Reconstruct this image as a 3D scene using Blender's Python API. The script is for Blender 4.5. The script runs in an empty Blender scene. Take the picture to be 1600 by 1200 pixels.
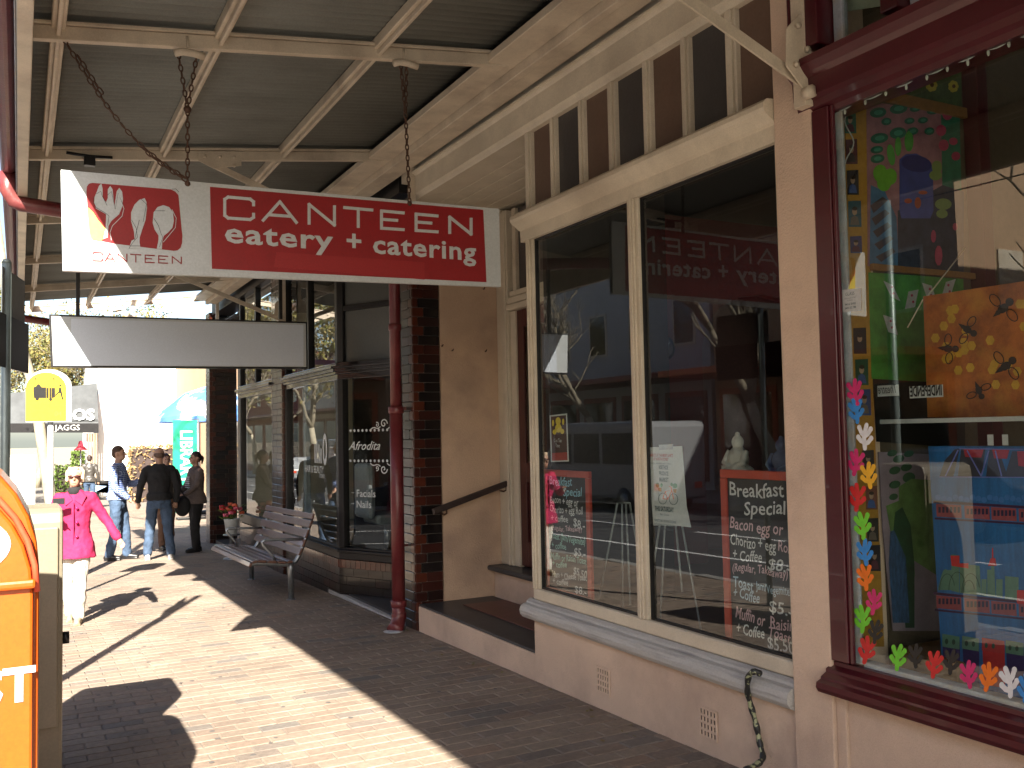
import bpy, bmesh, math, random
from mathutils import Vector, Matrix
random.seed(7)
SC = bpy.context.scene
COL = SC.collection
R = math.radians

# ---------------------------------------------------------------- camera
FPX = 1450.0
CZ = 1.62
YAW, PITCH, ROLL = R(28.0), R(2.95), 0.02
_F = Vector((math.sin(YAW)*math.cos(PITCH), math.cos(YAW)*math.cos(PITCH), math.sin(PITCH)))
_R = Vector((math.cos(YAW), -math.sin(YAW), 0))
_U = _R.cross(_F)
_RR = _R*math.cos(ROLL) - _U*math.sin(ROLL)
_UU = _U*math.cos(ROLL) + _R*math.sin(ROLL)
cam_d = bpy.data.cameras.new('camera')
cam_d.sensor_width = 36.0
cam_d.lens = FPX/1600*36
cam_d.clip_start = 0.05
cam_d.clip_end = 2000
cam = bpy.data.objects.new('camera', cam_d)
COL.objects.link(cam)
m = Matrix((( _RR.x, _UU.x, -_F.x, 0), (_RR.y, _UU.y, -_F.y, 0), (_RR.z, _UU.z, -_F.z, CZ), (0, 0, 0, 1)))
cam.matrix_world = m
SC.camera = cam

# ---------------------------------------------------------------- sky, sun, exposure
SUN_EL, SUN_AZ = R(34.8), R(203.5)
w = bpy.data.worlds.new('World'); SC.world = w; w.use_nodes = True
nt = w.node_tree
bg = nt.nodes['Background']
sky = nt.nodes.new('ShaderNodeTexSky')
sky.sky_type = 'NISHITA'; sky.sun_disc = False
sky.sun_elevation = SUN_EL; sky.sun_rotation = SUN_AZ
sky.air_density = 1.0; sky.dust_density = 1.6; sky.ozone_density = 1.0
nt.links.new(sky.outputs[0], bg.inputs[0]); bg.inputs[1].default_value = 0.06
ld = bpy.data.lights.new('sun', 'SUN'); ld.energy = 5.0; ld.angle = R(0.53); ld.color = (1.0, 0.93, 0.80)
sun = bpy.data.objects.new('sun', ld); COL.objects.link(sun)
sd = Vector((-math.sin(SUN_AZ)*math.cos(SUN_EL), -math.cos(SUN_AZ)*math.cos(SUN_EL), -math.sin(SUN_EL)))
sun.rotation_euler = sd.to_track_quat('-Z', 'Y').to_euler()
SC.view_settings.view_transform = 'Standard'
SC.view_settings.look = 'None'
SC.view_settings.exposure = 2.35
SC.view_settings.gamma = 1.0
SC.view_settings.use_curve_mapping = False
SC.render.engine = 'CYCLES'
SC.cycles.max_bounces = 10
SC.cycles.transparent_max_bounces = 24
SC.cycles.sample_clamp_indirect = 8

# ---------------------------------------------------------------- layout helpers: a sight line meets a real plane
SLOPE = -0.018
CAM = Vector((0, 0, CZ))
def _ray(x, y):
    u, v = x-800, y-600
    return _F*FPX + _RR*u - _UU*v
def on_x(x, y, X): d = _ray(x, y); return CAM + d*(X/d.x)
def on_y(x, y, Y): d = _ray(x, y); return CAM + d*(Y/d.y)
def on_z(x, y, Z): d = _ray(x, y); return CAM + d*((Z-CZ)/d.z)
def gz(Y): return SLOPE*Y
def proj(p):
    q = Vector(p)-CAM; w_ = q.dot(_F)
    return (800+q.dot(_RR)/w_*FPX, 600-q.dot(_UU)/w_*FPX, w_)

# ---------------------------------------------------------------- materials
MATS = {}
def _new(name):
    mt = bpy.data.materials.new(name); mt.use_nodes = True
    n = mt.node_tree; return mt, n, n.nodes['Principled BSDF']
def _pos(n):
    return n.nodes.new('ShaderNodeNewGeometry').outputs['Position']
def _noise(n, scale, detail=4, vec=None, stretch=None):
    t = n.nodes.new('ShaderNodeTexNoise'); t.inputs['Scale'].default_value = scale
    t.inputs['Detail'].default_value = detail; t.inputs['Roughness'].default_value = 0.6
    v = vec if vec is not None else _pos(n)
    if stretch:
        mp = n.nodes.new('ShaderNodeMapping'); mp.inputs['Scale'].default_value = stretch
        n.links.new(v, mp.inputs[0]); v = mp.outputs[0]
    n.links.new(v, t.inputs['Vector'])
    return t.outputs['Fac']
def _ramp(n, fac, stops):
    r = n.nodes.new('ShaderNodeValToRGB'); e = r.color_ramp.elements
    e[0].position, e[0].color = stops[0][0], (*stops[0][1], 1)
    e[1].position, e[1].color = stops[-1][0], (*stops[-1][1], 1)
    for p, c in stops[1:-1]:
        k = e.new(p); k.color = (*c, 1)
    n.links.new(fac, r.inputs[0]); return r.outputs[0]
def _mix(n, fac, a, b, mode='MIX'):
    x = n.nodes.new('ShaderNodeMix'); x.data_type = 'RGBA'; x.blend_type = mode
    for i, val in ((0, fac), (6, a), (7, b)):
        if isinstance(val, (int, float)): x.inputs[i].default_value = val
        elif isinstance(val, tuple): x.inputs[i].default_value = (*val, 1)
        else: n.links.new(val, x.inputs[i])
    return x.outputs[2]
def sc(c, k): return tuple(min(1, v*k) for v in c)
def paint(name, col, rough=0.5, var=0.25, scale=6, bump=0.15, bscale=60, dirt=None, dirt_amt=0.35, dscale=2.5, stretch=None, metal=0, spec=0.5, coat=0):
    """paint/plaster/metal: large mottling + fine grain + dirt blotches, fine relief"""
    if name in MATS: return MATS[name]
    mt, n, b = _new(name)
    c = _ramp(n, _noise(n, scale, 5, stretch=stretch), [(0.3, sc(col, 1-var)), (0.7, sc(col, 1+var*0.5))])
    if dirt is not None:
        f = _ramp(n, _noise(n, dscale, 8, stretch=stretch), [(0.48, (0, 0, 0)), (0.72, (dirt_amt,)*3)])
        c = _mix(n, f, c, dirt)
    g = _ramp(n, _noise(n, bscale*3, 2), [(0.3, (0.86,)*3), (0.7, (1.0,)*3)])
    c = _mix(n, 1.0, c, g, 'MULTIPLY')
    n.links.new(c, b.inputs['Base Color'])
    b.inputs['Roughness'].default_value = rough; b.inputs['Metallic'].default_value = metal
    b.inputs['Specular IOR Level'].default_value = spec
    b.inputs['Coat Weight'].default_value = coat
    if bump:
        bp = n.nodes.new('ShaderNodeBump'); bp.inputs['Strength'].default_value = bump; bp.inputs['Distance'].default_value = 0.01
        n.links.new(_noise(n, bscale, 6, stretch=stretch), bp.inputs['Height']); n.links.new(bp.outputs[0], b.inputs['Normal'])
    MATS[name] = mt; return mt
def plain(name, col, rough=0.6, metal=0.0, spec=0.4):
    if name in MATS: return MATS[name]
    mt, n, b = _new(name)
    c = _ramp(n, _noise(n, 35, 3), [(0.3, sc(col, 0.85)), (0.7, sc(col, 1.06))])
    n.links.new(c, b.inputs['Base Color'])
    b.inputs['Roughness'].default_value = rough; b.inputs['Metallic'].default_value = metal
    b.inputs['Specular IOR Level'].default_value = spec
    MATS[name] = mt; return mt
def rand_mat(name, stops, rough=0.6, coat=0, bump=0.2, bscale=90, grain=0.25):
    """one colour per piece: works for single copies and for joined pieces"""
    if name in MATS: return MATS[name]
    mt, n, b = _new(name)
    gi = n.nodes.new('ShaderNodeNewGeometry'); oi = n.nodes.new('ShaderNodeObjectInfo')
    a = n.nodes.new('ShaderNodeMath'); a.operation = 'ADD'
    n.links.new(gi.outputs['Random Per Island'], a.inputs[0]); n.links.new(oi.outputs['Random'], a.inputs[1])
    f = n.nodes.new('ShaderNodeMath'); f.operation = 'FRACT'; n.links.new(a.outputs[0], f.inputs[0])
    c = _ramp(n, f.outputs[0], stops)
    g = _ramp(n, _noise(n, 30, 8), [(0.3, (1-grain,)*3), (0.7, (1.0,)*3)])
    c = _mix(n, 1.0, c, g, 'MULTIPLY')
    g2 = _ramp(n, _noise(n, 1.3, 5), [(0.35, (0.72,)*3), (0.65, (1.0,)*3)])
    c = _mix(n, 1.0, c, g2, 'MULTIPLY')
    n.links.new(c, b.inputs['Base Color']); b.inputs['Roughness'].default_value = rough
    b.inputs['Coat Weight'].default_value = coat; b.inputs['Coat Roughness'].default_value = 0.08
    bp = n.nodes.new('ShaderNodeBump'); bp.inputs['Strength'].default_value = bump; bp.inputs['Distance'].default_value = 0.004
    n.links.new(_noise(n, bscale, 5), bp.inputs['Height']); n.links.new(bp.outputs[0], b.inputs['Normal'])
    MATS[name] = mt; return mt
def glass(name, tint=(0.92, 0.95, 0.93), ior=1.7, rough=0.0, base=0.0):
    if name in MATS: return MATS[name]
    mt = bpy.data.materials.new(name); mt.use_nodes = True; n = mt.node_tree; n.nodes.clear()
    out = n.nodes.new('ShaderNodeOutputMaterial'); mx = n.nodes.new('ShaderNodeMixShader')
    tr = n.nodes.new('ShaderNodeBsdfTransparent'); gl = n.nodes.new('ShaderNodeBsdfGlossy'); fr = n.nodes.new('ShaderNodeFresnel')
    tr.inputs[0].default_value = (*tint, 1); gl.inputs['Roughness'].default_value = rough
    gl.inputs['Color'].default_value = (0.95, 0.97, 1, 1)
    fr.inputs[0].default_value = ior
    ad = n.nodes.new('ShaderNodeMath'); ad.operation = 'ADD'; ad.inputs[1].default_value = base; ad.use_clamp = True
    n.links.new(fr.outputs[0], ad.inputs[0])
    gm = n.nodes.new('ShaderNodeNewGeometry'); iv = n.nodes.new('ShaderNodeMath'); iv.operation = 'SUBTRACT'; iv.inputs[0].default_value = 1.0
    ml = n.nodes.new('ShaderNodeMath'); ml.operation = 'MULTIPLY'          # the pane reflects once, on the face the light enters by
    n.links.new(gm.outputs['Backfacing'], iv.inputs[1]); n.links.new(ad.outputs[0], ml.inputs[0]); n.links.new(iv.outputs[0], ml.inputs[1])
    n.links.new(ml.outputs[0], mx.inputs[0])
    bp = n.nodes.new('ShaderNodeBump'); bp.inputs['Strength'].default_value = 0.03; bp.inputs['Distance'].default_value = 0.01
    n.links.new(_noise(n, 1.6, 1), bp.inputs['Height']); n.links.new(bp.outputs[0], gl.inputs['Normal'])
    n.links.new(tr.outputs[0], mx.inputs[1]); n.links.new(gl.outputs[0], mx.inputs[2]); n.links.new(mx.outputs[0], out.inputs[0])
    MATS[name] = mt; return mt

M = {}
M['cream'] = paint('cream_paint', (0.68, 0.60, 0.47), 0.55, 0.16, 5, 0.25, 45, dirt=(0.22, 0.17, 0.12), dirt_amt=0.5)
M['cream_beam'] = paint('beam_paint', (0.64, 0.545, 0.42), 0.5, 0.15, 4, 0.15, 40, dirt=(0.16, 0.10, 0.07), dirt_amt=0.45)
M['sill'] = paint('sill_paint', (0.56, 0.55, 0.53), 0.5, 0.2, 3, 0.5, 30, dirt=(0.15, 0.14, 0.15), dirt_amt=0.7, stretch=(8, 1, 14), dscale=3)
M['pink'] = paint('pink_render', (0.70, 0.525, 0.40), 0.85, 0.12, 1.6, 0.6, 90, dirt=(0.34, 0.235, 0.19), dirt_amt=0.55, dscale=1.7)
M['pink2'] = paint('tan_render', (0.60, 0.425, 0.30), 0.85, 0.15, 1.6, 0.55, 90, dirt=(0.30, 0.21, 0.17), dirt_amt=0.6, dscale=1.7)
M['maroon'] = paint('maroon_paint', (0.075, 0.008, 0.014), 0.28, 0.2, 4, 0.1, 40, dirt=(0.07, 0.02, 0.02), dirt_amt=0.3, coat=0.2)
M['maroon_pipe'] = paint('maroon_pipe_paint', (0.15, 0.022, 0.026), 0.35, 0.25, 7, 0.2, 50, dirt=(0.25, 0.12, 0.10), dirt_amt=0.35)
M['roof'] = paint('roof_sheet', (0.20, 0.205, 0.185), 0.75, 0.12, 2, 0.1, 30, dirt=(0.10, 0.09, 0.08), dirt_amt=0.35, stretch=(0.7, 1.4, 1))
M['black'] = paint('black_paint', (0.016, 0.015, 0.016), 0.38, 0.3, 5, 0.1, 40, spec=0.35)
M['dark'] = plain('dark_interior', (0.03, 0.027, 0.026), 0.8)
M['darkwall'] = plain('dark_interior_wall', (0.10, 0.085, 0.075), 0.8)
M['white'] = paint('white_sign_paint', (0.50, 0.525, 0.53), 0.4, 0.06, 4, 0.05, 30, dirt=(0.45, 0.45, 0.42), dirt_amt=0.3)
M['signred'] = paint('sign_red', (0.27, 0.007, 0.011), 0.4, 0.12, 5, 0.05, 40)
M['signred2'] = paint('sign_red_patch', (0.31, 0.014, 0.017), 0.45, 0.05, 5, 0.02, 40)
M['grey'] = paint('blank_grey', (0.60, 0.65, 0.72), 0.5, 0.02, 4, 0)
M['chain'] = plain('rusty_chain', (0.10, 0.055, 0.038), 0.6, 0.5)
M['steel'] = paint('cast_aluminium', (0.30, 0.32, 0.34), 0.35, 0.2, 12, 0.2, 60, metal=0.75)
M['slat'] = paint('brown_slat', (0.13, 0.055, 0.035), 0.38, 0.25, 5, 0.3, 40, stretch=(14, 1.5, 14), coat=0.2)
M['timber'] = paint('dark_timber', (0.045, 0.028, 0.024), 0.5, 0.3, 5, 0.3, 40)
M['doorwood'] = paint('maroon_door', (0.075, 0.018, 0.016), 0.4, 0.3, 5, 0.2, 40)
M['brick'] = rand_mat('glazed_brick', [(0.0, (0.006, 0.004, 0.005)), (0.5, (0.010, 0.006, 0.006)), (0.70, (0.025, 0.007, 0.006)), (0.88, (0.055, 0.011, 0.007)), (1.0, (0.014, 0.007, 0.006))], 0.3, 0.6, 0.25, 60)
M['cornerbrick'] = rand_mat('corner_glazed_brick', [(0.0, (0.03, 0.008, 0.007)), (0.5, (0.12, 0.026, 0.011)), (1.0, (0.06, 0.012, 0.008))], 0.28, 0.6, 0.25, 60)
M['mortar'] = paint('pale_mortar', (0.20, 0.18, 0.165), 0.9, 0.2, 20, 0.4, 90)
M['joint'] = paint('sand_joint', (0.21, 0.185, 0.16), 0.95, 0.2, 30, 0.4, 120)
M['paver'] = rand_mat('clay_paver', [(0.0, (0.26, 0.195, 0.15)), (0.3, (0.29, 0.225, 0.175)), (0.6, (0.305, 0.24, 0.185)), (0.8, (0.27, 0.20, 0.155)), (0.9, (0.20, 0.175, 0.155)), (1.0, (0.31, 0.215, 0.155))], 0.85, 0, 0.5, 140, 0.3)
M['asphalt'] = paint('asphalt', (0.055, 0.055, 0.058), 0.9, 0.25, 3, 0.5, 150)
M['kerb'] = paint('kerb_stone', (0.30, 0.29, 0.27), 0.85, 0.2, 6, 0.4, 80)
M['paintline'] = plain('road_line_paint', (0.72, 0.72, 0.70), 0.7)
M['tile'] = paint('dark_step_tile', (0.05, 0.05, 0.052), 0.45, 0.25, 6, 0.2, 60)
M['redtile'] = paint('red_step_tile', (0.12, 0.035, 0.028), 0.4, 0.25, 6, 0.2, 60)
M['glass'] = glass('shop_glass', ior=1.62, base=0.0)
M['darkglass'] = glass('tinted_glass', tint=(0.35, 0.35, 0.35), ior=1.6)
M['leadbrown'] = glass('brown_obscure_glass', tint=(0.30, 0.17, 0.11), ior=1.35, rough=0.5)
M['obscure_brown'] = paint('brown_painted_glass', (0.15, 0.095, 0.07), 0.35, 0.15, 3, 0.15, 25)
M['obscure_dark'] = paint('grey_painted_glass', (0.065, 0.06, 0.06), 0.3, 0.15, 3, 0.15, 25)
M['orange'] = paint('orange_paint', (0.44, 0.075, 0.005), 0.35, 0.07, 3, 0.05, 30, dirt=(0.33, 0.06, 0.006), dirt_amt=0.4)
M['redorange'] = plain('red_edge', (0.6, 0.07, 0.03), 0.4)
M['boxcream'] = paint('cream_box_paint', (0.21, 0.18, 0.13), 0.4, 0.08, 3, 0.05, 30, dirt=(0.35, 0.28, 0.2), dirt_amt=0.3)
M['yellow'] = plain('yellow_plate', (0.50, 0.37, 0.02), 0.4)
M['green_pole'] = paint('galvanised_pole', (0.24, 0.29, 0.28), 0.4, 0.2, 9, 0.1, 50, metal=0.3)
M['bluewhite'] = paint('peeling_blue_white', (0.42, 0.45, 0.50), 0.7, 0.25, 10, 0.6, 30, dirt=(0.5, 0.4, 0.3), dirt_amt=0.8, dscale=9)
M['wallwhite'] = paint('white_render', (0.80, 0.79, 0.76), 0.8, 0.05, 1, 0.2, 30, dirt=(0.6, 0.56, 0.5), dirt_amt=0.25, dscale=1)
M['beigewall'] = paint('beige_render', (0.46, 0.31, 0.19), 0.85, 0.08, 1, 0.2, 30)
M['greywall'] = paint('grey_render', (0.48, 0.49, 0.50), 0.85, 0.1, 1, 0.2, 30)
M['brickred'] = paint('far_brick', (0.30, 0.10, 0.07), 0.85, 0.2, 3, 0.3, 30)
M['hedge'] = paint('hedge_leaf', (0.10, 0.16, 0.02), 0.7, 0.5, 5, 0.2, 20)
M['bark'] = paint('plane_bark', (0.34, 0.30, 0.22), 0.85, 0.35, 6, 0.5, 30, dirt=(0.2, 0.19, 0.13), dirt_amt=0.7, dscale=5)
M['leafy'] = rand_mat('dry_leaves', [(0, (0.16, 0.14, 0.03)), (0.5, (0.24, 0.18, 0.05)), (1, (0.12, 0.15, 0.03))], 0.7, 0, 0.0)

# ---------------------------------------------------------------- mesh builders
def wloc(o):
    v = Vector((0, 0, 0))
    while o is not None:
        v += o.location; o = o.parent
    return v
def tag(o, label=None, cat=None, group=None, kind=None):
    if label: o['label'] = label
    if cat: o['category'] = cat
    if group: o['group'] = group
    if kind: o['kind'] = kind
    return o
def empty(name, loc, label, cat, group=None, rz=0):
    o = bpy.data.objects.new(name, None); COL.objects.link(o)
    o.location = loc; o.rotation_euler = (0, 0, rz); o.empty_display_size = 0.2
    return tag(o, label, cat, group)
def copy_tree(o, parent=None):
    c = o.copy(); COL.objects.link(c); c.parent = parent
    for ch in o.children: copy_tree(ch, c)
    return c

class MB:
    def __init__(s): s.v = []; s.f = []; s.smooth = []
    def add(s, vs, fs, smooth=False):
        k = len(s.v); s.v += [tuple(v) for v in vs]
        s.f += [tuple(i+k for i in f) for f in fs]; s.smooth += [smooth]*len(fs)
        return s
    def box(s, x0, x1, y0, y1, z0, z1):
        vs = [(x0,y0,z0),(x1,y0,z0),(x1,y1,z0),(x0,y1,z0),(x0,y0,z1),(x1,y0,z1),(x1,y1,z1),(x0,y1,z1)]
        return s.add(vs, [(0,3,2,1),(4,5,6,7),(0,1,5,4),(1,2,6,5),(2,3,7,6),(3,0,4,7)])
    def bevbox(s, x0, x1, y0, y1, z0, z1, b=0.004):
        bm = bmesh.new(); bmesh.ops.create_cube(bm, size=1)
        for v in bm.verts:
            v.co = Vector(((x0+x1)/2+v.co.x*(x1-x0), (y0+y1)/2+v.co.y*(y1-y0), (z0+z1)/2+v.co.z*(z1-z0)))
        bmesh.ops.bevel(bm, geom=bm.edges[:], offset=b, segments=2, affect='EDGES', profile=0.6)
        bm.verts.index_update()
        s.add([v.co[:] for v in bm.verts], [tuple(v.index for v in f.verts) for f in bm.faces]); bm.free(); return s
    def prism(s, poly, a, b, axis='y'):
        """poly: 2D outline; extruded from a to b along axis.  axis y: (x,z); x: (y,z); z: (x,y)"""
        n = len(poly)
        def mk(p, t):
            return {'y': (p[0], t, p[1]), 'x': (t, p[0], p[1]), 'z': (p[0], p[1], t)}[axis]
        vs = [mk(p, a) for p in poly]+[mk(p, b) for p in poly]
        fs = [tuple(range(n))[::-1], tuple(range(n, 2*n))]+[(i, (i+1) % n, (i+1) % n+n, i+n) for i in range(n)]
        return s.add(vs, fs)
    def slab(s, pts, n, t):
        """planar polygon given by 3-D points, thickened by t along n"""
        n = Vector(n).normalized()*t; k = len(pts)
        vs = [tuple(Vector(p)) for p in pts]+[tuple(Vector(p)+n) for p in pts]
        fs = [tuple(range(k))[::-1], tuple(range(k, 2*k))]+[(i, (i+1) % k, (i+1) % k+k, i+k) for i in range(k)]
        return s.add(vs, fs)
    def tube(s, pts, r, seg=10, cap=True, smooth=True):
        pts = [Vector(p) for p in pts]; n = len(pts)
        rs = r if isinstance(r, (list, tuple)) else [r]*n
        up = Vector((0, 0, 1)); rings = []
        t0 = (pts[1]-pts[0]).normalized()
        a = t0.cross(up if abs(t0.z) < 0.9 else Vector((1, 0, 0))).normalized()
        for i in range(n):
            t = (pts[min(i+1, n-1)]-pts[max(i-1, 0)]).normalized()
            a = (a-t*a.dot(t)).normalized(); b = t.cross(a)
            rings.append([pts[i]+(a*math.cos(2*math.pi*k/seg)+b*math.sin(2*math.pi*k/seg))*rs[i] for k in range(seg)])
        vs = [v for rg in rings for v in rg]; fs = []
        for i in range(n-1):
            for k in range(seg):
                k2 = (k+1) % seg; fs.append((i*seg+k, i*seg+k2, (i+1)*seg+k2, (i+1)*seg+k))
        if cap: fs += [tuple(range(seg))[::-1], tuple((n-1)*seg+k for k in range(seg))]
        return s.add(vs, fs, smooth)
    def lathe(s, prof, c=(0, 0, 0), seg=16):
        vs = []; fs = []
        for r, z in prof:
            for k in range(seg):
                a = 2*math.pi*k/seg; vs.append((c[0]+r*math.cos(a), c[1]+r*math.sin(a), c[2]+z))
        for i in range(len(prof)-1):
            for k in range(seg):
                k2 = (k+1) % seg; fs.append((i*seg+k, i*seg+k2, (i+1)*seg+k2, (i+1)*seg+k))
        fs += [tuple(range(seg))[::-1], tuple((len(prof)-1)*seg+k for k in range(seg))]
        return s.add(vs, fs, True)
    def ball(s, c, r, seg=12, rings=8):
        rr = r if isinstance(r, (tuple, list)) else (r, r, r); vs = [(c[0], c[1], c[2]-rr[2])]; fs = []
        for i in range(1, rings):
            t = math.pi*i/rings
            for k in range(seg):
                a = 2*math.pi*k/seg
                vs.append((c[0]+rr[0]*math.sin(t)*math.cos(a), c[1]+rr[1]*math.sin(t)*math.sin(a), c[2]-rr[2]*math.cos(t)))
        vs.append((c[0], c[1], c[2]+rr[2])); L = len(vs)-1
        for k in range(seg):
            fs.append((0, 1+(k+1) % seg, 1+k)); fs.append((L, L-seg+k, L-seg+(k+1) % seg))
        for i in range(rings-2):
            for k in range(seg):
                a = 1+i*seg+k; b = 1+i*seg+(k+1) % seg; fs.append((a, b, b+seg, a+seg))
        return s.add(vs, fs, True)
    def build(s, name, mat, parent=None, local=False, bevel=None, mesh_name=None):
        off = Vector((0, 0, 0)); loc = None
        if parent is not None:
            if not local: off = wloc(parent)
        elif not local and s.v:
            xs, ys, zs = zip(*s.v)
            off = Vector(((min(xs)+max(xs))/2, (min(ys)+max(ys))/2, min(zs))); loc = off
        me = bpy.data.meshes.new(mesh_name or name)
        me.from_pydata([(v[0]-off.x, v[1]-off.y, v[2]-off.z) for v in s.v], [], s.f)
        me.polygons.foreach_set('use_smooth', s.smooth)
        me.materials.append(M[mat] if isinstance(mat, str) else mat)
        me.update()
        bm = bmesh.new(); bm.from_mesh(me); bmesh.ops.recalc_face_normals(bm, faces=bm.faces); bm.to_mesh(me); bm.free()
        o = bpy.data.objects.new(name, me); COL.objects.link(o)
        if loc is not None: o.location = loc
        if parent is not None: o.parent = parent
        if bevel:
            md = o.modifiers.new('bevel', 'BEVEL'); md.width = bevel; md.segments = 2; md.limit_method = 'ANGLE'; md.angle_limit = R(40)
        return o
def bx(name, mat, parent, x0, x1, y0, y1, z0, z1, bevel=0.004):
    return MB().box(x0, x1, y0, y1, z0, z1).build(name, mat, parent, bevel=bevel)

def flat_polys(name, polys, plane, mat, parent, n, t=0.0015, off=0.0):
    """flat print: outlines laid on a plane (plane maps 2-D to 3-D), with a paper's thickness"""
    mb = MB(); nn = Vector(n).normalized()
    for i, p in enumerate(polys):
        mb.slab([plane(*q)+nn*(off+i*1.5e-5) for q in p], n, t)
    return mb.build(name, mat, parent)
def disc(cx, cy, rx, ry=None, k=16, rot=0):
    ry = ry or rx; out = []
    for i in range(k):
        a = 2*math.pi*i/k; x = rx*math.cos(a); y = ry*math.sin(a)
        out.append((cx+x*math.cos(rot)-y*math.sin(rot), cy+x*math.sin(rot)+y*math.cos(rot)))
    return out
def stroke(pts, wd):
    """a 2-D polyline as a strip outline"""
    L = []; Rr = []; n = len(pts)
    for i in range(n):
        a = Vector(pts[max(i-1, 0)]); b = Vector(pts[min(i+1, n-1)]); d = (b-a)
        if d.length < 1e-9: d = Vector((1, 0))
        d.normalize(); q = Vector((-d.y, d.x))*(wd/2); p = Vector(pts[i])
        L.append(tuple(p+q)); Rr.append(tuple(p-q))
    return [[L[i], L[i+1], Rr[i+1], Rr[i]] for i in range(n-1)]

_DG = None
def text_mesh(items, name, mat, parent, origin, U, V, n, depth=0.001, off=0.001):
    """items: (string, u, v, size, opts).  Letters as real thin geometry on the plane origin+u*U+v*V"""
    U = Vector(U).normalized(); V = Vector(V).normalized(); N = Vector(n).normalized(); mb = MB()
    for it in items:
        s, u0, v0, size = it[:4]; op = it[4] if len(it) > 4 else {}
        cu = bpy.data.curves.new('t', 'FONT'); cu.body = s; cu.size = size; cu.align_x = op.get('align', 'LEFT')
        cu.offset = op.get('bold', 0)*size; cu.shear = op.get('shear', 0); cu.space_character = op.get('space', 1.0)
        cu.resolution_u = 2; cu.fill_mode = 'FRONT'
        o = bpy.data.objects.new('t', cu); COL.objects.link(o)
        bpy.context.view_layer.update()
        me = bpy.data.meshes.new_from_object(o.evaluated_get(bpy.context.evaluated_depsgraph_get()))
        xs = op.get('xs', 1.0)
        if op.get('w') and len(me.vertices):
            ws = [v.co.x for v in me.vertices]; xs = op['w']/max(1e-6, max(ws)-min(ws))
        rot = op.get('rot', 0); fx = op.get('fx')
        vs = []
        for v in me.vertices:
            x, y = v.co.x*xs, v.co.y
            if fx: x, y = fx(x, y)
            x, y = x*math.cos(rot)-y*math.sin(rot), x*math.sin(rot)+y*math.cos(rot)
            vs.append(Vector(origin)+U*(u0+x)+V*(v0+y)+N*(off+depth))
        mb.add(vs, [tuple(p.vertices) for p in me.polygons])
        bpy.data.objects.remove(o); bpy.data.curves.remove(cu); bpy.data.meshes.remove(me)
    # thin film standing 'off+depth' proud of its board
    return mb.build(name, mat, parent)
def wobble(seed, amt):
    r = random.Random(seed); a, b, c = r.random()*6, r.random()*6, r.random()*6
    return lambda x, y: (x+amt*math.sin(y*38+a), y+amt*1.3*math.sin(x*13+b)+amt*math.sin(x*41+c))
# ================================================================= GROUND
def sloped(mb_fn=None): pass
def slope_sheet(name, mat, x0, x1, ys, dz, kind='structure', th=0.25, flat_after=200):
    mb = MB(); n = len(ys)
    zt = [gz(min(max(y, -60), flat_after))+dz for y in ys]
    vs = []
    for y, z in zip(ys, zt): vs += [(x0, y, z), (x1, y, z), (x1, y, z-th), (x0, y, z-th)]
    fs = []
    for i in range(n-1):
        for k in range(4):
            k2 = (k+1) % 4; fs.append((i*4+k, i*4+k2, i*4+4+k2, i*4+4+k))
    fs += [(0, 1, 2, 3), tuple(n*4-4+k for k in (3, 2, 1, 0))]
    o = mb.add(vs, fs).build(name, mat); o['kind'] = kind; return o
YR = [-60, -30, 0, 30, 60, 100, 200]
gr = slope_sheet('ground', paint('bare_ground', (0.30, 0.25, 0.18), 0.9, 0.2, 0.5), -300, 300, [-300, -60, 0, 60, 100, 200, 900], -0.45)
pav = slope_sheet('pavement', 'joint', -0.82, 14.0, [-12, 0, 10, 20, 40, 60, 90, 200], -0.009)
road = slope_sheet('road', 'asphalt', -9.4, -0.98, [-60, 0, 30, 60, 100, 200], -0.14)
opp = slope_sheet('far_pavement', 'kerb', -14.0, -9.55, [-60, 0, 30, 60, 100, 200], -0.01)
kb = MB()
for (kx0, kx1) in ((-0.97, -0.825), (-9.55, -9.41)):
    y = -12
    while y < 60:
        z = gz(y+0.5); kb.box(kx0, kx1, y+0.004, y+0.996, z-0.2, z+random.uniform(-0.003, 0.003)); y += 1
k_ = kb.build('kerb', 'kerb'); k_['kind'] = 'structure'
lm = MB()
for y0 in range(-12, 60, 1):
    for (a, b) in ((-3.05, -2.95),):
        lm.add([(a, y0, gz(y0)-0.136), (b, y0, gz(y0)-0.136), (b, y0+1, gz(y0+1)-0.136), (a, y0+1, gz(y0+1)-0.136)], [(0, 1, 2, 3)])
for y0 in range(-12, 60, 4):
    a, b = -5.3, -5.18
    lm.add([(a, y0, gz(y0)-0.136), (b, y0, gz(y0)-0.136), (b, y0+2.4, gz(y0+2.4)-0.136), (a, y0+2.4, gz(y0+2.4)-0.136)], [(0, 1, 2, 3)])
l_ = lm.build('road_marking', 'paintline'); l_['kind'] = 'structure'

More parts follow.
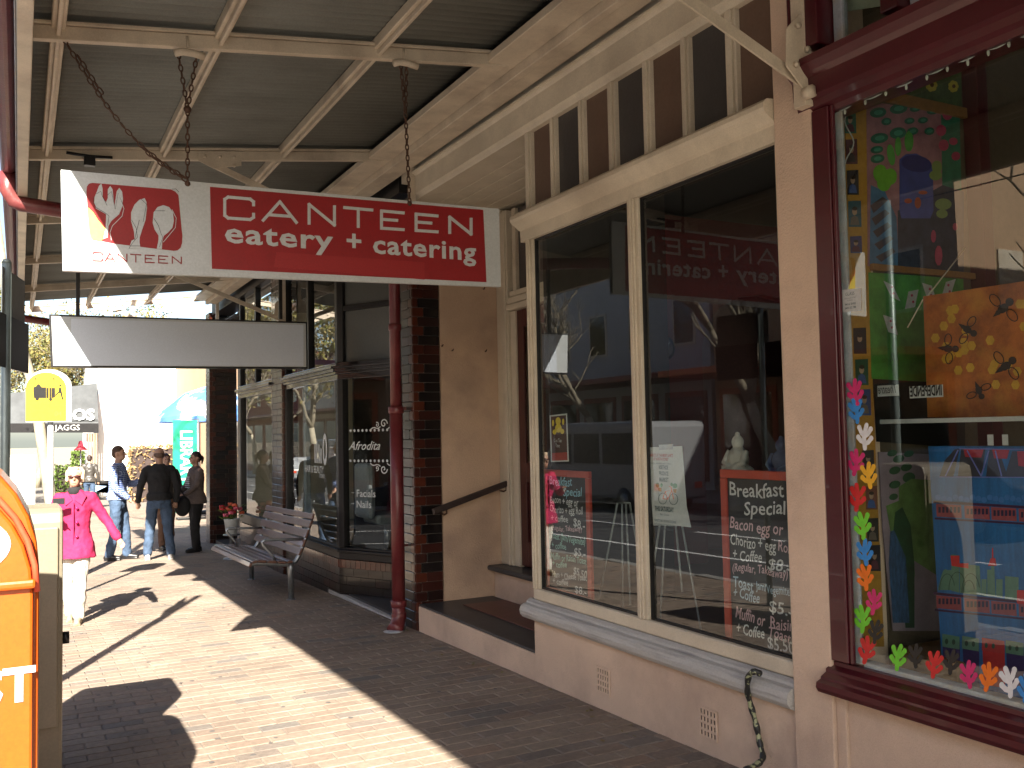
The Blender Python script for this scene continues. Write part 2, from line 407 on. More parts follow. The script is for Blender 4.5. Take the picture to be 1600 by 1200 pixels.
# pavers: running bond, long side across the pavement
PL, PW, PG = 0.232, 0.117, 0.004
cells = []
j = 0; y = 1.6
while y < 32:
    x = -0.82+(0 if j % 2 == 0 else -PL/2)
    xmax = 3.17 if y < 18.4 else 7.5
    while x < xmax:
        x0 = max(x, -0.82); x1 = min(x+PL, xmax)
        if x1-x0 > 0.03: cells.append((x0, x1, y, y+PW))
        x += PL
    y += PW; j += 1
def paver_verts(x0, x1, y0, y1, zc, rnd):
    g = PG/2; b = 0.005
    vs = []
    for (ins, dz) in ((g, -0.006), (g+b, 0.0)):
        for (xx, yy) in ((x0+ins, y0+ins), (x1-ins, y0+ins), (x1-ins, y1-ins), (x0+ins, y1-ins)):
            vs.append((xx, yy, zc(yy)+dz+rnd))
    return vs, [(4, 5, 6, 7), (0, 1, 5, 4), (1, 2, 6, 5), (2, 3, 7, 6), (3, 0, 4, 7)]
def cell_area(c):
    u, v, w_ = proj(((c[0]+c[1])/2, (c[2]+c[3])/2, gz(c[2])))
    if w_ < 1 or not (-20 < u < 1620 and -20 < v < 1225): return 0
    return 1/w_**3
full = [c for c in cells if c[1]-c[0] > PL-0.001]
full.sort(key=cell_area, reverse=True)
chosen = set(full[:300])
vs, fs = paver_verts(-PL/2, PL/2, -PW/2, PW/2, lambda t: 0, 0)
proto = None
for c in chosen:
    cx, cy = (c[0]+c[1])/2, (c[2]+c[3])/2
    if proto is None:
        proto = MB().add(vs, fs).build('brick', 'paver', pav, local=True); o = proto
    else:
        o = proto.copy(); COL.objects.link(o); o.parent = pav
    o.location = Vector((cx, cy, gz(cy)+random.uniform(-0.0012, 0.0012)))-pav.location
    o.rotation_euler = (math.atan(SLOPE)+random.uniform(-0.004, 0.004), random.uniform(-0.004, 0.004), random.uniform(-0.004, 0.004))
mb = MB()
for c in cells:
    if c in chosen: continue
    v_, f_ = paver_verts(*c, gz, random.uniform(-0.0012, 0.0012)); mb.add(v_, f_)
o = mb.build('brick_paving', 'paver', pav); o['kind'] = 'stuff'
# small scraps of litter and fallen leaves on the bricks
lf = MB()
rl = random.Random(5)
for i in range(60):
    x = 3.13-abs(rl.gauss(0, 0.12)); y = rl.uniform(4.2, 10.4)
    if y > 8.2: x = 3.19-abs(rl.gauss(0, 0.10))
    a = rl.random()*6.28; s_ = rl.uniform(0.006, 0.017); z = gz(y)+0.004
    lf.add([(x+s_*math.cos(a+q)*(1 if q % 2 else .6), y+s_*math.sin(a+q), z+(0.004 if q > 3 else 0)) for q in (0, 1.5, 3.1, 4.6)], [(0, 1, 2, 3)])
o = lf.build('fallen_leaves', 'leafy'); tag(o, 'scattered small dry leaves along the foot of the shop walls', 'leaves', kind='stuff')

gm = MB()
for i in range(90):
    x = rl.uniform(-0.3, 3.1); y = rl.uniform(4.8, 12); r_ = rl.uniform(0.008, 0.02); gm.slab([(x+r_*rl.uniform(.7, 1.1)*math.cos(q*.785), y+r_*rl.uniform(.7, 1.1)*math.sin(q*.785), gz(y)+0.0015) for q in range(8)], (0, 0, 1), 0.0012)
o = gm.build('gum_spots', plain('old_gum', (0.10, 0.09, 0.085), 0.8)); tag(o, 'dark flattened gum spots scattered over the brick pavement', 'stains', kind='stuff')

# ================================================================= AWNING
def zb(x): return 3.71+0.117*x          # underside of the cross beams
AW = empty('awning', (1.5, 8, 0), 'cream framed street awning with a grey corrugated iron roof over the brick pavement', 'awning')
sheet = MB(); NW = 10; P = 0.076; SEG = 6
vv = []
for i in range(NW*SEG+1):
    y = i*P/SEG; dz = 0.010*math.cos(2*math.pi*i/SEG)
    vv += [(-0.06, y, zb(-0.06)+0.135+dz), (2.98, y, zb(2.98)+0.135+dz)]
sheet.add(vv, [(2*i, 2*i+1, 2*i+3, 2*i+2) for i in range(NW*SEG)], True)
sh = sheet.build('roof_sheet', 'roof', AW, local=True)
md = sh.modifiers.new('sol', 'SOLIDIFY'); md.thickness = 0.0015
for k in range(34):
    o = sh if k == 0 else sh.copy()
    if k: COL.objects.link(o); o.parent = AW
    o.location = Vector((0, -8.6+0.74*k, 0.003*(k % 2)))-AW.location
BEAMS = [-6.35, -4.0, -1.7, 0.65, 3.0, 5.35, 7.7, 10.02, 12.32, 14.65, 17.0]
def beam(y):
    mb = MB()
    def q(x0, x1, dz0, dz1, w_):
        mb.add([(x0, y-w_, zb(x0)+dz0), (x1, y-w_, zb(x1)+dz0), (x1, y+w_, zb(x1)+dz0), (x0, y+w_, zb(x0)+dz0),
                (x0, y-w_, zb(x0)+dz1), (x1, y-w_, zb(x1)+dz1), (x1, y+w_, zb(x1)+dz1), (x0, y+w_, zb(x0)+dz1)],
               [(0,3,2,1),(4,5,6,7),(0,1,5,4),(1,2,6,5),(2,3,7,6),(3,0,4,7)])
    q(0.05, 2.96, 0.0, 0.075, 0.024); q(0.05, 2.955, 0.078, 0.098, 0.038)
    return mb.build('beam', 'cream_beam', AW, bevel=0.004)
for y in BEAMS: beam(y)
def purlin(x, y1=17.0, wide=0.034):
    mb = MB(); z = zb(x)
    mb.box(x-wide, x+wide, -8.6, y1, z+0.055, z+0.122); mb.box(x-wide*0.35, x+wide*0.35, -8.6, y1, z+0.018, z+0.052)
    return mb.build('purlin', 'cream_beam', AW, bevel=0.005)
for x in (0.17, 1.0, 1.95): purlin(x)
mb = MB()
mb.box(2.70, 2.90, -8.6, 17.0, 4.045, 4.10); mb.box(2.905, 2.965, -8.6, 17.0, 3.985, 4.14); mb.box(2.97, 3.10, -8.6, 17.0, 4.00, 4.06)
mb.build('wall_plate', 'cream_beam', AW, bevel=0.006)
bx('flashing', 'roof', AW, 2.97, 3.30, -8.6, 18.0, 4.20, 4.215, None)
bx('fascia_board', 'cream_beam', AW, -0.022, 0.045, -8.6, 17.05, 3.475, 3.80, 0.005)
bx('fascia_trim', 'bluewhite', AW, -0.032, -0.0245, -8.6, 17.05, 3.50, 3.80, 0.004)
mb = MB(); ga = []
for i in range(9):
    a = math.pi*i/8; ga.append((-0.085-0.052*math.cos(a), 3.69-0.052*math.sin(a)))
ga += [(-0.033, 3.75), (-0.0365, 3.75), (-0.038, 3.69)]
ga2 = [(-0.085+0.046*math.cos(math.pi*i/8), 3.69-0.046*math.sin(math.pi*i/8)) for i in range(9)]
mb.prism(ga+ga2[0:], -8.6, 17.1, 'y'); mb.build('gutter', 'maroon_pipe', AW)
# diagonal brackets, one at every second beam
def bar(mb, p, q, w_, h, up=(0, 1, 0)):
    p = Vector(p); q = Vector(q); t = (q-p).normalized(); a = Vector(up); b = t.cross(a).normalized()
    pts = []
    for c in (p, q):
        for (i, j) in ((-1, -1), (1, -1), (1, 1), (-1, 1)): pts.append(c+a*i*w_/2+b*j*h/2)
    return mb.add(pts, [(0,3,2,1),(4,5,6,7),(0,1,5,4),(1,2,6,5),(2,3,7,6),(3,0,4,7)])
def bracket(y):
    mb = MB(); bar(mb, (1.30, y, zb(1.30)+0.01), (3.10, y, 3.17), 0.012, 0.055); bar(mb, (1.30, y+0.018, zb(1.3)+0.03), (3.10, y+0.018, 3.192), 0.042, 0.010)
    b = mb.build('strut', 'cream_beam', AW, bevel=0.003)
    mb = MB(); mb.box(3.085, 3.135, y-0.035, y+0.035, 3.05, 4.02); mb.prism([(2.98, 3.21), (3.10, 3.10), (3.13, 3.12), (3.13, 3.44), (3.07, 3.46), (2.99, 3.38)], y-0.034, y-0.026, 'y')
    mb.build('wall_bracket', 'cream_beam', AW, bevel=0.003)
    mb = MB(); x0 = 1.26
    mb.prism([(x0, zb(x0)+0.07), (x0+0.34, zb(x0+.34)+0.07), (x0+0.34, zb(x0+.34)-0.05), (x0+0.12, zb(x0)-0.06), (x0, zb(x0)-0.01)], y-0.036, y-0.028, 'y')
    mb.build('gusset_plate', 'cream_beam', AW, bevel=0.002)
    mb = MB()
    for (bx_, bz) in ((x0+0.05, zb(x0)+0.03), (x0+0.17, zb(x0)+0.04), (x0+0.28, zb(x0)+0.05), (x0+0.28, zb(x0)-0.02), (3.05, 3.40), (3.10, 3.30), (3.03, 3.22), (3.10, 3.20)):
        MB().tube([(bx_, y-0.036, bz), (bx_, y-0.052, bz)], 0.014, 6).build('bolt', 'cream_beam', AW)
    MB().tube([(3.09, y-0.03, 3.10), (3.09, y-0.075, 3.10)], 0.030, 8).build('bolt', 'cream_beam', AW)
for y in (3.0, 7.7, 12.32, 17.0): bracket(y)
# black clamp hanging from the far beam and small junction box by the first purlin
o = MB().box(0.42, 0.50, 7.60, 7.66, 3.70, 3.765).build('junction_box', 'black', AW, bevel=0.004)
mb = MB(); mb.tube([(0.30, 7.63, 3.785), (0.46, 7.63, 3.775), (0.62, 7.63, 3.785)], 0.012, 6)
mb.build('cable_grip', 'black', AW)

# ================================================================= CAFE
CB = empty('cafe_building', (3.6, 5.5, 0.0), 'pink rendered cafe with cream framed shop windows and a recessed doorway, CANTEEN sign in front', 'cafe')
FX = 3.17
W0, W1 = 3.217, 5.72      # window bay along the street
# plinth under the windows
mb = MB(); mb.box(FX, 3.45, W0, 5.70, -0.45, 0.315); mb.build('plinth_wall', 'pink', CB)
# moulded sill: rounded nosing profile
prof = [(3.30, 0.318), (3.145, 0.318), (3.118, 0.330), (3.100, 0.352), (3.096, 0.378), (3.104, 0.402), (3.122, 0.418), (3.150, 0.424), (3.155, 0.436), (3.178, 0.452), (3.30, 0.455)]
mb = MB(); mb.prism(prof, W0+0.002, 5.78, 'y'); mb.build('sill', 'sill', CB)
mb = MB(); mb.box(3.165, 3.245, W0+0.002, 5.70, 0.457, 0.535); mb.build('bottom_rail', 'cream', CB, bevel=0.012)
# uprights
def upright(y0, y1, z0=0.535, z1=2.97, name='window_frame'):
    mb = MB(); mb.box(3.172, 3.226, y0, y1, z0, z1); mb.box(3.158, 3.1715, y0+(y1-y0)*.25, y1-(y1-y0)*.25, z0, z1); mb.box(3.150, 3.1575, y0+(y1-y0)*.4, y1-(y1-y0)*.4, z0, z1)
    return mb.build(name, 'cream', CB, bevel=0.004)
upright(5.625, 5.72); upright(4.37, 4.475, name='mullion'); upright(3.218, 3.240)
# glass beads (dark reveal line) and panes
mb = MB()
for (a, b) in ((3.240, 4.37), (4.475, 5.625)):
    mb.box(3.192, 3.224, a, a+0.008, 0.535, 2.97); mb.box(3.192, 3.224, b-0.006, b, 0.535, 2.97); mb.box(3.192, 3.224, a+0.008, b-0.006, 0.535, 0.545); mb.box(3.192, 3.224, a+0.008, b-0.006, 2.960, 2.97)
mb.build('glazing_bead', 'black', CB)
for (a, b) in ((3.240, 4.37), (4.475, 5.625)):
    bx('window_pane', 'glass', CB, 3.205, 3.209, a, b, 0.54, 2.965, None)
# head mould + cornice over the windows
mb = MB(); mb.prism([(3.25, 2.97), (3.162, 2.97), (3.158, 3.05), (3.14, 3.06), (3.12, 3.075), (3.085, 3.10), (3.075, 3.12), (3.078, 3.145), (3.10, 3.165), (3.25, 3.18)], W0+0.002, 5.77, 'y')
mb.build('cornice', 'cream', CB)
# transom row
TR = [(5.62, 5.70), (5.285, 5.35), (4.93, 4.99), (4.575, 4.65), (4.22, 4.29), (3.87, 3.94), (3.50, 3.58), (3.218, 3.245)]
for (a, b) in TR:
    mb = MB(); mb.box(3.175, 3.25, a, b, 3.182, 3.735); mb.box(3.160, 3.1745, a+0.018, b-0.018, 3.182, 3.735); mb.build('glazing_bar', 'cream', CB, bevel=0.004)
for i in range(len(TR)-1):
    o = bx('transom_pane', 'obscure_brown' if i % 2 == 0 else 'obscure_dark', CB, 3.205, 3.212, TR[i+1][1], TR[i][0], 3.185, 3.735, None)
mb = MB(); mb.prism([(3.25, 3.735), (3.165, 3.735), (3.15, 3.76), (3.13, 3.775), (3.13, 3.93), (3.115, 3.95), (3.10, 3.955), (3.10, 3.97), (3.25, 3.97)], W0+0.002, 7.84, 'y')
mb.build('head_trim', 'cream', CB)
mb = MB(); mb.box(3.17, 3.30, W0+0.002, 8.10, 3.972, 4.35); mb.build('frieze', 'cream', CB)
# upper storey above the awning
mb = MB(); mb.box(3.302, 3.7, 2.98, 8.1, 3.975, 8.5); mb.build('upper_wall', 'pink', CB)
# recessed doorway: step, porch floor, side walls, soffit
mb = MB(); mb.box(3.172, 3.92, 5.702, 7.84, -0.4, 0.075); mb.build('front_step', 'pink', CB, bevel=0.01)
mb = MB(); mb.box(3.18, 3.92, 5.702, 7.838, 0.077, 0.095); mb.build('porch_floor', 'tile', CB, bevel=0.004)
mb = MB(); mb.box(3.48, 3.90, 5.95, 7.55, 0.0965, 0.104); mb.build('porch_mat_tiles', 'redtile', CB, bevel=0.003)
mb = MB(); mb.box(3.94, 4.6, 5.702, 7.838, -0.4, 0.335); mb.build('door_step', 'pink', CB, bevel=0.008)
mb = MB(); mb.box(3.86, 4.6, 5.702, 7.838, 0.337, 0.385); mb.build('door_step_nosing', 'tile', CB, bevel=0.02)
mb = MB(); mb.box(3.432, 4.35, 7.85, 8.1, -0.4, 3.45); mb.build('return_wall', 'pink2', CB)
mb = MB()
for i, (z0, z1, yy) in enumerate([(3.452, 3.56, 7.835), (3.562, 3.70, 7.82), (3.702, 3.80, 7.80)]): mb.box(3.25, 4.35, yy, 7.99, z0, z1)
mb.build('wall_moulding', 'cream', CB, bevel=0.006)
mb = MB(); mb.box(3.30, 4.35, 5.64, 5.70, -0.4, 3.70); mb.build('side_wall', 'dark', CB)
for i in range(7):
    a = 3.252+i*0.157
    bx('soffit_board', 'cream', CB, a, a+0.150, 5.70, 7.80, 3.742+0.001*(i % 2), 3.765, 0.006)
# door and its frame in the plane X=4.08
mb = MB(); mb.box(4.02, 4.14, 7.62, 7.69, 0.387, 3.70); mb.box(4.005, 4.02, 7.64, 7.67, 0.387, 3.70); mb.box(4.02, 4.14, 7.695, 7.845, 0.387, 3.70); mb.box(4.045, 4.14, 7.52, 7.615, 0.387, 2.74); mb.box(4.02, 4.14, 6.30, 6.40, 0.387, 3.70)
mb.build('door_frame', 'cream', CB, bevel=0.006)
mb = MB(); mb.box(4.0, 4.14, 6.402, 7.618, 2.745, 2.80); mb.box(4.02, 4.14, 6.402, 7.618, 2.805, 2.87); mb.box(4.04, 4.14, 6.402, 7.618, 2.875, 2.93)
mb.build('door_head', 'cream', CB, bevel=0.008)
bx('fanlight_pane', 'obscure_dark', CB, 4.09, 4.10, 6.402, 7.618, 2.932, 3.70, None)
mb = MB(); mb.box(4.05, 4.09, 7.50, 7.565, 2.932, 3.70); mb.build('fanlight_bar', 'cream', CB, bevel=0.004)
D = MB(); D.box(4.085, 4.13, 6.402, 7.518, 0.39, 2.742)
dr = D.build('door', 'doorwood', CB, bevel=0.003)
mb = MB()
for (a, b, c, d) in ((6.402, 6.52, 0.40, 2.74), (7.40, 7.518, 0.40, 2.74), (6.52, 7.40, 0.40, 0.62), (6.52, 7.40, 1.16, 1.34), (6.52, 7.40, 2.58, 2.74), (6.90, 7.02, 0.62, 1.16)):
    mb.box(4.062, 4.0845, a+.001, b-.001, c+.001, d-.001)
mb.build('stile', 'doorwood', dr, bevel=0.004)
bx('door_glass', 'darkglass', dr, 4.072, 4.078, 6.53, 7.39, 1.35, 2.57, None)
# air bricks
def vent(y, z, s_=0.13, xf=FX, par=CB):
    v = bx('air_vent', 'black', par, xf-0.0025, xf+0.01, y-s_/2, y+s_/2, z-s_*0.55, z+s_*0.55, None)
    mb = MB(); n = 5
    for i in range(n+1):
        t = y-s_/2+s_*i/n; mb.box(xf-0.011, xf-0.003, t-0.006, t+0.006, z-s_*0.56, z+s_*0.56)
    for i in range(5):
        t = z-s_*0.56+s_*1.12*i/4; mb.box(xf-0.012, xf-0.0035, y-s_/2-0.005, y+s_/2+0.005, t-0.006, t+0.006)
    mb.build('grille', 'pink', v, bevel=0.002)
vent(4.84, 0.09); vent(3.86, 0.09)
vent(6.5, 0.235, 0.14, 3.94)
# little screw holes and hooks in the pink wall
mb = MB()
for (px, py) in ((706, 548), (758, 549), (690, 541), (755, 452)):
    p = on_y(px, py, 7.848); MB().tube([p, p+Vector((0, -0.02, 0)), p+Vector((0.004, -0.028, 0.015))], 0.006, 6).build('wall_hook', 'chain', CB)
# interior room behind the windows
mb = MB(); mb.box(3.30, 8.5, 3.09, 5.639, 0.25, 0.33); mb.box(4.361, 8.5, 5.701, 7.849, 0.25, 0.33); mb.build('shop_floor', plain('shop_floor', (0.10, 0.07, 0.05), 0.5), CB)
mb = MB(); mb.box(8.5, 8.6, 3.1, 7.84, 0.33, 3.7); mb.build('back_wall', plain('shop_back_wall', (0.16, 0.12, 0.10), 0.8), CB)
mb = MB(); mb.box(4.36, 8.5, 7.85, 8.0, 0.33, 3.7); mb.build('end_wall', plain('shop_end_wall', (0.11, 0.05, 0.045), 0.8), CB)
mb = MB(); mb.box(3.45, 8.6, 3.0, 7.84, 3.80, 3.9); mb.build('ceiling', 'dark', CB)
# arched maroon partition seen through the left pane
arc = [(4.37, 0.34), (4.37, 3.65), (8.4, 3.65), (8.4, 0.34), (7.4, 0.34), (7.4, 2.4)]
for i in range(9):
    a = math.pi*i/8; arc.append((6.6+0.8*math.cos(a), 2.4+0.55*math.sin(a)))
arc += [(5.8, 0.34)]
mb = MB(); mb.prism(arc, 7.0, 7.12, 'y'); mb.build('arched_partition', plain('dark_red_partition', (0.10, 0.015, 0.015), 0.6), CB)

# ================================================================= RENDERED PILASTER between the shops
PI_ = empty('rendered_pilaster', (3.25, 3.12, 0), 'pink rendered pilaster between the cafe windows and the maroon framed window', 'pilaster')
mb = MB(); mb.box(3.135, 3.50, 2.985, 3.215, -0.4, 4.4); mb.build('shaft', 'pink', PI_, bevel=0.006)
mb = MB(); mb.box(3.155, 3.4, 2.93, 2.9845, -0.4, 0.49); mb.build('edge_return', 'pink', PI_, bevel=0.004)

# ================================================================= GALLERY SHOP (maroon window)
GB = empty('gallery_shop', (3.6, 1.0, 0), 'shop with maroon window frame and pink rendered stall wall, paintings in the window', 'shop')
mb = MB(); mb.box(3.172, 3.45, -2.0, 2.929, -0.4, 0.455); mb.box(3.172, 3.45, -9.0, -2.002, -0.4, 4.4); mb.build('stall_wall', 'pink', GB)
prof = [(3.28, 0.457), (3.10, 0.457), (3.068, 0.470), (3.055, 0.490), (3.06, 0.512), (3.085, 0.522), (3.088, 0.532), (3.118, 0.548), (3.120, 0.562), (3.15, 0.575), (3.152, 0.592), (3.28, 0.597)]
mb = MB(); mb.prism(prof, -2.0, 3.00, 'y'); mb.build('sill', 'maroon', GB)
mb = MB(); mb.box(3.135, 3.176, 2.89, 2.9835, 0.598, 3.03); mb.box(3.178, 3.26, 2.94, 2.9835, 0.598, 3.03); mb.box(3.145, 3.168, 2.872, 2.888, 0.598, 3.03); mb.build('window_frame', 'maroon', GB, bevel=0.006)
prof = [(3.28, 3.005), (3.16, 3.005), (3.155, 3.03), (3.135, 3.045), (3.13, 3.075), (3.11, 3.09), (3.105, 3.17), (3.085, 3.19), (3.06, 3.22), (3.055, 3.25), (3.10, 3.27), (3.15, 3.30), (3.28, 3.31)]
mb = MB(); mb.prism(prof, -2.0, 3.06, 'y'); mb.build('head_moulding', 'maroon', GB)
mb = MB(); mb.box(3.10, 3.27, 2.90, 3.075, 3.312, 4.4); mb.build('corner_post', 'maroon', GB, bevel=0.006)
bx('transom_mullion', 'maroon', GB, 3.13, 3.26, 2.50, 2.585, 3.312, 4.4, 0.006); bx('transom_mullion', 'maroon', GB, 3.13, 3.26, 1.5, 1.585, 3.312, 4.4, 0.006)
bx('transom_frame', 'bluewhite', GB, 3.20, 3.24, 2.845, 2.895, 3.312, 4.4, 0.004)
bx('transom_frame', 'bluewhite', GB, 3.20, 3.24, 2.455, 2.495, 3.312, 4.4, 0.004)
bx('transom_pane', 'glass', GB, 3.215, 3.219, 2.585, 2.845, 3.312, 4.4, None)
bx('transom_pane', 'glass', GB, 3.215, 3.219, 1.585, 2.455, 3.312, 4.4, None)
bx('window_pane', 'glass', GB, 3.170, 3.174, -2.0, 2.889, 0.597, 3.02, None)
bx('inner_frame', 'bluewhite', GB, 3.178, 3.190, 2.848, 2.938, 0.60, 3.0, 0.003)
bx('inner_sill', 'bluewhite', GB, 3.178, 3.24, -2.0, 2.845, 0.575, 0.612, 0.006)
mb = MB(); mb.box(3.302, 3.7, -9.0, 2.98, 4.402, 8.5); mb.build('upper_wall', 'pink', GB)
mb = MB(); mb.box(3.28, 7.5, -2.0, 2.88, 0.40, 0.50); mb.build('shop_floor', plain('gallery_floor', (0.05, 0.04, 0.035), 0.6), GB)
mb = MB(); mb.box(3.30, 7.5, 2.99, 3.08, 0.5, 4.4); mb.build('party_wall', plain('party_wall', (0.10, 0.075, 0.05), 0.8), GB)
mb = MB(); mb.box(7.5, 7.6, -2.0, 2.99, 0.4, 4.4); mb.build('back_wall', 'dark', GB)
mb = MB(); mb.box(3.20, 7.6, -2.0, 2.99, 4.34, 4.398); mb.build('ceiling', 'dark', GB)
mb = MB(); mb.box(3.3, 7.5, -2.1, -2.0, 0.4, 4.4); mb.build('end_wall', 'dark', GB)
# maroon inner post ending the painted partition
bx('inner_post', 'maroon', GB, 4.19, 4.27, 2.90, 2.985, 0.5, 4.4, 0.004)

# ================================================================= BRICK PILASTERS of glazed brick
def pilaster(name, label, x0, x1, y0, y1, z0, z1, h=0.086, corner=0.06):
    """core + bricks on the street face (-X) and on the face looking down the street (-Y)"""
    root = empty(name, ((x0+x1)/2, (y0+y1)/2, z0), label, 'pilaster', 'glazed brick pilasters along the shopfronts')
    MB().box(x0+0.02, x1, y0+0.02, y1, z0-0.3, z1).build('core', 'mortar', root)
    z = z0; i = 0; g = 0.0022; cm = {}
    def piece(key, boxdims, mat, z):
        if key not in cm:
            a, b, c, d = boxdims
            mb = MB()
            bm = bmesh.new(); bmesh.ops.create_cube(bm, size=1)
            for v in bm.verts: v.co = Vector((v.co.x*(b-a), v.co.y*(d-c), (v.co.z+.5)*(h-2*g)))
            bmesh.ops.bevel(bm, geom=bm.edges[:], offset=0.003 if mat == 'brick' else 0.007, segments=1 if mat == 'brick' else 2, affect='EDGES')
            bm.verts.index_update(); mb.add([v.co[:] for v in bm.verts], [tuple(v.index for v in f.verts) for f in bm.faces]); bm.free()
            cm[key] = mb.build('brick', mat, root, local=True); o = cm[key]
        else:
            o = cm[key].copy(); COL.objects.link(o); o.parent = root
        a, b, c, d = boxdims
        o.location = Vector(((a+b)/2+random.uniform(-.0008, .0008), (c+d)/2+random.uniform(-.0008, .0008), z+g))-root.location
    while z < z1:
        odd = i % 2
        cw, cd = (0.115, 0.055) if odd else (0.06, 0.11)
        piece(('c', odd), (x0, x0+cw-g, y0, y0+cd-g), 'cornerbrick' if True else 'brick', z)
        # -Y face
        x = x0+cw+g
        while x < x1-0.02:
            x2 = min(x+0.22, x1)
            piece(('y', round(x2-x, 3), odd), (x, x2-g, y0+0.003, y0+0.05), 'brick', z); x = x2+g
        y = y0+cd+g
        while y < y1-0.02:
            y2 = min(y+0.22, y1)
            piece(('x', round(y2-y, 3), odd), (x0+0.003, x0+0.05, y, y2-g), 'brick', z); y = y2+g
        z += h; i += 1
    return root
pilaster('brick_pilaster', 'dark glazed brick pilaster with an orange glazed corner, behind the maroon downpipe', 3.155, 3.425, 7.85, 8.13, -0.15, 3.75)
pilaster('brick_pilaster', 'dark glazed brick pilaster behind the bench, between the two salon windows', 3.14, 3.36, 12.55, 13.15, -0.24, 3.9)
pilaster('brick_pilaster', 'dark red brick pilaster at the far end of the awning beside the cardigan woman', 3.12, 3.62, 17.85, 18.25, -0.34, 3.9)
# ================================================================= SALON
SB = empty('salon', (3.8, 10.3, -0.2), 'black framed hair and beauty salon with a canted corner window over a tiled stall riser', 'salon')
# canted bay: A far end at the pilaster, B the corner, C the inner end by the door
A = Vector((3.175, 12.54)); B = Vector((3.175, 10.17)); Cc = Vector((3.95, 8.62))
def seg_frame(p, q):
    t = (q-p).normalized(); n = Vector((t.y, -t.x))          # n points to the street side for p->q running towards the camera
    if n.x > 0: n = -n
    return t, n
def wallbox(mb, p, q, d0, d1, z0, z1, s0=0.0, s1=None):
    """box along p->q, depths d0..d1 measured inwards from the line"""
    t, n = seg_frame(p, q); L = (q-p).length; s1 = L if s1 is None else s1
    c = [p+t*s0-n*d0, p+t*s1-n*d0, p+t*s1-n*d1, p+t*s0-n*d1]
    mb.add([(v.x, v.y, z0) for v in c]+[(v.x, v.y, z1) for v in c], [(0,3,2,1),(4,5,6,7),(0,1,5,4),(1,2,6,5),(2,3,7,6),(3,0,4,7)])
    return mb
LB = (Cc-B).length; LA = (B-A).length
def salon_parts(p, q, L, panes_up, name_sfx):
    mb = MB()
    wallbox(mb, p, q, 0.0, 0.12, 0.24, 0.34, 0.0, L); wallbox(mb, p, q, -0.02, 0.0, 0.315, 0.345, 0.0, L); wallbox(mb, p, q, 0.01, 0.1, 0.345, 0.37, 0.0, L)
    mb.build('sill', 'black', SB, bevel=0.006)
    for a, b in ((0, 0.08), (L-0.09, L)):
        wallbox(MB(), p, q, 0.0, 0.09, 0.371, 2.25, a, b).build('window_frame', 'black', SB, bevel=0.006)
    mb = MB()
    for (d, z0, z1) in ((0.0, 2.251, 2.31), (-0.025, 2.311, 2.34), (-0.05, 2.341, 2.375), (-0.075, 2.376, 2.40), (-0.02, 2.401, 2.44)): wallbox(mb, p, q, d, 0.09, z0, z1, 0, L)
    mb.build('cornice', paint('glossy_black_trim', (0.03, 0.026, 0.028), 0.15, 0.2, 5, 0.05, 30, coat=0.6), SB, bevel=0.004)
    mb = MB(); wallbox(mb, p, q, 0.045, 0.050, 0.372, 2.25, 0.082, L-0.092); mb.build('window_pane', 'glass', SB)
    mb = MB(); e = 0
    for s in panes_up: wallbox(mb, p, q, 0.0, 0.08, 2.442, 3.90, s-0.045, s+0.045)
    if name_sfx: wallbox(mb, p, q, 0.005, 0.075, 3.02, 3.08, panes_up[0]+.046, panes_up[-1]-.046)
    mb.build('transom_bar', 'black', SB, bevel=0.005)
    for a, b in zip(panes_up[:-1], panes_up[1:]):
        z = 3.08 if name_sfx else 2.444
        mb = MB(); wallbox(mb, p, q, 0.04, 0.046, 2.444, 3.018 if name_sfx else 3.9, a+0.047, b-0.047); mb.build('transom_pane', paint('frosted_dark', (0.10, 0.105, 0.10), 0.35, 0.1, 3, 0.1, 20) if name_sfx else 'glass', SB)
        if name_sfx:
            mb = MB(); wallbox(mb, p, q, 0.04, 0.046, 3.082, 3.9, a+0.047, b-0.047); mb.build('transom_pane', paint('frosted_dark', (0.10, 0.105, 0.10), 0.35), SB)
salon_parts(A, B, LA, [0.045, 1.15, LA-0.047], False)
salon_parts(B, Cc, LB, [0.047, LB-0.05], True)
# tiled stall riser: courses of dark glazed bricks, an orange course on top
rs = MB(); wallbox(rs, A, B, 0.03, 0.14, -0.5, 0.238, 0, LA); wallbox(rs, B, Cc, 0.03, 0.14, -0.5, 0.238, 0, LB); rs.build('riser_core', 'mortar', SB)
for (p, q, L) in ((A, B, LA), (B, Cc, LB)):
    for c in range(5):
        z0 = -0.225+c*0.093; s = 0.0 if c % 2 else -0.11
        step = 0.22 if c < 4 else 0.075
        while s < L-0.01:
            a = max(s, 0.0)+0.002; b = min(s+step, L)-0.002
            if b-a > 0.02:
                mb = MB(); wallbox(mb, p, q, 0.002 if c < 4 else -0.012, 0.029, z0+0.002, z0+0.090, a, b); mb.build('brick', 'brick' if c < 4 else 'cornerbrick', SB, bevel=None)
            s += step
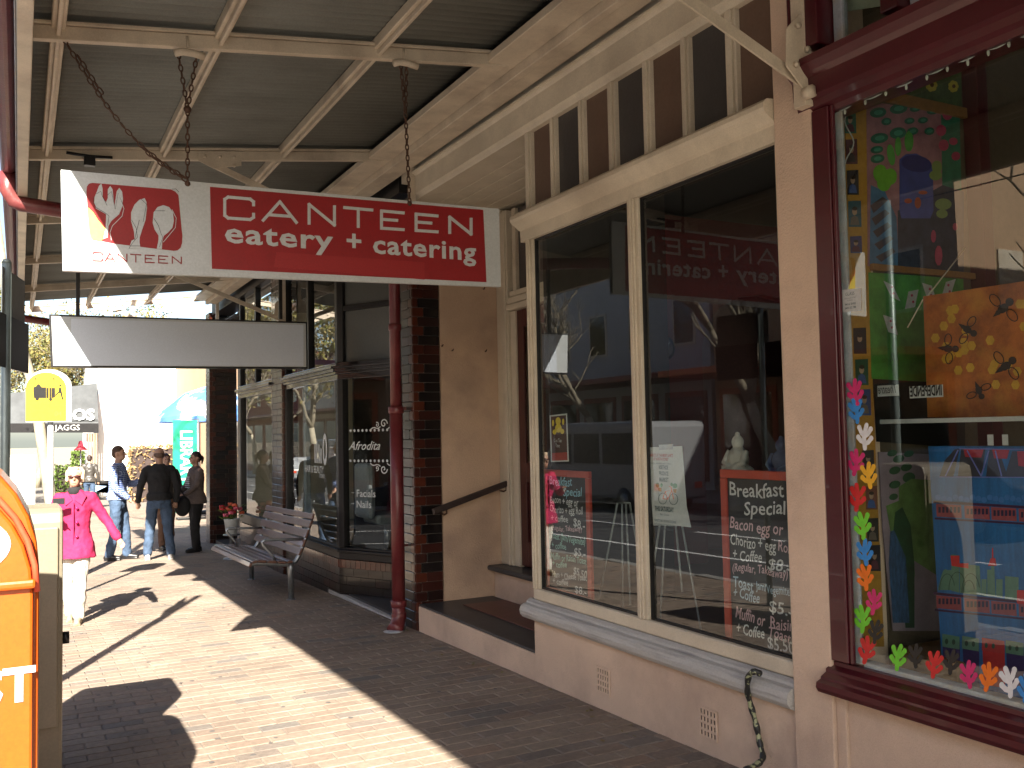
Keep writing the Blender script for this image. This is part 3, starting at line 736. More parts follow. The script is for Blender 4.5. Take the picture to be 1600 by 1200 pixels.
# entry floor with pale edge, side wall, head, interior
mb = MB(); mb.box(3.24, 4.6, 8.135, 10.55, -0.5, -0.135); mb.build('entry_floor', 'tile', SB)
mb = MB(); mb.prism([(3.175, 8.14), (3.235, 8.14), (3.235, 10.6), (3.175, 10.6)], -0.4, -0.15, 'z'); mb.build('entry_kerb', 'sill', SB, bevel=0.006)
mb = MB(); mb.box(3.43, 4.7, 8.102, 8.13, -0.3, 3.9); mb.build('side_wall', 'brick', SB)
bx('salon_door', 'black', SB, 3.98, 4.04, 8.14, 8.60, -0.13, 2.25, 0.004)
mb = MB(); mb.box(3.16, 3.5, 8.14, 17.8, 3.90, 4.35); mb.build('frieze', 'black', SB)
mb = MB(); mb.box(3.302, 3.7, 8.14, 18.0, 4.352, 8.5); mb.build('upper_wall', 'brickred', SB)
mb = MB(); mb.box(6.5, 6.6, 8.14, 17.5, -0.2, 3.9); mb.build('back_wall', plain('salon_back_wall', (0.07, 0.065, 0.06), 0.8), SB)
mb = MB(); mb.box(3.32, 6.5, 10.4, 15.3, -0.3, 0.20); mb.box(4.05, 6.5, 8.97, 10.398, -0.3, 0.20); mb.build('shop_floor', plain('salon_floor', (0.10, 0.09, 0.08), 0.5), SB)
mb = MB(); mb.box(3.3, 6.6, 8.14, 17.59, 3.7, 3.75); mb.build('ceiling', 'dark', SB)
mb = MB(); mb.box(4.05, 6.5, 8.9, 8.96, -0.2, 3.7); mb.box(4.2, 6.5, 12.7, 12.76, 0.2, 3.7); mb.build('partition_wall', 'dark', SB)
# lettering on the panes
tB, nB = seg_frame(B, Cc)
oB = B-nB*0.043
def canted(name, items, depth=0.001):
    return text_mesh(items, name, 'lettering', SB, (oB.x, oB.y, 0), (tB.x, tB.y, 0), (0, 0, 1), (nB.x, nB.y, 0), 0.001, 0.003)
M['lettering'] = plain('white_vinyl', (0.62, 0.66, 0.66), 0.5)
def onB(px, py):
    """distance along the canted pane and height, for a sight line"""
    d = _ray(px, py); nn = Vector((nB.x, nB.y, 0)); k = (Vector((oB.x, oB.y, 0))-CAM).dot(nn)/d.dot(nn); p = CAM+d*k
    return ((p-Vector((oB.x, oB.y, 0))).dot(Vector((tB.x, tB.y, 0))), p.z)
s1 = onB(543, 700); s2 = onB(610, 700)
items = []
u, v = onB(545, 703); items.append(('Afrodita', u, v, 0.135, dict(shear=0.45, bold=0.006, xs=1.05)))
u, v = onB(557, 776); items.append(('Facials', u, v, 0.115, dict(bold=0.003)))
u, v = onB(557, 793); items.append(('Nails', u, v, 0.115, dict(bold=0.003)))
u, v = onB(549, 774); items.append(('~', u, v+.01, 0.08)); u, v = onB(549, 791); items.append(('~', u, v+.01, 0.08))
canted('lettering', items)
mb = MB(); nn = Vector((nB.x, nB.y, 0))
def BP(u, v): return Vector((oB.x+tB.x*u, oB.y+tB.y*u, v))
for yy in (673, 720):
    u0, v0 = onB(548, yy)
    for k in range(16): mb.slab([BP(*q)+nn*0.003 for q in disc(u0+k*0.062, v0, 0.016, k=8)], nn, 0.001)
for (yy, sg) in ((662, 1), (733, -1)):
    u0, v0 = onB(600, yy)
    for cx in (0.0, 0.25):
        spiral = [(u0+cx+0.055*(1-t/14)*math.cos(t*0.62), v0+sg*0.055*(1-t/14)*math.sin(t*0.62)) for t in range(14)]
        tail = [(u0+cx-0.05-0.03*t, v0-sg*(0.03+0.012*math.sin(t*1.3)+0.006*t)) for t in range(6)]
        for st, wd in ((spiral, 0.014), (tail, 0.012)):
            for q in stroke(st, wd): mb.slab([BP(*z)+nn*0.003 for z in q], nn, 0.001)
        sp2 = [(u0+cx-0.10+0.03*(1-t/12)*math.cos(-t*0.7+2), v0-sg*0.01+sg*0.03*(1-t/12)*math.sin(-t*0.7+2)) for t in range(12)]
        for q in stroke(sp2, 0.010): mb.slab([BP(*z)+nn*0.003 for z in q], nn, 0.001)
mb.build('scroll_ornament', 'lettering', SB)
def onA(px, py): p = on_x(px, py, 3.213); return (-p.y, p.z)
items = []
u, v = onA(477, 737); items.append(('HAIR & BEAUTY', u, v, 0.125, dict(xs=0.93, bold=0.004)))
u, v = onA(499, 746); items.append(('SYDNEY', u, v, 0.065, dict(bold=0.003)))
text_mesh(items, 'lettering', 'lettering', SB, (3.213, 0, 0), (0, -1, 0), (0, 0, 1), (-1, 0, 0), 0.001, 0.003)
# emblem: ring and bars of an "O" mark
mb = MB()
def PA(u, v): return Vector((3.210, -u, v))
u0, v0 = onA(508, 702)
for i in range(20):
    a, b = 2*math.pi*i/20, 2*math.pi*(i+1)/20
    mb.slab([PA(u0+0.085*math.cos(a), v0+0.19*math.sin(a)), PA(u0+0.085*math.cos(b), v0+0.19*math.sin(b)), PA(u0+0.045*math.cos(b), v0+0.12*math.sin(b)), PA(u0+0.045*math.cos(a), v0+0.12*math.sin(a))], (-1, 0, 0), 0.001)
for k, (hh) in enumerate((0.15, 0.19, 0.21, 0.19)):
    uu = u0-0.16-0.085*k; mb.slab([PA(uu-0.02, v0-0.17), PA(uu+0.02, v0-0.17), PA(uu+0.02, v0-0.17+hh*1.2), PA(uu-0.02, v0-0.17+hh*1.2)], (-1, 0, 0), 0.001)
mb.build('emblem', 'lettering', SB)
# purple and grey banner panel inside above the pane
bx('inner_panel', plain('purple_panel', (0.12, 0.05, 0.09), 0.6), SB, 3.32, 3.34, 10.3, 12.4, 2.35, 2.62, 0.003)
bx('curtain_post', plain('grey_post', (0.30, 0.32, 0.33), 0.6), SB, 3.30, 3.36, 11.95, 12.08, 0.37, 2.25, 0.003)

# ================================================================= FAR SHOP (next window and its doorway)
FB = empty('neighbour_shop', (3.8, 15, -0.25), 'small shop beyond the bench with a black framed window and a cream doorway wall', 'shop')
A2 = Vector((3.175, 15.45)); B2 = Vector((3.175, 13.16)); L2 = (B2-A2).length
mb = MB(); wallbox(mb, A2, B2, 0.0, 0.12, 0.26, 0.40, 0, L2); mb.build('sill', 'black', FB, bevel=0.006)
for (z0, z1, a, b) in ((0.401, 2.25, 0, 0.09), (0.401, 2.25, L2-0.07, L2), (2.442, 3.9, 0, 0.08), (2.442, 3.9, 1.1, 1.2), (2.442, 3.9, L2-.08, L2)):
    wallbox(MB(), A2, B2, 0.0, 0.09, z0, z1, a, b).build('window_frame', 'black', FB, bevel=0.006)
mb = MB()
for (d, z0, z1) in ((0.0, 2.251, 2.31), (-0.03, 2.311, 2.35), (-0.07, 2.351, 2.39), (-0.02, 2.391, 2.44)): wallbox(mb, A2, B2, d, 0.09, z0, z1, -0.05, L2)
mb.build('cornice', MATS['glossy_black_trim'], FB, bevel=0.004)
mb = MB(); wallbox(mb, A2, B2, 0.045, 0.05, 0.402, 2.25, 0.092, L2-0.072); mb.build('window_pane', 'glass', FB)
mb = MB(); wallbox(mb, A2, B2, 0.04, 0.045, 2.444, 3.9, 0.082, 1.098); mb.build('transom_pane', 'glass', FB)
mb = MB(); wallbox(mb, A2, B2, 0.04, 0.045, 2.444, 3.9, 1.202, L2-.082); mb.build('transom_pane', 'glass', FB)
for c in range(5):
    z0 = -0.25+c*0.1; s = 0.0 if c % 2 else -0.11
    while s < L2-0.01:
        a = max(s, 0)+0.002; b = min(s+0.22, L2)-0.002
        if b-a > 0.02: wallbox(MB(), A2, B2, 0.003, 0.05, z0+0.002, z0+0.098, a, b).build('brick', 'brick', FB)
        s += 0.22
mb = MB(); wallbox(mb, A2, B2, 0.051, 0.15, -0.5, 0.258, 0, L2); mb.build('riser_core', 'mortar', FB)
mb = MB(); mb.box(3.625, 5.2, 17.6, 17.8, -0.5, 4.2); mb.build('return_wall', 'cream', FB)
mb = MB(); mb.box(3.3, 5.2, 15.46, 15.6, -0.5, 3.9); mb.build('side_wall', 'cream', FB)
mb = MB(); mb.box(3.18, 5.2, 15.6, 17.6, -0.5, -0.24); mb.build('entry_floor', 'tile', FB)
bx('shop_door', 'timber', FB, 5.0, 5.06, 15.62, 17.58, -0.22, 2.3, 0.004)
nb = bx('notice_board', 'timber', FB, 3.70, 4.30, 17.575, 17.598, 1.05, 2.0, 0.004)
bx('notice_sheet', 'black', nb, 3.74, 4.26, 17.570, 17.5745, 1.10, 1.95, None)
bx('shelf', 'timber', FB, 3.70, 4.30, 17.40, 17.598, 0.86, 1.0, 0.004)
# purple sign board edge above the doorway line
o = MB().box(0.62, 3.1, 17.25, 17.31, 2.97, 3.06).build('purple_rail', paint('purple_rail', (0.16, 0.03, 0.12), 0.5), None, bevel=0.004)
tag(o, 'long thin purple signboard edge hanging under the far end of the awning', 'signboard')

# ================================================================= DOWNPIPE
DP = empty('downpipe', (3.01, 8.0, -0.15), 'maroon rainwater pipe running under the awning and down the dark brick pilaster', 'downpipe')
x_, y_ = 3.045, 7.995
mb = MB(); mb.tube([(-0.085, 7.9, 3.66), (-0.085, 7.9, 3.52), (-0.04, 7.9, 3.44), (0.0, 7.9, 3.425), (2.86, 7.9, 3.19)], 0.058, 14)
mb.build('overhead_pipe', 'maroon_pipe', DP)
mb = MB(); mb.tube([(2.86, 7.9, 3.19), (2.96, 7.93, 3.17), (3.02, 7.97, 3.12), (x_, y_, 3.04), (x_, y_, 1.86)], 0.052, 14); mb.build('upper_pipe', 'maroon_pipe', DP)
mb = MB(); mb.tube([(x_, y_, 1.87), (x_, y_, 0.10)], 0.060, 16); mb.build('lower_pipe', 'maroon_pipe', DP)
for (z, r) in ((1.84, 0.07), (0.09, 0.072), (-0.02, 0.068), (2.6, 0.06)):
    mb = MB(); mb.lathe([(r*.93, -0.03), (r, -0.025), (r, 0.025), (r*.93, 0.03)], (x_, y_, z)); mb.build('collar', 'maroon_pipe', DP)
mb = MB(); mb.tube([(x_, y_, 0.10), (x_, y_, 0.0), (x_-0.01, y_-0.01, -0.06), (x_-0.035, y_-0.03, -0.115), (x_-0.07, y_-0.06, -0.14)], [0.060, 0.061, 0.064, 0.07, 0.072], 16); mb.build('shoe', 'maroon_pipe', DP)
mb = MB(); mb.lathe([(0.085, 0.0), (0.095, 0.006), (0.05, 0.012)], (x_-0.075, y_-0.065, gz(8)+0.001), 14); mb.build('paint_ring', 'bluewhite', DP)
mb = MB(); bar(mb, (x_, y_+0.06, 1.84), (3.19, y_+0.06, 1.86), 0.03, 0.03); bar(mb, (x_, y_+0.06, 0.6), (3.19, y_+0.06, 0.6), 0.03, 0.02); mb.build('wall_clip', 'maroon_pipe', DP)
p2 = MB(); p2.tube([(-0.11, 15.2, 3.48), (0.0, 15.2, 3.42), (0.9, 15.2, 3.30)], 0.055, 12)
o = p2.build('rainwater_pipe', 'maroon_pipe'); tag(o, 'short maroon rainwater pipe under the awning, left of the blank grey sign', 'pipe')

# ================================================================= HANDRAIL
HR = empty('handrail', (3.8, 7.8, 0.1), 'dark timber handrail rising along the pink doorway wall', 'handrail')
a = on_y(676, 800, 7.72); b = on_y(806, 750, 7.72); b2 = b+(b-a)*0.02
mb = MB(); bar(mb, a, b2, 0.045, 0.055); mb.build('rail', 'timber', HR, bevel=0.012)
for t in (0.16, 0.88):
    c = a+(b-a)*t; mb = MB(); mb.tube([c+Vector((0, 0, -0.02)), c+Vector((0, 0, -0.06)), c+Vector((0, 0.05, -0.075)), c+Vector((0, 0.13, -0.07))], 0.009, 8)
    mb.build('rail_bracket', 'chain', HR)

# ================================================================= PAINTED CABLE on the cafe plinth
mb = MB(); pts = [on_x(1188, 1053, 3.09), on_x(1180, 1049, 3.065), on_x(1170, 1056, 3.07), on_x(1168, 1080, 3.09), on_x(1174, 1105, 3.12), on_x(1182, 1135, 3.135), on_x(1187, 1160, 3.14), on_x(1192, 1182, 3.12), on_x(1186, 1192, 3.08), on_x(1165, 1203, 2.98)]
# smooth it
def smooth(pts, n=5):
    out = []
    for i in range(len(pts)-1):
        p0 = pts[max(i-1, 0)]; p1 = pts[i]; p2_ = pts[i+1]; p3 = pts[min(i+2, len(pts)-1)]
        for k in range(n):
            t = k/n; out.append(0.5*((2*p1)+(p2_-p0)*t+(2*p0-5*p1+4*p2_-p3)*t*t+(3*p1-p0-3*p2_+p3)*t**3))
    return out+[pts[-1]]
mt, n_, b_ = _new('flaking_cable_paint'); MATS['flaking'] = mt
c_ = _mix(n_, _ramp(n_, _noise(n_, 28, 6), [(0.55, (0, 0, 0)), (0.58, (1, 1, 1))]), (0.02, 0.02, 0.02), (0.32, 0.34, 0.20))
n_.links.new(c_, b_.inputs['Base Color']); b_.inputs['Roughness'].default_value = 0.5
sp = smooth(pts); mb.tube(sp, [0.014+0.0025*math.sin(i*1.3) for i in range(len(sp))], 10); o = mb.build('cable', mt)
tag(o, 'bent black cable with flaking pale green paint coming down from the cafe window sill', 'cable')
# ================================================================= HANGING SIGNS
SY = 5.33
def sgn(x, y): return on_y(x, y, SY)
UL, LL, UR, LR = sgn(95, 265), sgn(98, 423), sgn(780, 326), sgn(783, 448)
SG = empty('hanging_sign', ((UL.x+UR.x)/2, SY+0.02, LL.z), 'large red and white CANTEEN eatery and catering sign hung on chains below the awning, its left corner in sun', 'sign', 'signs hanging from the awning')
SG['label'] = 'red and white CANTEEN eatery + catering sign hanging on chains, one corner in sun'
mb = MB(); mb.slab([UL, UR, LR, LL], (0, 1, 0), 0.035); brd = mb.build('board', 'white', SG, bevel=0.002)
FN = (0, -1, 0)
def pxp(poly_sets, name, mat, off, parent=SG, Y=SY):
    return flat_polys(name, poly_sets, lambda x, y: on_y(x, y, Y), mat, parent, FN, 0.0012, off)
pxp([[(328, 292), (755, 328), (760, 441), (331, 420)]], 'red_panel', 'signred', 0.0005)
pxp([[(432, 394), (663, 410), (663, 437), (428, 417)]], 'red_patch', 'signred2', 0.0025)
# logo square with rounded corners and yellow lower left
q = lambda x, y: (90+x*0.15, 260+y*0.15)      # local sketch units of the logo
sq = [(300, 260), (305, 210), (325, 182), (360, 172), (400, 175), (1180, 240), (1225, 262), (1258, 300), (1262, 340), (1290, 640), (1300, 720), (1296, 800), (1280, 850), (1250, 875), (1210, 880), (600, 806), (440, 775), (370, 765), (345, 740), (330, 690), (318, 560)]
pxp([[q(*p) for p in sq]], 'logo_panel', 'signred', 0.0006)
pxp([[q(*p) for p in [(318, 430), (318, 560), (330, 690), (345, 740), (370, 765), (460, 778), (470, 730), (500, 655), (420, 560), (370, 480)]]], 'logo_yellow', plain('sign_yellow', (0.75, 0.60, 0.10), 0.4), 0.0022)
fork = [(455, 180), (468, 230), (470, 330), (505, 375), (522, 330), (522, 240), (548, 205), (572, 240), (580, 320), (592, 410), (605, 330), (615, 260), (642, 225), (672, 265), (680, 340), (672, 420), (640, 500), (560, 570), (530, 620), (520, 740), (470, 760), (500, 650), (505, 500), (400, 440), (380, 380), (385, 320), (410, 260), (430, 205)]
knife = [(905, 332), (925, 370), (930, 430), (915, 560), (880, 660), (855, 740), (852, 790), (862, 855), (742, 855), (770, 775), (800, 760), (795, 680), (765, 570), (765, 480), (800, 400), (850, 350)]
spoon = [(1100, 405), (1160, 425), (1200, 480), (1210, 570), (1195, 640), (1150, 690), (1105, 725), (1090, 780), (1085, 862), (1032, 858), (1050, 770), (1050, 720), (1010, 660), (990, 590), (1000, 480), (1040, 425)]
pxp([[q(*p) for p in s_] for s_ in (fork, knife, spoon)], 'cutlery_emblem', 'white', 0.0028)
ln = []
for st in ([(380, 310), (372, 370), (400, 430), (500, 490), (535, 520), (520, 620)], [(400, 290), (450, 262), (465, 310), (515, 410)], [(520, 300), (560, 262), (575, 330), (598, 450), (630, 280), (680, 400)],
           [(870, 345), (925, 395), (890, 580)], [(770, 560), (820, 650), (830, 740), (770, 810), (742, 858)], [(850, 560), (820, 680), (800, 770)], [(1000, 540), (1050, 620), (1075, 700), (1095, 740), (1060, 840)], [(1010, 465), (1120, 465)], [(1190, 240), (1230, 236), (1262, 270)], [(745, 830), (855, 830)]):
    ln += stroke([q(*p) for p in st], 0.6)
pxp(ln, 'emblem_lines', 'black', 0.0042)
ln = []
for st in ([(675, 400), (690, 440), (670, 520), (570, 620), (545, 690), (560, 770)], [(1190, 450), (1235, 540), (1225, 640), (1100, 790)]):
    ln += stroke([q(*p) for p in st], 1.0)
pxp(ln, 'emblem_outline', 'white', 0.0022)
# small CANTEEN under the logo and the big one: same squared letters, drawn on a 0..1 box
def letters(txt, x0, w, gap, wd):
    out = []; x = x0
    G = {'C': [[(1, .72), (1, .88), (.88, 1), (.12, 1), (0, .88), (0, .12), (.12, 0), (.88, 0), (1, .12), (1, .28)]],
         'A': [[(0, 0), (.5, 1), (1, 0)], [(.22, .30), (.78, .30)]], 'N': [[(.06, 0), (.06, 1)], [(.06, 1), (.94, 0)], [(.94, 0), (.94, 1)]],
         'T': [[(0, 1), (1, 1)], [(.5, 1), (.5, 0)]], 'E': [[(1, 1), (.05, 1)], [(.05, 1), (.05, 0)], [(.05, 0), (1, 0)], [(.05, .52), (.72, .52)]]}
    for ch in txt:
        for st in G[ch]: out.append([(x+p[0]*w, p[1]) for p in st])
        x += w+gap
    return out
def lay_letters(boxes, wdpx):
    """boxes: (char, xl, xr, ytop_l, ytop_r, ybot_l, ybot_r) in the sign's face"""
    polys = []
    for (ch, xl, xr, tl, tr, bl, br) in boxes:
        for st in letters(ch, 0, 1, 0, 0):
            pts = [(xl+u*(xr-xl), (bl+(br-bl)*u)*(1-v)+(tl+(tr-tl)*u)*v) for u, v in st]
            # extend ends so that corners close
            for a, b in zip(pts[:-1], pts[1:]):
                d = Vector((b[0]-a[0], b[1]-a[1])); d.normalize(); d *= wdpx*0.42
                polys += stroke([(a[0]-d.x, a[1]-d.y), (b[0]+d.x, b[1]+d.y)], wdpx)
    return polys
Tt = lambda x: 307.5+(x-350)*0.0905; Bb = lambda x: 340.5+(x-350)*0.066
bxs = [(c, a, b, Tt(a), Tt(b), Bb(a), Bb(b)) for c, a, b in (('C', 351, 396), ('A', 411, 463), ('N', 480, 525), ('T', 538, 581), ('E', 594, 630), ('E', 648, 683), ('N', 700, 738))]
pxp(lay_letters(bxs, 4.6), 'lettering', 'white', 0.0025)
Tt2 = lambda x: 397+(x-196)*0.055; Bb2 = lambda x: 409+(x-196)*0.035
bxs = [(c, a, b, Tt2(a), Tt2(b), Bb2(a), Bb2(b)) for c, a, b in (('C', 145, 160), ('A', 164, 179), ('N', 183, 199), ('T', 204, 220), ('E', 226, 241), ('E', 247, 262), ('N', 268, 284))]
pxp(lay_letters(bxs, 1.5), 'small_lettering', 'signred', 0.0025)
a = sgn(350, 378); b = sgn(743, 407); U = (b-a).normalized(); V = Vector((0, 0, 1))
wtot = (b-a).length
kx = wtot/393.0
items = [('eatery', 0, 0, 0.165, dict(bold=0.022, w=157*kx, space=1.08)), ('+', 177*kx, 0.004, 0.17, dict(bold=0.022, w=23*kx)), ('catering', 219*kx, 0, 0.165, dict(bold=0.022, w=174*kx, space=1.08))]
for it_ in items: text_mesh([it_], 'lettering', 'white', SG, a, U, V, FN, 0.0012, 0.0025)
# blank grey sign behind
SY2 = 10.02
def sg2(x, y): return on_y(x, y, SY2)
G2 = empty('hanging_sign', (1.5, SY2, 2.3), 'blank grey lightbox sign in a thin black frame, hanging behind the CANTEEN sign', 'sign', 'signs hanging from the awning')
c4 = [sg2(77, 491), sg2(480, 503), sg2(481, 576), sg2(80, 574)]
mb = MB(); mb.slab(c4, (0, 1, 0), 0.11); mb.build('case', 'black', G2, bevel=0.004)
def inset(c, d):
    cen = sum(c, Vector())/4; out = []
    for p in c: out.append(Vector((p.x-math.copysign(d, p.x-cen.x), p.y, p.z-math.copysign(d, p.z-cen.z))))
    return out
mb = MB(); mb.slab(inset(c4, 0.018), FN, 0.004); mb.build('white_face', 'white', G2)
g4 = [sg2(111, 498), sg2(474, 508), sg2(474, 572), sg2(111, 571)]
mb = MB(); mb.slab([p+Vector((0, -0.0045, 0)) for p in g4], FN, 0.002); mb.build('grey_face', 'grey', G2)
for px_ in (122, 440):
    p = sg2(px_, 495); mb = MB(); mb.box(p.x-0.018, p.x+0.018, SY2+0.03, SY2+0.07, p.z-0.02, zb(p.x)+0.02); mb.build('hanging_rod', 'black', G2)
# chains
def chain(mb, pts, link=0.042, wd=0.020, r=0.0042, ph=0):
    """links along a polyline, alternately turned"""
    P_ = []
    for a, b in zip(pts[:-1], pts[1:]):
        n = max(1, int((b-a).length/(link*0.78)))
        for i in range(n): P_.append(a.lerp(b, i/n))
    P_.append(pts[-1])
    for i, (a, b) in enumerate(zip(P_[:-1], P_[1:])):
        t = (b-a).normalized(); s = t.cross(Vector((0, 1, 0.01))).normalized(); o = t.cross(s)
        if (i+ph) % 2: s, o = o, s
        c = (a+b)/2; loop = []
        for k in range(10):
            an = 2*math.pi*k/10; loop.append(c+t*(link/2)*math.cos(an)+s*(wd/2)*math.sin(an))
        loop.append(loop[0]); loop.append(loop[1]); mb.tube(loop[:-1], r, 5, cap=False)
    return mb
top1 = on_y(293, 84, 5.33); bot1 = sgn(293, 287); top2 = on_y(630, 100, 5.33); bot2 = sgn(640, 318)
kn = top1.lerp(bot1, 0.43)
mb = MB(); chain(mb, [top1+Vector((-0.05, 0, -0.0)), kn]); chain(mb, [top1+Vector((0.05, 0, -0.0)), kn], ph=1); chain(mb, [kn, bot1]); mb.ball(kn, 0.022, 8, 6); mb.ball(bot1, 0.016, 8, 6)
o = mb.build('hanging_chain', 'chain'); tag(o, 'rusty chain doubled at its top, holding the left end of the CANTEEN sign', 'chain', 'chains of the CANTEEN sign')
kn = top2.lerp(bot2, 0.35)
mb = MB(); chain(mb, [top2+Vector((-0.018, 0, 0)), kn]); chain(mb, [top2+Vector((0.022, 0, 0)), kn], ph=1); chain(mb, [kn, bot2]); mb.ball(bot2, 0.016, 8, 6)
o = mb.build('hanging_chain', 'chain'); tag(o, 'rusty vertical chain holding the right end of the CANTEEN sign', 'chain', 'chains of the CANTEEN sign')
a = on_y(98, 58, 5.36); b = bot1+Vector((-0.01, 0.0, 0.03)); pts = []
for i in range(11):
    t = i/10; pts.append(a.lerp(b, t)+Vector((0, 0, -0.11*math.sin(math.pi*t))))
mb = MB(); chain(mb, pts); chain(mb, [p+Vector((0.01, -0.012, -0.02)) for p in pts[6:]], ph=1); chain(mb, [p+Vector((0.008, -0.01, 0.015)) for p in pts[1:4]], ph=1)
o = mb.build('stay_chain', 'chain'); tag(o, 'rusty chain slanting from the awning edge down to the CANTEEN sign', 'chain')
mb = MB()
for t in (top1, top2):
    mb = MB(); mb.tube([t+Vector((-0.07, -0.02, -0.015)), t+Vector((-0.03, -0.02, 0.0)), t+Vector((0.03, -0.02, 0.0)), t+Vector((0.09, -0.02, -0.01))], 0.022, 8)
    mb.tube([t+Vector((0, -0.02, 0)), t+Vector((-0.006, -0.025, 0.09))], 0.006, 6)
    mb.build('chain_hook', 'cream_beam', AW)

# ================================================================= BENCH
def make_bench():
    BN = empty('bench', (2.67, 10.33, gz(10.33)), 'brown slatted bench with grey metal frame and armrests, facing the street by the salon', 'bench')
    # profile in (x, z) relative to the near rear leg foot; x grows towards the wall
    g = 0.0
    def pr(s):   # s 0..1 front of the seat to top of the back
        pts = [(-0.47, 0.405), (-0.445, 0.452), (-0.38, 0.462), (-0.25, 0.445), (-0.12, 0.425), (-0.02, 0.42), (0.045, 0.445), (0.09, 0.52), (0.13, 0.62), (0.175, 0.74), (0.22, 0.86), (0.245, 0.935)]
        n = len(pts)-1; k = min(int(s*n), n-1); f = s*n-k
        return (pts[k][0]*(1-f)+pts[k+1][0]*f, pts[k][1]*(1-f)+pts[k+1][1]*f)
    full_len = (-0.10, 2.12)
    def slat(s0, s1):
        a = Vector(pr(s0)); b = Vector(pr(s1)); d = (b-a).normalized(); nrm = Vector((-d.y, d.x))*0.013
        if d.length == 0: return
        mb = MB(); q = [a-nrm, b-nrm, b+nrm, a+nrm]
        mb.prism([(p.x, p.y) for p in q], full_len[0], full_len[1], 'y'); return mb.build('slat', 'slat', BN, local=True, bevel=0.006)
    e = 0.012
    segs = [(0.0, 0.085), (0.10, 0.165), (0.18, 0.245), (0.26, 0.325), (0.34, 0.405), (0.42, 0.48), (0.60, 0.675), (0.69, 0.755), (0.77, 0.835), (0.85, 0.91), (0.925, 1.0)]
    for a, b in segs: slat(a, b)
    for y in (0.0, 1.98):
        mb = MB()
        curve = [(pr(s/24)[0]+0.012, y, pr(s/24)[1]-0.032) for s in range(1, 24)]
        mb.tube(curve, [0.020+0.006*math.sin(math.pi*i/22) for i in range(23)], 8); mb.build('seat_frame', 'steel', BN, local=True)
        mb = MB(); mb.tube([(0.0, y, 0.41), (0.0, y, 0.33), (0.0, y, 0.0)], [0.045, 0.034, 0.03], 10); mb.build('leg', 'steel', BN, local=True)
        mb = MB(); mb.lathe([(0.05, 0), (0.05, 0.008), (0.03, 0.012)], (0, y, 0), 12); mb.build('foot_plate', 'steel', BN, local=True)
        mb = MB(); mb.tube([(-0.17, y-0.01, 0.43), (-0.20, y-0.01, 0.50), (-0.30, y-0.01, 0.62), (-0.315, y-0.01, 0.655), (-0.28, y-0.01, 0.675), (-0.05, y-0.01, 0.665), (0.14, y-0.01, 0.655)], 0.016, 10); mb.build('armrest', 'steel', BN, local=True)
    mb = MB(); mb.tube([(-0.17, 1.0, 0.43), (-0.20, 1.0, 0.50), (-0.30, 1.0, 0.62), (-0.315, 1.0, 0.655), (-0.28, 1.0, 0.675), (-0.05, 1.0, 0.665), (0.14, 1.0, 0.655)], 0.016, 10)
    mb = MB(); mb.tube([(0.0, 0, 0.37), (0.0, 1.98, 0.37)], 0.018, 8); mb.build('cross_bar', 'steel', BN, local=True)
    BN.rotation_euler = (math.atan(SLOPE), 0, 0)
    return BN
make_bench()

# ================================================================= FLOWERS beyond the bench
fx_, fy_ = 2.93, 14.9
FL = empty('flower_bucket', (fx_, fy_, gz(fy_)), 'bunch of red and pink flowers in a pale bucket on a stand beyond the bench', 'flowers')
mb = MB(); mb.lathe([(0.13, 0.0), (0.13, 0.02), (0.03, 0.03), (0.03, 0.36), (0.13, 0.37), (0.13, 0.385)], (fx_, fy_, gz(fy_))); mb.build('stand', 'steel', FL)
mb = MB(); mb.lathe([(0.085, 0.39), (0.115, 0.62), (0.12, 0.625), (0.105, 0.60)], (fx_, fy_, gz(fy_))); mb.build('bucket', 'white', FL)
rf = random.Random(3); st = MB()
cols = [plain('petal_red', (0.45, 0.015, 0.03)), plain('petal_pink', (0.55, 0.10, 0.16)), plain('petal_coral', (0.60, 0.12, 0.05))]
for i in range(16):
    a = rf.random()*6.28; r = rf.uniform(0.02, 0.19); c = Vector((fx_+r*math.cos(a), fy_+r*math.sin(a), gz(fy_)+0.80+rf.uniform(-0.08, 0.08)-r*0.3))
    st.tube([(fx_, fy_, gz(fy_)+0.6), c], 0.004, 4)
    mb = MB()
    for k in range(9):
        b = k*0.7; mb.ball(c+Vector((0.022*math.cos(b), 0.022*math.sin(b), 0.012*math.sin(k*2.1))), (0.024, 0.024, 0.016), 6, 4)
    mb.build('flower', cols[i % 3], FL)
for i in range(26):
    a = rf.random()*6.28; r = rf.uniform(0.05, 0.2); z = gz(fy_)+rf.uniform(0.62, 0.8); c = Vector((fx_+r*math.cos(a), fy_+r*math.sin(a), z))
    st.add([c, c+Vector((0.03*math.cos(a+.7), 0.03*math.sin(a+.7), 0.03)), c+Vector((0.08*math.cos(a), 0.08*math.sin(a), 0.05)), c+Vector((0.03*math.cos(a-.7), 0.03*math.sin(a-.7), 0.02))], [(0, 1, 2, 3)])
st.build('foliage', 'hedge', FL)

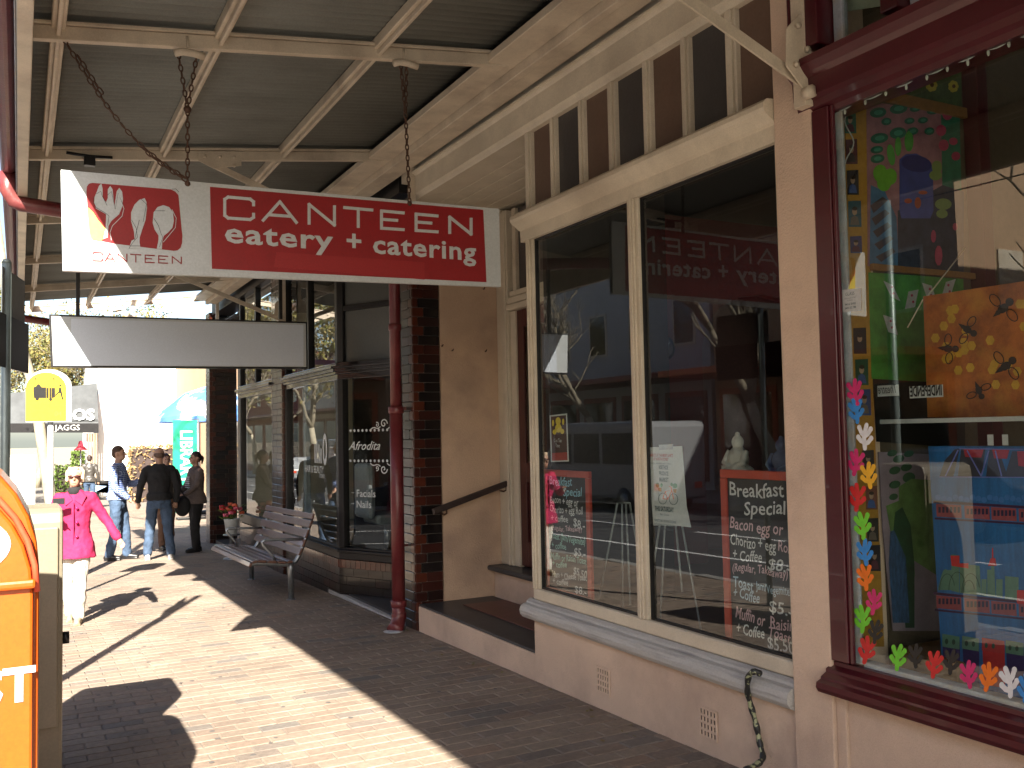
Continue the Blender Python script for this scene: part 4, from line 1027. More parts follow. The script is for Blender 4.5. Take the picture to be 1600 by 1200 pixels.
# ================================================================= POSTING BOXES
def arch_poly(x0, x1, z0, zs, zt, k=14):
    """rectangle with an elliptic arch top: springing zs, crown zt"""
    pts = [(x0, z0), (x1, z0)]
    for i in range(k+1):
        a = math.pi*i/k; pts.append(((x0+x1)/2+(x1-x0)/2*math.cos(a), zs+(zt-zs)*math.sin(a)))
    return pts
yb = 3.45
gb = gz(yb)
OB = empty('posting_box', (-0.22, yb+0.3, gb), 'orange street posting box with arched top and white lettering, cut off by the left edge', 'post box', 'street posting boxes')
mb = MB(); mb.prism(arch_poly(-0.55, 0.062, gb+0.05, 1.20, 1.60), yb+0.01, yb+0.62, 'y'); mb.build('body', 'orange', OB, bevel=0.012)
mb = MB(); ap = arch_poly(-0.53, 0.045, gb+0.12, 1.12, 1.50); mb.prism(ap, yb-0.022, yb+0.008, 'y'); mb.build('arched_door', 'orange', OB, bevel=0.01)
mb = MB(); ring = []
for i in range(15):
    a = math.pi*i/14; ring.append((-0.2425+0.298*math.cos(a), yb-0.012, 1.13+0.39*math.sin(a)))
mb.tube(ring, 0.010, 8); mb.build('door_rim', 'redorange', OB)
mb = MB(); mb.prism(disc(on_y(17, 850, 3.42).x-0.165, on_y(17, 850, 3.42).z, 0.165, 0.10, 32), yb-0.0255, yb-0.0225, 'y'); mb.build('white_roundel', 'white', OB)
mb = MB(); mb.box(-0.40, 0.052, yb-0.05, yb-0.0225, 1.145, 1.175); mb.build('flap_handle', 'orange', OB, bevel=0.01)
mb = MB(); mb.box(-0.56, 0.0605, yb-0.0, yb+0.60, gb, gb+0.049); mb.build('base', 'black', OB)
p = on_y(-62, 1094, yb); 
text_mesh([('POST', 0, 0, 0.150, dict(bold=0.03, w=0.355))], 'lettering', 'white', OB, (on_y(56, 1088, yb-.024).x-0.362, yb-0.0235, on_y(57, 1088, yb).z), (1, 0, 0), (0, 0, 1), FN, 0.001, 0.002)
yc = 4.85
CBX = empty('posting_box', (-0.05, yc+0.33, gz(yc)), 'cream posting box with a dark knob on its side, standing behind the orange box', 'post box', 'street posting boxes')
mb = MB(); prf = [(yc+0.0, gz(yc)+0.06), (yc+0.66, gz(yc)+0.06), (yc+0.66, 1.20), (yc+0.62, 1.265), (yc+0.54, 1.298), (yc+0.06, 1.305), (yc+0.012, 1.285), (yc, 1.24)]
mb.prism(prf, -0.38, 0.186, 'x'); mb.build('body', 'boxcream', CBX, bevel=0.014)
mb = MB(); mb.box(-0.36, 0.166, yc-0.016, yc-0.002, 0.30, 1.22); mb.build('front_door', 'boxcream', CBX, bevel=0.008)
mb = MB(); mb.box(-0.36, 0.17, yc+0.02, yc+0.64, gz(yc), gz(yc)+0.058); mb.build('base', 'black', CBX)
pk = on_y(104, 996, yc+0.05)
mb = MB(); mb.tube([(0.187, yc+0.05, pk.z), (0.215, yc+0.05, pk.z)], 0.028, 14); mb.build('knob', 'black', CBX)
# ================================================================= POLE WITH SIGN BACKS
PO = empty('sign_pole', (-0.08, 6.93, gz(6.93)), 'galvanised pole carrying a grey sign plate over a black one, at the left edge', 'sign pole', 'galvanised street poles')
mb = MB(); mb.tube([(-0.08, 6.93, gz(6.93)), (-0.08, 6.93, 2.80)], 0.03, 12); mb.lathe([(0.032, 2.80), (0.02, 2.825), (0.002, 2.83)], (-0.08, 6.93, 0), 12); mb.build('pole', 'green_pole', PO)
za, zb_, zc = on_y(40, 438, 7.4).z, on_y(40, 505, 7.4).z, on_y(43, 583, 7.4).z
def plate(name, mat, p, q, z0, z1, t):
    p = Vector((*p, 0)); q = Vector((*q, 0)); n = (q-p).cross(Vector((0, 0, 1))).normalized(); c = [p, q, q+n*t, p+n*t]; MB().add([(v.x, v.y, z0) for v in c]+[(v.x, v.y, z1) for v in c], [(0,3,2,1),(4,5,6,7),(0,1,5,4),(1,2,6,5),(2,3,7,6),(3,0,4,7)]).build(name, mat, PO, bevel=0.001)
plate('grey_plate', paint('grey_sign_back', (0.26, 0.27, 0.26), 0.5, 0.1, 8, 0.1, 40, metal=0.2), (-0.105, 6.85), (on_y(38, 470, 7.45).x, 7.45), zb_, za, 0.004)
plate('black_plate', 'black', (-0.065, 6.97), (on_y(42, 540, 7.45).x, 7.45), zc, zb_-0.006, 0.012)
plate('black_plate', 'black', (-0.14, 6.66), (-0.09, 6.88), zc, zb_-0.006, 0.012)
mb = MB(); mb.tube([(-0.58, 5.73, gz(5.7)), (-0.58, 5.73, 4.0)], 0.042, 14); mb.lathe([(0.044, 0), (0.05, 0.02), (0.02, 0.05), (0.002, 0.055)], (-0.58, 5.73, 4.0), 14)
o = mb.build('street_pole', 'green_pole'); tag(o, 'tall plain galvanised pole at the kerb, mirrored in the gallery window', 'pole', 'galvanised street poles')
# ================================================================= YELLOW SIGN
YY = 11.6
YS = empty('yellow_sign', (0.3, YY+0.05, gz(YY)), 'yellow arch-topped plate with a car and figure pictogram numbered 04 on a white backing', 'sign')
w4 = [on_y(40, 660, YY), on_y(112, 662, YY), on_y(76, 577, YY)]
xa, xb2 = w4[0].x, w4[1].x; zb0, zt0 = w4[0].z, w4[2].z
mb = MB(); mb.prism(arch_poly(xa, xb2, zb0, zt0-0.19, zt0), YY, YY+0.05, 'y'); mb.build('white_backing', 'white', YS, bevel=0.006)
xi = on_y(103, 660, YY).x
mb = MB(); mb.prism(arch_poly(xa+0.0, xi, zb0+0.015, zt0-0.21, zt0-0.035), YY-0.008, YY-0.002, 'y'); mb.build('yellow_face', 'yellow', YS, bevel=0.001)
pic = [[(52, 612), (52, 605), (56, 604), (58, 601), (62, 601), (65, 605), (72, 605), (72, 622), (53, 622)], [(72.5, 606), (76, 606), (76, 622), (72.5, 622)], [(77, 606), (80, 606), (80, 622), (77, 622)], [(80.5, 606), (86, 606), (86, 621), (80.5, 622)],
       disc(58, 623, 3, 3, 10), disc(79, 624, 2.6, 2.6, 10), [(86, 617), (92, 611), (92.6, 612.5), (87, 619)], [(92, 606), (95, 605), (99, 624), (97, 625), (94, 614), (91.5, 614)], disc(94, 602.5, 1.7, 1.7, 8), disc(60, 601.5, 1.5, 1.5, 8), disc(55, 592, 1.8, 1.8, 4), disc(84, 592, 1.8, 1.8, 4)]
flat_polys('figure_pictogram', [pic[6], pic[7], pic[8]], lambda x, y: on_y(x, y, YY-0.009), 'black', YS, FN, 0.001, 0.0)
flat_polys('car_pictogram', pic[:6]+pic[9:], lambda x, y: on_y(x, y, YY-0.009), 'black', YS, FN, 0.001, 0.0)
p = on_y(85, 650, YY-0.009); text_mesh([('04', 0, 0, 0.075)], 'number', plain('brown_print', (0.25, 0.16, 0.03)), YS, p, (1, 0, 0), (0, 0, 1), FN, 0.001, 0.0)
xp = (xa+xb2)/2+0.02
mb = MB(); mb.tube([(xp, YY+0.08, gz(YY)), (xp, YY+0.08, zt0-0.05)], 0.032, 12); mb.build('post', 'white', YS)
# ================================================================= WHITE CABINET
pa = on_y(10, 712, 20.0); pb = on_y(55, 766, 20.0)
UC = empty('utility_cabinet', ((pa.x+pb.x)/2, 20.2, gz(20)), 'plain white street cabinet in the sun farther down the kerb', 'cabinet')
mb = MB(); mb.box(pa.x-0.1, pb.x, 20.0, 20.5, gz(20)+0.05, pa.z-0.02); mb.build('body', 'wallwhite', UC, bevel=0.01)
mb = MB(); mb.box(pa.x-0.12, pb.x+0.02, 19.98, 20.52, pa.z-0.018, pa.z); mb.build('lid', 'wallwhite', UC, bevel=0.004)
mb = MB(); mb.box(pa.x-0.08, pb.x-0.02, 19.985, 19.998, gz(20)+0.12, pa.z-0.06); mb.build('door', 'wallwhite', UC, bevel=0.004)
mb = MB(); mb.box(pa.x-0.12, pb.x+0.02, 19.98, 20.52, gz(20)-0.02, gz(20)+0.049); mb.build('plinth', 'kerb', UC)
# ================================================================= PEOPLE
def skin_body(chains, radii, voxel, extra=None):
    """one continuous surface from a jointed skeleton; returns MB verts/faces"""
    vs = []; es = []; idx = {}
    def vid(k):
        if k not in idx: idx[k] = len(vs); vs.append(k)
        return idx[k]
    for ch in chains:
        for a, b in zip(ch[:-1], ch[1:]): es.append((vid(a), vid(b)))
    return idx, vs, es
def capsule_chain(mb, pts, rs, seg=12, flat=1.0, smooth_n=4):
    """a limb: smooth tapered tube with rounded ends"""
    P_ = [Vector(p) for p in pts]; sp = smooth(P_, smooth_n); n = len(sp); rr = []
    for i in range(n):
        t = i/(n-1)*(len(rs)-1); k = min(int(t), len(rs)-2); f = t-k; rr.append(rs[k]*(1-f)+rs[k+1]*f)
    mb.tube(sp, rr, seg); mb.ball(sp[0], rr[0]*0.99, 12, 8); mb.ball(sp[-1], rr[-1]*0.99, 12, 8)
    return mb
def ell(mb, pts, seg=20):
    """torso: stacked ellipses (centre, rx, ry)"""
    vs = []; fs = []
    for (c, rx, ry) in pts:
        for k in range(seg):
            a = 2*math.pi*k/seg; vs.append((c[0]+rx*math.cos(a), c[1]+ry*math.sin(a), c[2]))
    for i in range(len(pts)-1):
        for k in range(seg):
            k2 = (k+1) % seg; fs.append((i*seg+k, i*seg+k2, (i+1)*seg+k2, (i+1)*seg+k))
    fs += [tuple(range(seg))[::-1], tuple((len(pts)-1)*seg+k for k in range(seg))]
    return mb.add(vs, fs, True)
_TX = bpy.data.textures.new('cloth_folds', 'CLOUDS'); _TX.noise_scale = 0.11; _TX.noise_depth = 2
def folds(o, amt):
    md = o.modifiers.new('f', 'DISPLACE'); md.texture = _TX; md.strength = amt; md.mid_level = 0.5; md.texture_coords = 'LOCAL'; return o
def remesh(o, vox, smooth_it=4):
    md = o.modifiers.new('r', 'REMESH'); md.mode = 'VOXEL'; md.voxel_size = vox; md.use_smooth_shade = True
    ms = o.modifiers.new('s', 'SMOOTH'); ms.iterations = smooth_it; ms.factor = 0.5
    return o
SKIN = paint('skin', (0.42, 0.24, 0.165), 0.5, 0.08, 20, 0.05, 80)
def person(loc, rz, label, H=1.75, top='shirt', topcol=None, legcol=None, haircol=None, hair='short', stance=(0.09, 0.10), armL=None, armR=None, coat=0.0, skirt=False, topname='shirt', vox=0.010, lean=0.0, female=False, shoe=None, head_turn=0.0, step=0.0):
    """figure faces local -Y; local X is its left-to-right"""
    root = empty('person', loc, label, 'person', None, rz)
    k = H/1.75; sw = 0.185 if not female else 0.165
    hip = 0.90; sh = 1.43
    def J(x, y, z): return (x*k, y*k, z*k)
    # joints
    hipL, hipR = (0.09, 0, hip), (-0.09, 0, hip)
    footL = (stance[0]+0.02, -step, 0.07); footR = (-stance[1]-0.02, step, 0.07)
    kneeL = (0.5*(hipL[0]+footL[0]), -step*0.55-0.02, 0.49); kneeR = (0.5*(hipR[0]+footR[0]), step*0.35-0.02, 0.49)
    shL, shR = (sw, lean, sh), (-sw, lean, sh)
    armL = armL or ((sw+0.07, lean+0.02, 1.14), (sw+0.08, lean-0.05, 0.88)); armR = armR or ((-sw-0.07, lean+0.02, 1.14), (-sw-0.08, lean-0.05, 0.88))
    body = MB()
    for (h_, kn, ft) in ((hipL, kneeL, footL), (hipR, kneeR, footR)):
        capsule_chain(body, [J(*h_), J(*kn), J(*ft)], [0.078*k, 0.052*k, 0.036*k])
        capsule_chain(body, [J(ft[0], ft[1]+0.03, 0.045), J(ft[0], ft[1]-0.13, 0.03)], [0.036*k, 0.028*k])
    ell(body, [((0, 0, 0.84*k), .13*k, .095*k), ((0, 0, 0.95*k), .155*k, .11*k), ((0, lean*.3, 1.08*k), .13*k, .095*k), ((0, lean*.7, 1.25*k), .16*k, .11*k), ((0, lean, 1.38*k), .165*k, .105*k), ((0, lean, 1.46*k), .10*k, .07*k), ((0, lean-0.005, 1.50*k), .055*k, .055*k), ((0, lean-0.015, 1.58*k), .052*k, .055*k)])
    hx = Vector((0, lean-0.02, 1.645))
    body.ball(J(hx.x, hx.y+0.012, hx.z+0.015), (0.076*k, 0.093*k, 0.098*k), 20, 14)
    body.ball(J(hx.x, hx.y-0.035, hx.z-0.055), (0.052*k, 0.055*k, 0.062*k), 14, 10)
    body.ball(J(hx.x, hx.y-0.098, hx.z-0.015), (0.012*k, 0.020*k, 0.022*k), 8, 6)      # nose
    for s_ in (-1, 1):
        body.ball(J(hx.x+s_*0.078, hx.y+0.015, hx.z-0.005), (0.010*k, 0.018*k, 0.030*k), 8, 6)
    for (s_, arm, sg) in ((shL, armL, 1), (shR, armR, -1)):
        e_, h_ = arm[0], arm[1]
        capsule_chain(body, [J(*s_), J(*e_), J(*h_)], [0.048*k, 0.038*k, 0.026*k])
        d = (Vector(h_)-Vector(e_)).normalized(); pal = Vector(h_)+d*0.05
        side = d.cross(Vector((0, 1, 0.2))).normalized()
        body.ball(J(*(Vector(h_)+d*0.045)), (0.034*k, 0.024*k, 0.045*k), 10, 8)
        for fi in range(4):
            o_ = side*(fi-1.5)*0.018; L_ = (0.068, 0.078, 0.074, 0.058)[fi]
            capsule_chain(body, [J(*(pal+o_)), J(*(pal+o_*1.1+d*L_*0.55)), J(*(pal+o_*1.1+d*L_*0.9+Vector((0, -0.018, 0))))], [0.010*k, 0.009*k, 0.007*k], 6, smooth_n=2)
        capsule_chain(body, [J(*(Vector(h_)+d*0.02-side*0.02*sg)), J(*(Vector(h_)+d*0.06-side*0.045*sg))], [0.011*k, 0.008*k], 6, smooth_n=2)
    b = body.build('body', SKIN, root, local=True); remesh(b, vox*0.8, 3)
    # trousers
    tr = MB()
    for (h_, kn, ft) in ((hipL, kneeL, footL), (hipR, kneeR, footR)):
        capsule_chain(tr, [J(*h_), J(*kn), J(ft[0], ft[1], 0.10)], [0.098*k, 0.076*k, 0.068*k])
    ell(tr, [((0, 0, 0.80*k), .15*k, .115*k), ((0, 0, 0.90*k), .172*k, .13*k), ((0, 0, 1.0*k), .16*k, .12*k)])
    folds(remesh(tr.build('trousers', legcol, root, local=True), vox, 4), 0.035)
    # top
    tp = MB(); zl = 0.93-coat; fl = 0.02 if coat == 0 else 0.045
    ell(tp, [((0, 0, zl*k), (.165+fl*1.5)*k, (.128+fl*1.3)*k), ((0, 0, (zl+0.10)*k), (.165+fl)*k, (.128+fl)*k), ((0, lean*.3, 1.06*k), .158*k, .122*k), ((0, lean*.7, 1.22*k), .175*k, .132*k), ((0, lean, 1.37*k), .185*k, .128*k), ((0, lean, 1.455*k), .125*k, .09*k), ((0, lean-0.003, 1.50*k), .073*k, .072*k)])
    for (s_, arm) in ((shL, armL), (shR, armR)):
        e_, h_ = Vector(arm[0]), Vector(arm[1]); h2 = e_.lerp(h_, 0.93)
        capsule_chain(tp, [J(s_[0]*0.8, s_[1], s_[2]-0.02), J(s_[0], s_[1], s_[2]-0.03), J(*e_), J(*h2)], [0.068*k, 0.066*k, 0.056*k, 0.047*k])
    folds(remesh(tp.build(topname, topcol, root, local=True), vox, 3), 0.03)
    # shoes
    for ft in (footL, footR):
        mb = MB(); capsule_chain(mb, [J(ft[0], ft[1]+0.045, 0.048), J(ft[0], ft[1]-0.05, 0.046), J(ft[0], ft[1]-0.15, 0.036)], [0.046*k, 0.045*k, 0.034*k], 10)
        mb.box(J(ft[0]-.04, 0, 0)[0], J(ft[0]+.04, 0, 0)[0], J(0, ft[1]-0.17, 0)[1], J(0, ft[1]+0.075, 0)[1], 0.0, 0.018)
        remesh(mb.build('shoe', shoe or 'black', root, local=True), 0.008, 2)
    # face: eyes, mouth
    if True:
        for s_ in (-1, 1):
            mb = MB(); mb.ball(J(hx.x+s_*0.031, hx.y-0.074, hx.z+0.008), 0.010*k, 8, 6); mb.build('eye', plain('eye_dark', (0.04, 0.03, 0.025), 0.2), root, local=True)
        mb = MB(); mb.ball(J(hx.x, hx.y-0.084, hx.z-0.062), (0.022*k, 0.008*k, 0.006*k), 8, 6); mb.build('mouth', plain('lips', (0.35, 0.10, 0.09), 0.4), root, local=True)
    # hair
    hr = MB(); rh = random.Random(int(H*1000))
    def tuft(c, r): hr.ball(J(*c), tuple(q*k for q in r), 10, 7)
    if hair in ('short', 'bob', 'pony'):
        tuft((hx.x, hx.y+0.022, hx.z+0.040), (0.084, 0.094, 0.085)); tuft((hx.x, hx.y+0.06, hx.z-0.005), (0.074, 0.055, 0.075))
    if hair == 'bald':
        tuft((hx.x, hx.y+0.045, hx.z-0.005), (0.081, 0.072, 0.055))
    if hair == 'bob':
        for i in range(26):
            a = rh.uniform(-0.25, math.pi+0.25); tuft((hx.x+0.083*math.cos(a), hx.y+0.02+0.085*math.sin(a), hx.z+rh.uniform(-0.06, 0.06)), (0.022, 0.022, 0.035))
        for i in range(12):
            a = rh.uniform(0, 6.28); tuft((hx.x+0.055*math.cos(a), hx.y+0.02+0.06*math.sin(a), hx.z+0.10), (0.026, 0.026, 0.02))
    if hair == 'pony':
        capsule_chain(hr, [J(hx.x, hx.y+0.09, hx.z+0.04), J(hx.x, hx.y+0.14, hx.z), J(hx.x, hx.y+0.13, hx.z-0.10)], [0.022*k, 0.03*k, 0.014*k], 8)
    h = hr.build('hair', haircol, root, local=True); remesh(h, 0.008, 1)
    return root, J, hx
DEN = paint('blue_denim', (0.05, 0.085, 0.15), 0.85, 0.35, 9, 0.8, 18)
BLK = paint('black_wool', (0.012, 0.012, 0.014), 0.9, 0.2, 8, 0.3, 90)
PNK = paint('pink_wool', (0.40, 0.010, 0.075), 0.85, 0.22, 7, 0.8, 14)
WHT = paint('white_trousers', (0.60, 0.57, 0.50), 0.8, 0.12, 9, 0.8, 16)
CAR = paint('taupe_knit', (0.13, 0.10, 0.09), 0.9, 0.15, 9, 0.7, 18)
BRN = plain('brown_trousers', (0.16, 0.09, 0.06), 0.9)
PUF = paint('grey_puffer', (0.05, 0.045, 0.04), 0.4, 0.2, 9, 0.2, 30)
HRB = plain('brown_hair', (0.07, 0.035, 0.02), 0.6); HRW = paint('blonde_grey_hair', (0.62, 0.48, 0.33), 0.6, 0.3, 30, 0.3, 60); HRD = plain('dark_hair', (0.03, 0.018, 0.014), 0.5)
# blue check shirt
mt, n_, b_ = _new('blue_check'); MATS['blue_check'] = mt
tc = n_.nodes.new('ShaderNodeTexCoord'); sx = n_.nodes.new('ShaderNodeSeparateXYZ'); n_.links.new(tc.outputs['Object'], sx.inputs[0])
def _wave(out, f, off=0.0):
    a = n_.nodes.new('ShaderNodeMath'); a.operation = 'MULTIPLY'; a.inputs[1].default_value = f; n_.links.new(out, a.inputs[0])
    s = n_.nodes.new('ShaderNodeMath'); s.operation = 'SINE'; n_.links.new(a.outputs[0], s.inputs[0])
    g_ = n_.nodes.new('ShaderNodeMath'); g_.operation = 'GREATER_THAN'; g_.inputs[1].default_value = 0.72; n_.links.new(s.outputs[0], g_.inputs[0]); return g_.outputs[0]
xy = n_.nodes.new('ShaderNodeMath'); xy.operation = 'ADD'; n_.links.new(sx.outputs[0], xy.inputs[0]); n_.links.new(sx.outputs[1], xy.inputs[1])
mx_ = n_.nodes.new('ShaderNodeMath'); mx_.operation = 'MAXIMUM'; n_.links.new(_wave(xy.outputs[0], 210), mx_.inputs[0]); n_.links.new(_wave(sx.outputs[2], 210), mx_.inputs[1])
n_.links.new(_mix(n_, mx_.outputs[0], (0.03, 0.06, 0.22), (0.34, 0.42, 0.60)), b_.inputs['Base Color']); b_.inputs['Roughness'].default_value = 0.85

# woman in the pink coat, walking towards the camera
WY = 10.33
r, J, hx = person((0.50, WY, gz(WY)), R(-8), 'older woman in a bright pink coat and white trousers walking forward, one hand held out', 1.53, topcol=PNK, legcol=WHT, haircol=HRW, hair='bob', female=True, topname='coat', coat=0.20, step=0.13, stance=(0.03, 0.03),
    armL=((0.30, 0.03, 1.18), (0.46, -0.05, 0.92)), armR=((-0.25, -0.05, 1.17), (-0.16, -0.26, 1.22)), vox=0.009, shoe=plain('beige_shoe', (0.30, 0.24, 0.16), 0.5))
k = 1.53/1.75
mb = MB()
for s_ in (-1, 1): mb.add([J(s_*0.01, -0.115, 1.40), J(s_*0.07, -0.10, 1.49), J(s_*0.13, -0.105, 1.43), J(s_*0.085, -0.135, 1.33), J(s_*0.01, -0.132, 1.39),
                           J(s_*0.01, -0.10, 1.40), J(s_*0.07, -0.06, 1.49), J(s_*0.13, -0.08, 1.43), J(s_*0.085, -0.11, 1.33), J(s_*0.01, -0.11, 1.39)], [(0, 1, 2, 3, 4), (5, 6, 7, 8, 9), (0, 1, 6, 5), (1, 2, 7, 6), (2, 3, 8, 7), (3, 4, 9, 8)])
mb.build('collar', PNK, r, local=True, bevel=0.004)
mb = MB(); mb.box(-0.006*k, 0.004*k, -0.158*k, -0.13*k, 0.80*k, 1.36*k); mb.build('front_seam', plain('dark_pink_seam', (0.35, 0.01, 0.07), 0.9), r, local=True, bevel=0.002)  # raised coat seam, slightly darker pink than the wool
for z in (1.30, 1.14, 0.98):
    mb = MB(); mb.tube([J(0.035, -0.150, z), J(0.035, -0.164, z)], 0.014, 10); mb.build('button', plain('pink_button', (0.45, 0.01, 0.09), 0.3), r, local=True)
mb = MB(); ell(mb, [((0, -0.012*k, 1.44*k), .085*k, .085*k), ((0, -0.015*k, 1.50*k), .072*k, .074*k), ((0, -0.02*k, 1.535*k), .06*k, .064*k)]); mb.build('scarf', BLK, r, local=True)
mb = MB(); mb.tube([J(-0.065, hx.y-0.072, hx.z+0.012), J(-0.03, hx.y-0.090, hx.z+0.012), J(0.0, hx.y-0.095, hx.z+0.014), J(0.03, hx.y-0.090, hx.z+0.012), J(0.065, hx.y-0.072, hx.z+0.012)], [0.005, 0.015, 0.004, 0.015, 0.005], 8); mb.build('glasses', plain('tinted_glasses', (0.05, 0.015, 0.015), 0.3), r, local=True)
ph = on_y(96, 783, WY-0.25)
o = MB().bevbox(ph.x-0.075, ph.x+0.03, WY-0.26, WY-0.245, ph.z-0.03, ph.z+0.03, 0.004).build('wallet', BLK); tag(o, 'dark flat wallet held up beside the face of the woman in pink', 'wallet')
# man in the blue check shirt, standing side on, looking to the right
person((1.40, 16.1, gz(16.1)), R(68), 'man in a blue checked shirt and jeans standing sideways, left of the man in black', 1.80, topcol=MATS['blue_check'], legcol=DEN, haircol=HRB, hair='short', stance=(0.10, 0.06), step=0.10,
    armL=((0.26, -0.10, 1.16), (0.17, -0.36, 1.22)), armR=((-0.25, -0.03, 1.14), (-0.20, -0.22, 0.96)), vox=0.011, shoe='black')
# man in black, back to the camera
person((1.97, 15.7, gz(15.7)), R(176), 'man in a black jumper and jeans seen from behind, in the middle of the group', 1.76, topcol=BLK, legcol=DEN, haircol=plain('close_crop_hair', (0.13, 0.08, 0.06), 0.7), hair='bald', stance=(0.15, 0.15), step=0.03,
    armL=((0.27, 0.0, 1.17), (0.30, -0.06, 0.91)), armR=((-0.265, 0.03, 1.16), (-0.25, -0.04, 0.90)), vox=0.011, shoe=plain('pale_trainer', (0.4, 0.38, 0.36)))
# woman in the taupe cardigan, facing left
r, J, hx = person((2.66, 16.5, gz(16.5)), R(-75), 'woman with a ponytail in a taupe cardigan over a striped top and black trousers', 1.68, topcol=CAR, legcol=BLK, haircol=HRD, hair='pony', female=True, topname='cardigan', coat=0.08, stance=(0.06, 0.06), step=0.05,
    armL=((0.22, -0.10, 1.16), (0.10, -0.26, 1.02)), armR=((-0.22, -0.08, 1.15), (-0.05, -0.28, 1.06)), vox=0.011)
mb = MB()
for i in range(6): z = 1.08+i*0.035; mb.box(-0.11, 0.05, -0.142, -0.128, z, z+0.016)
mb.build('striped_top', plain('stripe_white', (0.5, 0.5, 0.55)), r, local=True)
person((2.28, 17.3, gz(17.3)), R(10), 'person in brown trousers and dark top mostly hidden behind the man in black', 1.66, topcol=PUF, legcol=BRN, haircol=HRD, hair='short', stance=(0.05, 0.05), vox=0.012)
o = MB(); o.ball((2.36, 15.95, 0.52), (0.13, 0.10, 0.17), 14, 10); o.tube([(2.30, 15.95, 0.65), (2.32, 15.93, 0.80), (2.40, 15.95, 0.66)], 0.012, 8)
h = o.build('handbag', BLK); tag(h, 'black handbag hanging between the man in black and the woman in the cardigan', 'bag')
# walker in the distance
r, J, hx = person((2.05, 33.5, gz(33.5)), R(170), 'person in a dark quilted jacket and jeans walking away near the slatted screen', 1.72, topcol=PUF, legcol=DEN, haircol=HRD, hair='short', topname='jacket', coat=0.05, step=0.12, vox=0.014)
# ================================================================= TREES (bare plane trees)
def tree_meshes(seed, height=9.0, depth=5, leaves=0, lean=(0, 0), first=2.6, r0=0.16):
    rt = random.Random(seed); tr = MB(); br = MB(); lv = MB(); tips = []
    def grow(p, d, L, r, lev):
        n = 4; pts = [p]; q = Vector(p); dd = Vector(d)
        for i in range(n):
            dd = (dd+Vector((rt.uniform(-.22, .22), rt.uniform(-.22, .22), rt.uniform(-.05, .14)))).normalized(); q = q+dd*L/n; pts.append(Vector(q))
        rs = [r*(1-0.42*i/n) for i in range(n+1)]
        (tr if lev == 0 else br).tube(pts, rs, 9 if lev == 0 else (6 if lev < 3 else 4), cap=True)
        if lev >= depth: tips.append((q, dd)); return
        k = 3 if lev < 3 else rt.choice((2, 3))
        for i in range(k):
            a = rt.random()*6.28; sp = rt.uniform(0.35, 0.85); o = Vector((math.cos(a), math.sin(a), 0)); nd = (dd+o*sp+Vector((0, 0, 0.12))).normalized()
            grow(pts[-1] if i else pts[-1], nd, L*rt.uniform(0.62, 0.82), r*0.58*rt.uniform(0.85, 1.05), lev+1)
        if lev >= 1:
            for i in range(2):
                a = rt.random()*6.28; grow(pts[2], (dd*0.6+Vector((math.cos(a), math.sin(a), .2))).normalized(), L*0.5, r*0.36, max(lev+2, depth-1))
    grow(Vector((0, 0, 0)), Vector((lean[0], lean[1], 1)).normalized(), first, r0, 0)
    for (q, d) in tips:
        for j in range(leaves):
            c = q+Vector((rt.gauss(0, .30), rt.gauss(0, .30), rt.gauss(0, .25))); s = rt.uniform(0.05, 0.10); u = Vector((rt.gauss(0, 1), rt.gauss(0, 1), rt.gauss(0, 1))).normalized(); v = u.cross(Vector((rt.gauss(0, 1), rt.gauss(0, 1), 1))).normalized()
            lv.add([c-u*s, c+v*s*.6, c+u*s, c-v*s*.6], [(0, 1, 2, 3)])
        if leaves and rt.random() < 0.5: br.ball(q+Vector((0, 0, -0.15)), 0.03, 5, 4)
    return tr, br, lv
_TM = {}
def tree(var, loc, label, rz=0.0, s=1.0, group='bare plane trees', **kw):
    root = empty('plane_tree', loc, label, 'tree', group, rz); root.scale = (s, s, s)
    if var not in _TM:
        tr, br, lv = tree_meshes(var, **kw)
        a = tr.build('trunk', 'bark', root, local=True); b = br.build('crown', paint('twig_bark', (0.20, 0.17, 0.12), 0.85, 0.3, 6, 0.3, 30), root, local=True)
        c = lv.build('foliage', 'leafy', root, local=True) if lv.v else None
        if c: c['kind'] = 'stuff'
        _TM[var] = [x for x in (a, b, c) if x]
    else:
        for x in _TM[var]:
            c = x.copy(); COL.objects.link(c); c.parent = root
    return root
tree(11, (0.52, 13.6, gz(13.6)), 'slim pale plane tree trunk leaning just behind the yellow sign', 0.0, 1.0, lean=(-0.13, 0.0), depth=4, leaves=4, first=5.2, r0=0.085)
far = [((-10.2, 10.8), 21, 0.4, 1.0, 'bare plane tree across the road, mirrored against the beige side wall'), ((-10.5, 17.0), 22, 1.7, 1.05, 'bare plane tree across the road in front of the beige building'), ((-10.6, 26.0), 21, 2.9, 0.95, 'bare plane tree across the road in front of the grey building'),
       ((-10.4, 37.0), 22, 4.1, 1.1, 'bare plane tree across the road by the red brick terrace'), ((-10.5, 49.0), 21, 5.0, 1.1, 'bare plane tree across the road at the far end of the terrace'),
       ((-10.4, 62.0), 22, 0.9, 1.1, 'bare plane tree across the road before the long cream building'), ((-10.4, 76.0), 21, 2.2, 1.2, 'bare plane tree far down the opposite kerb'), ((-10.2, 92.0), 22, 3.6, 1.2, 'last bare plane tree down the opposite kerb'), ((-10.4, 42.5), 21, 3.0, 1.0, 'bare plane tree across the road between the terrace trees')]
for (x, y), v, rz, s, lab in far: tree(v, (x, y, gz(y)-0.02), lab, rz, s, depth=5, leaves=0 if v == 21 else 0, first=2.7, r0=0.20)
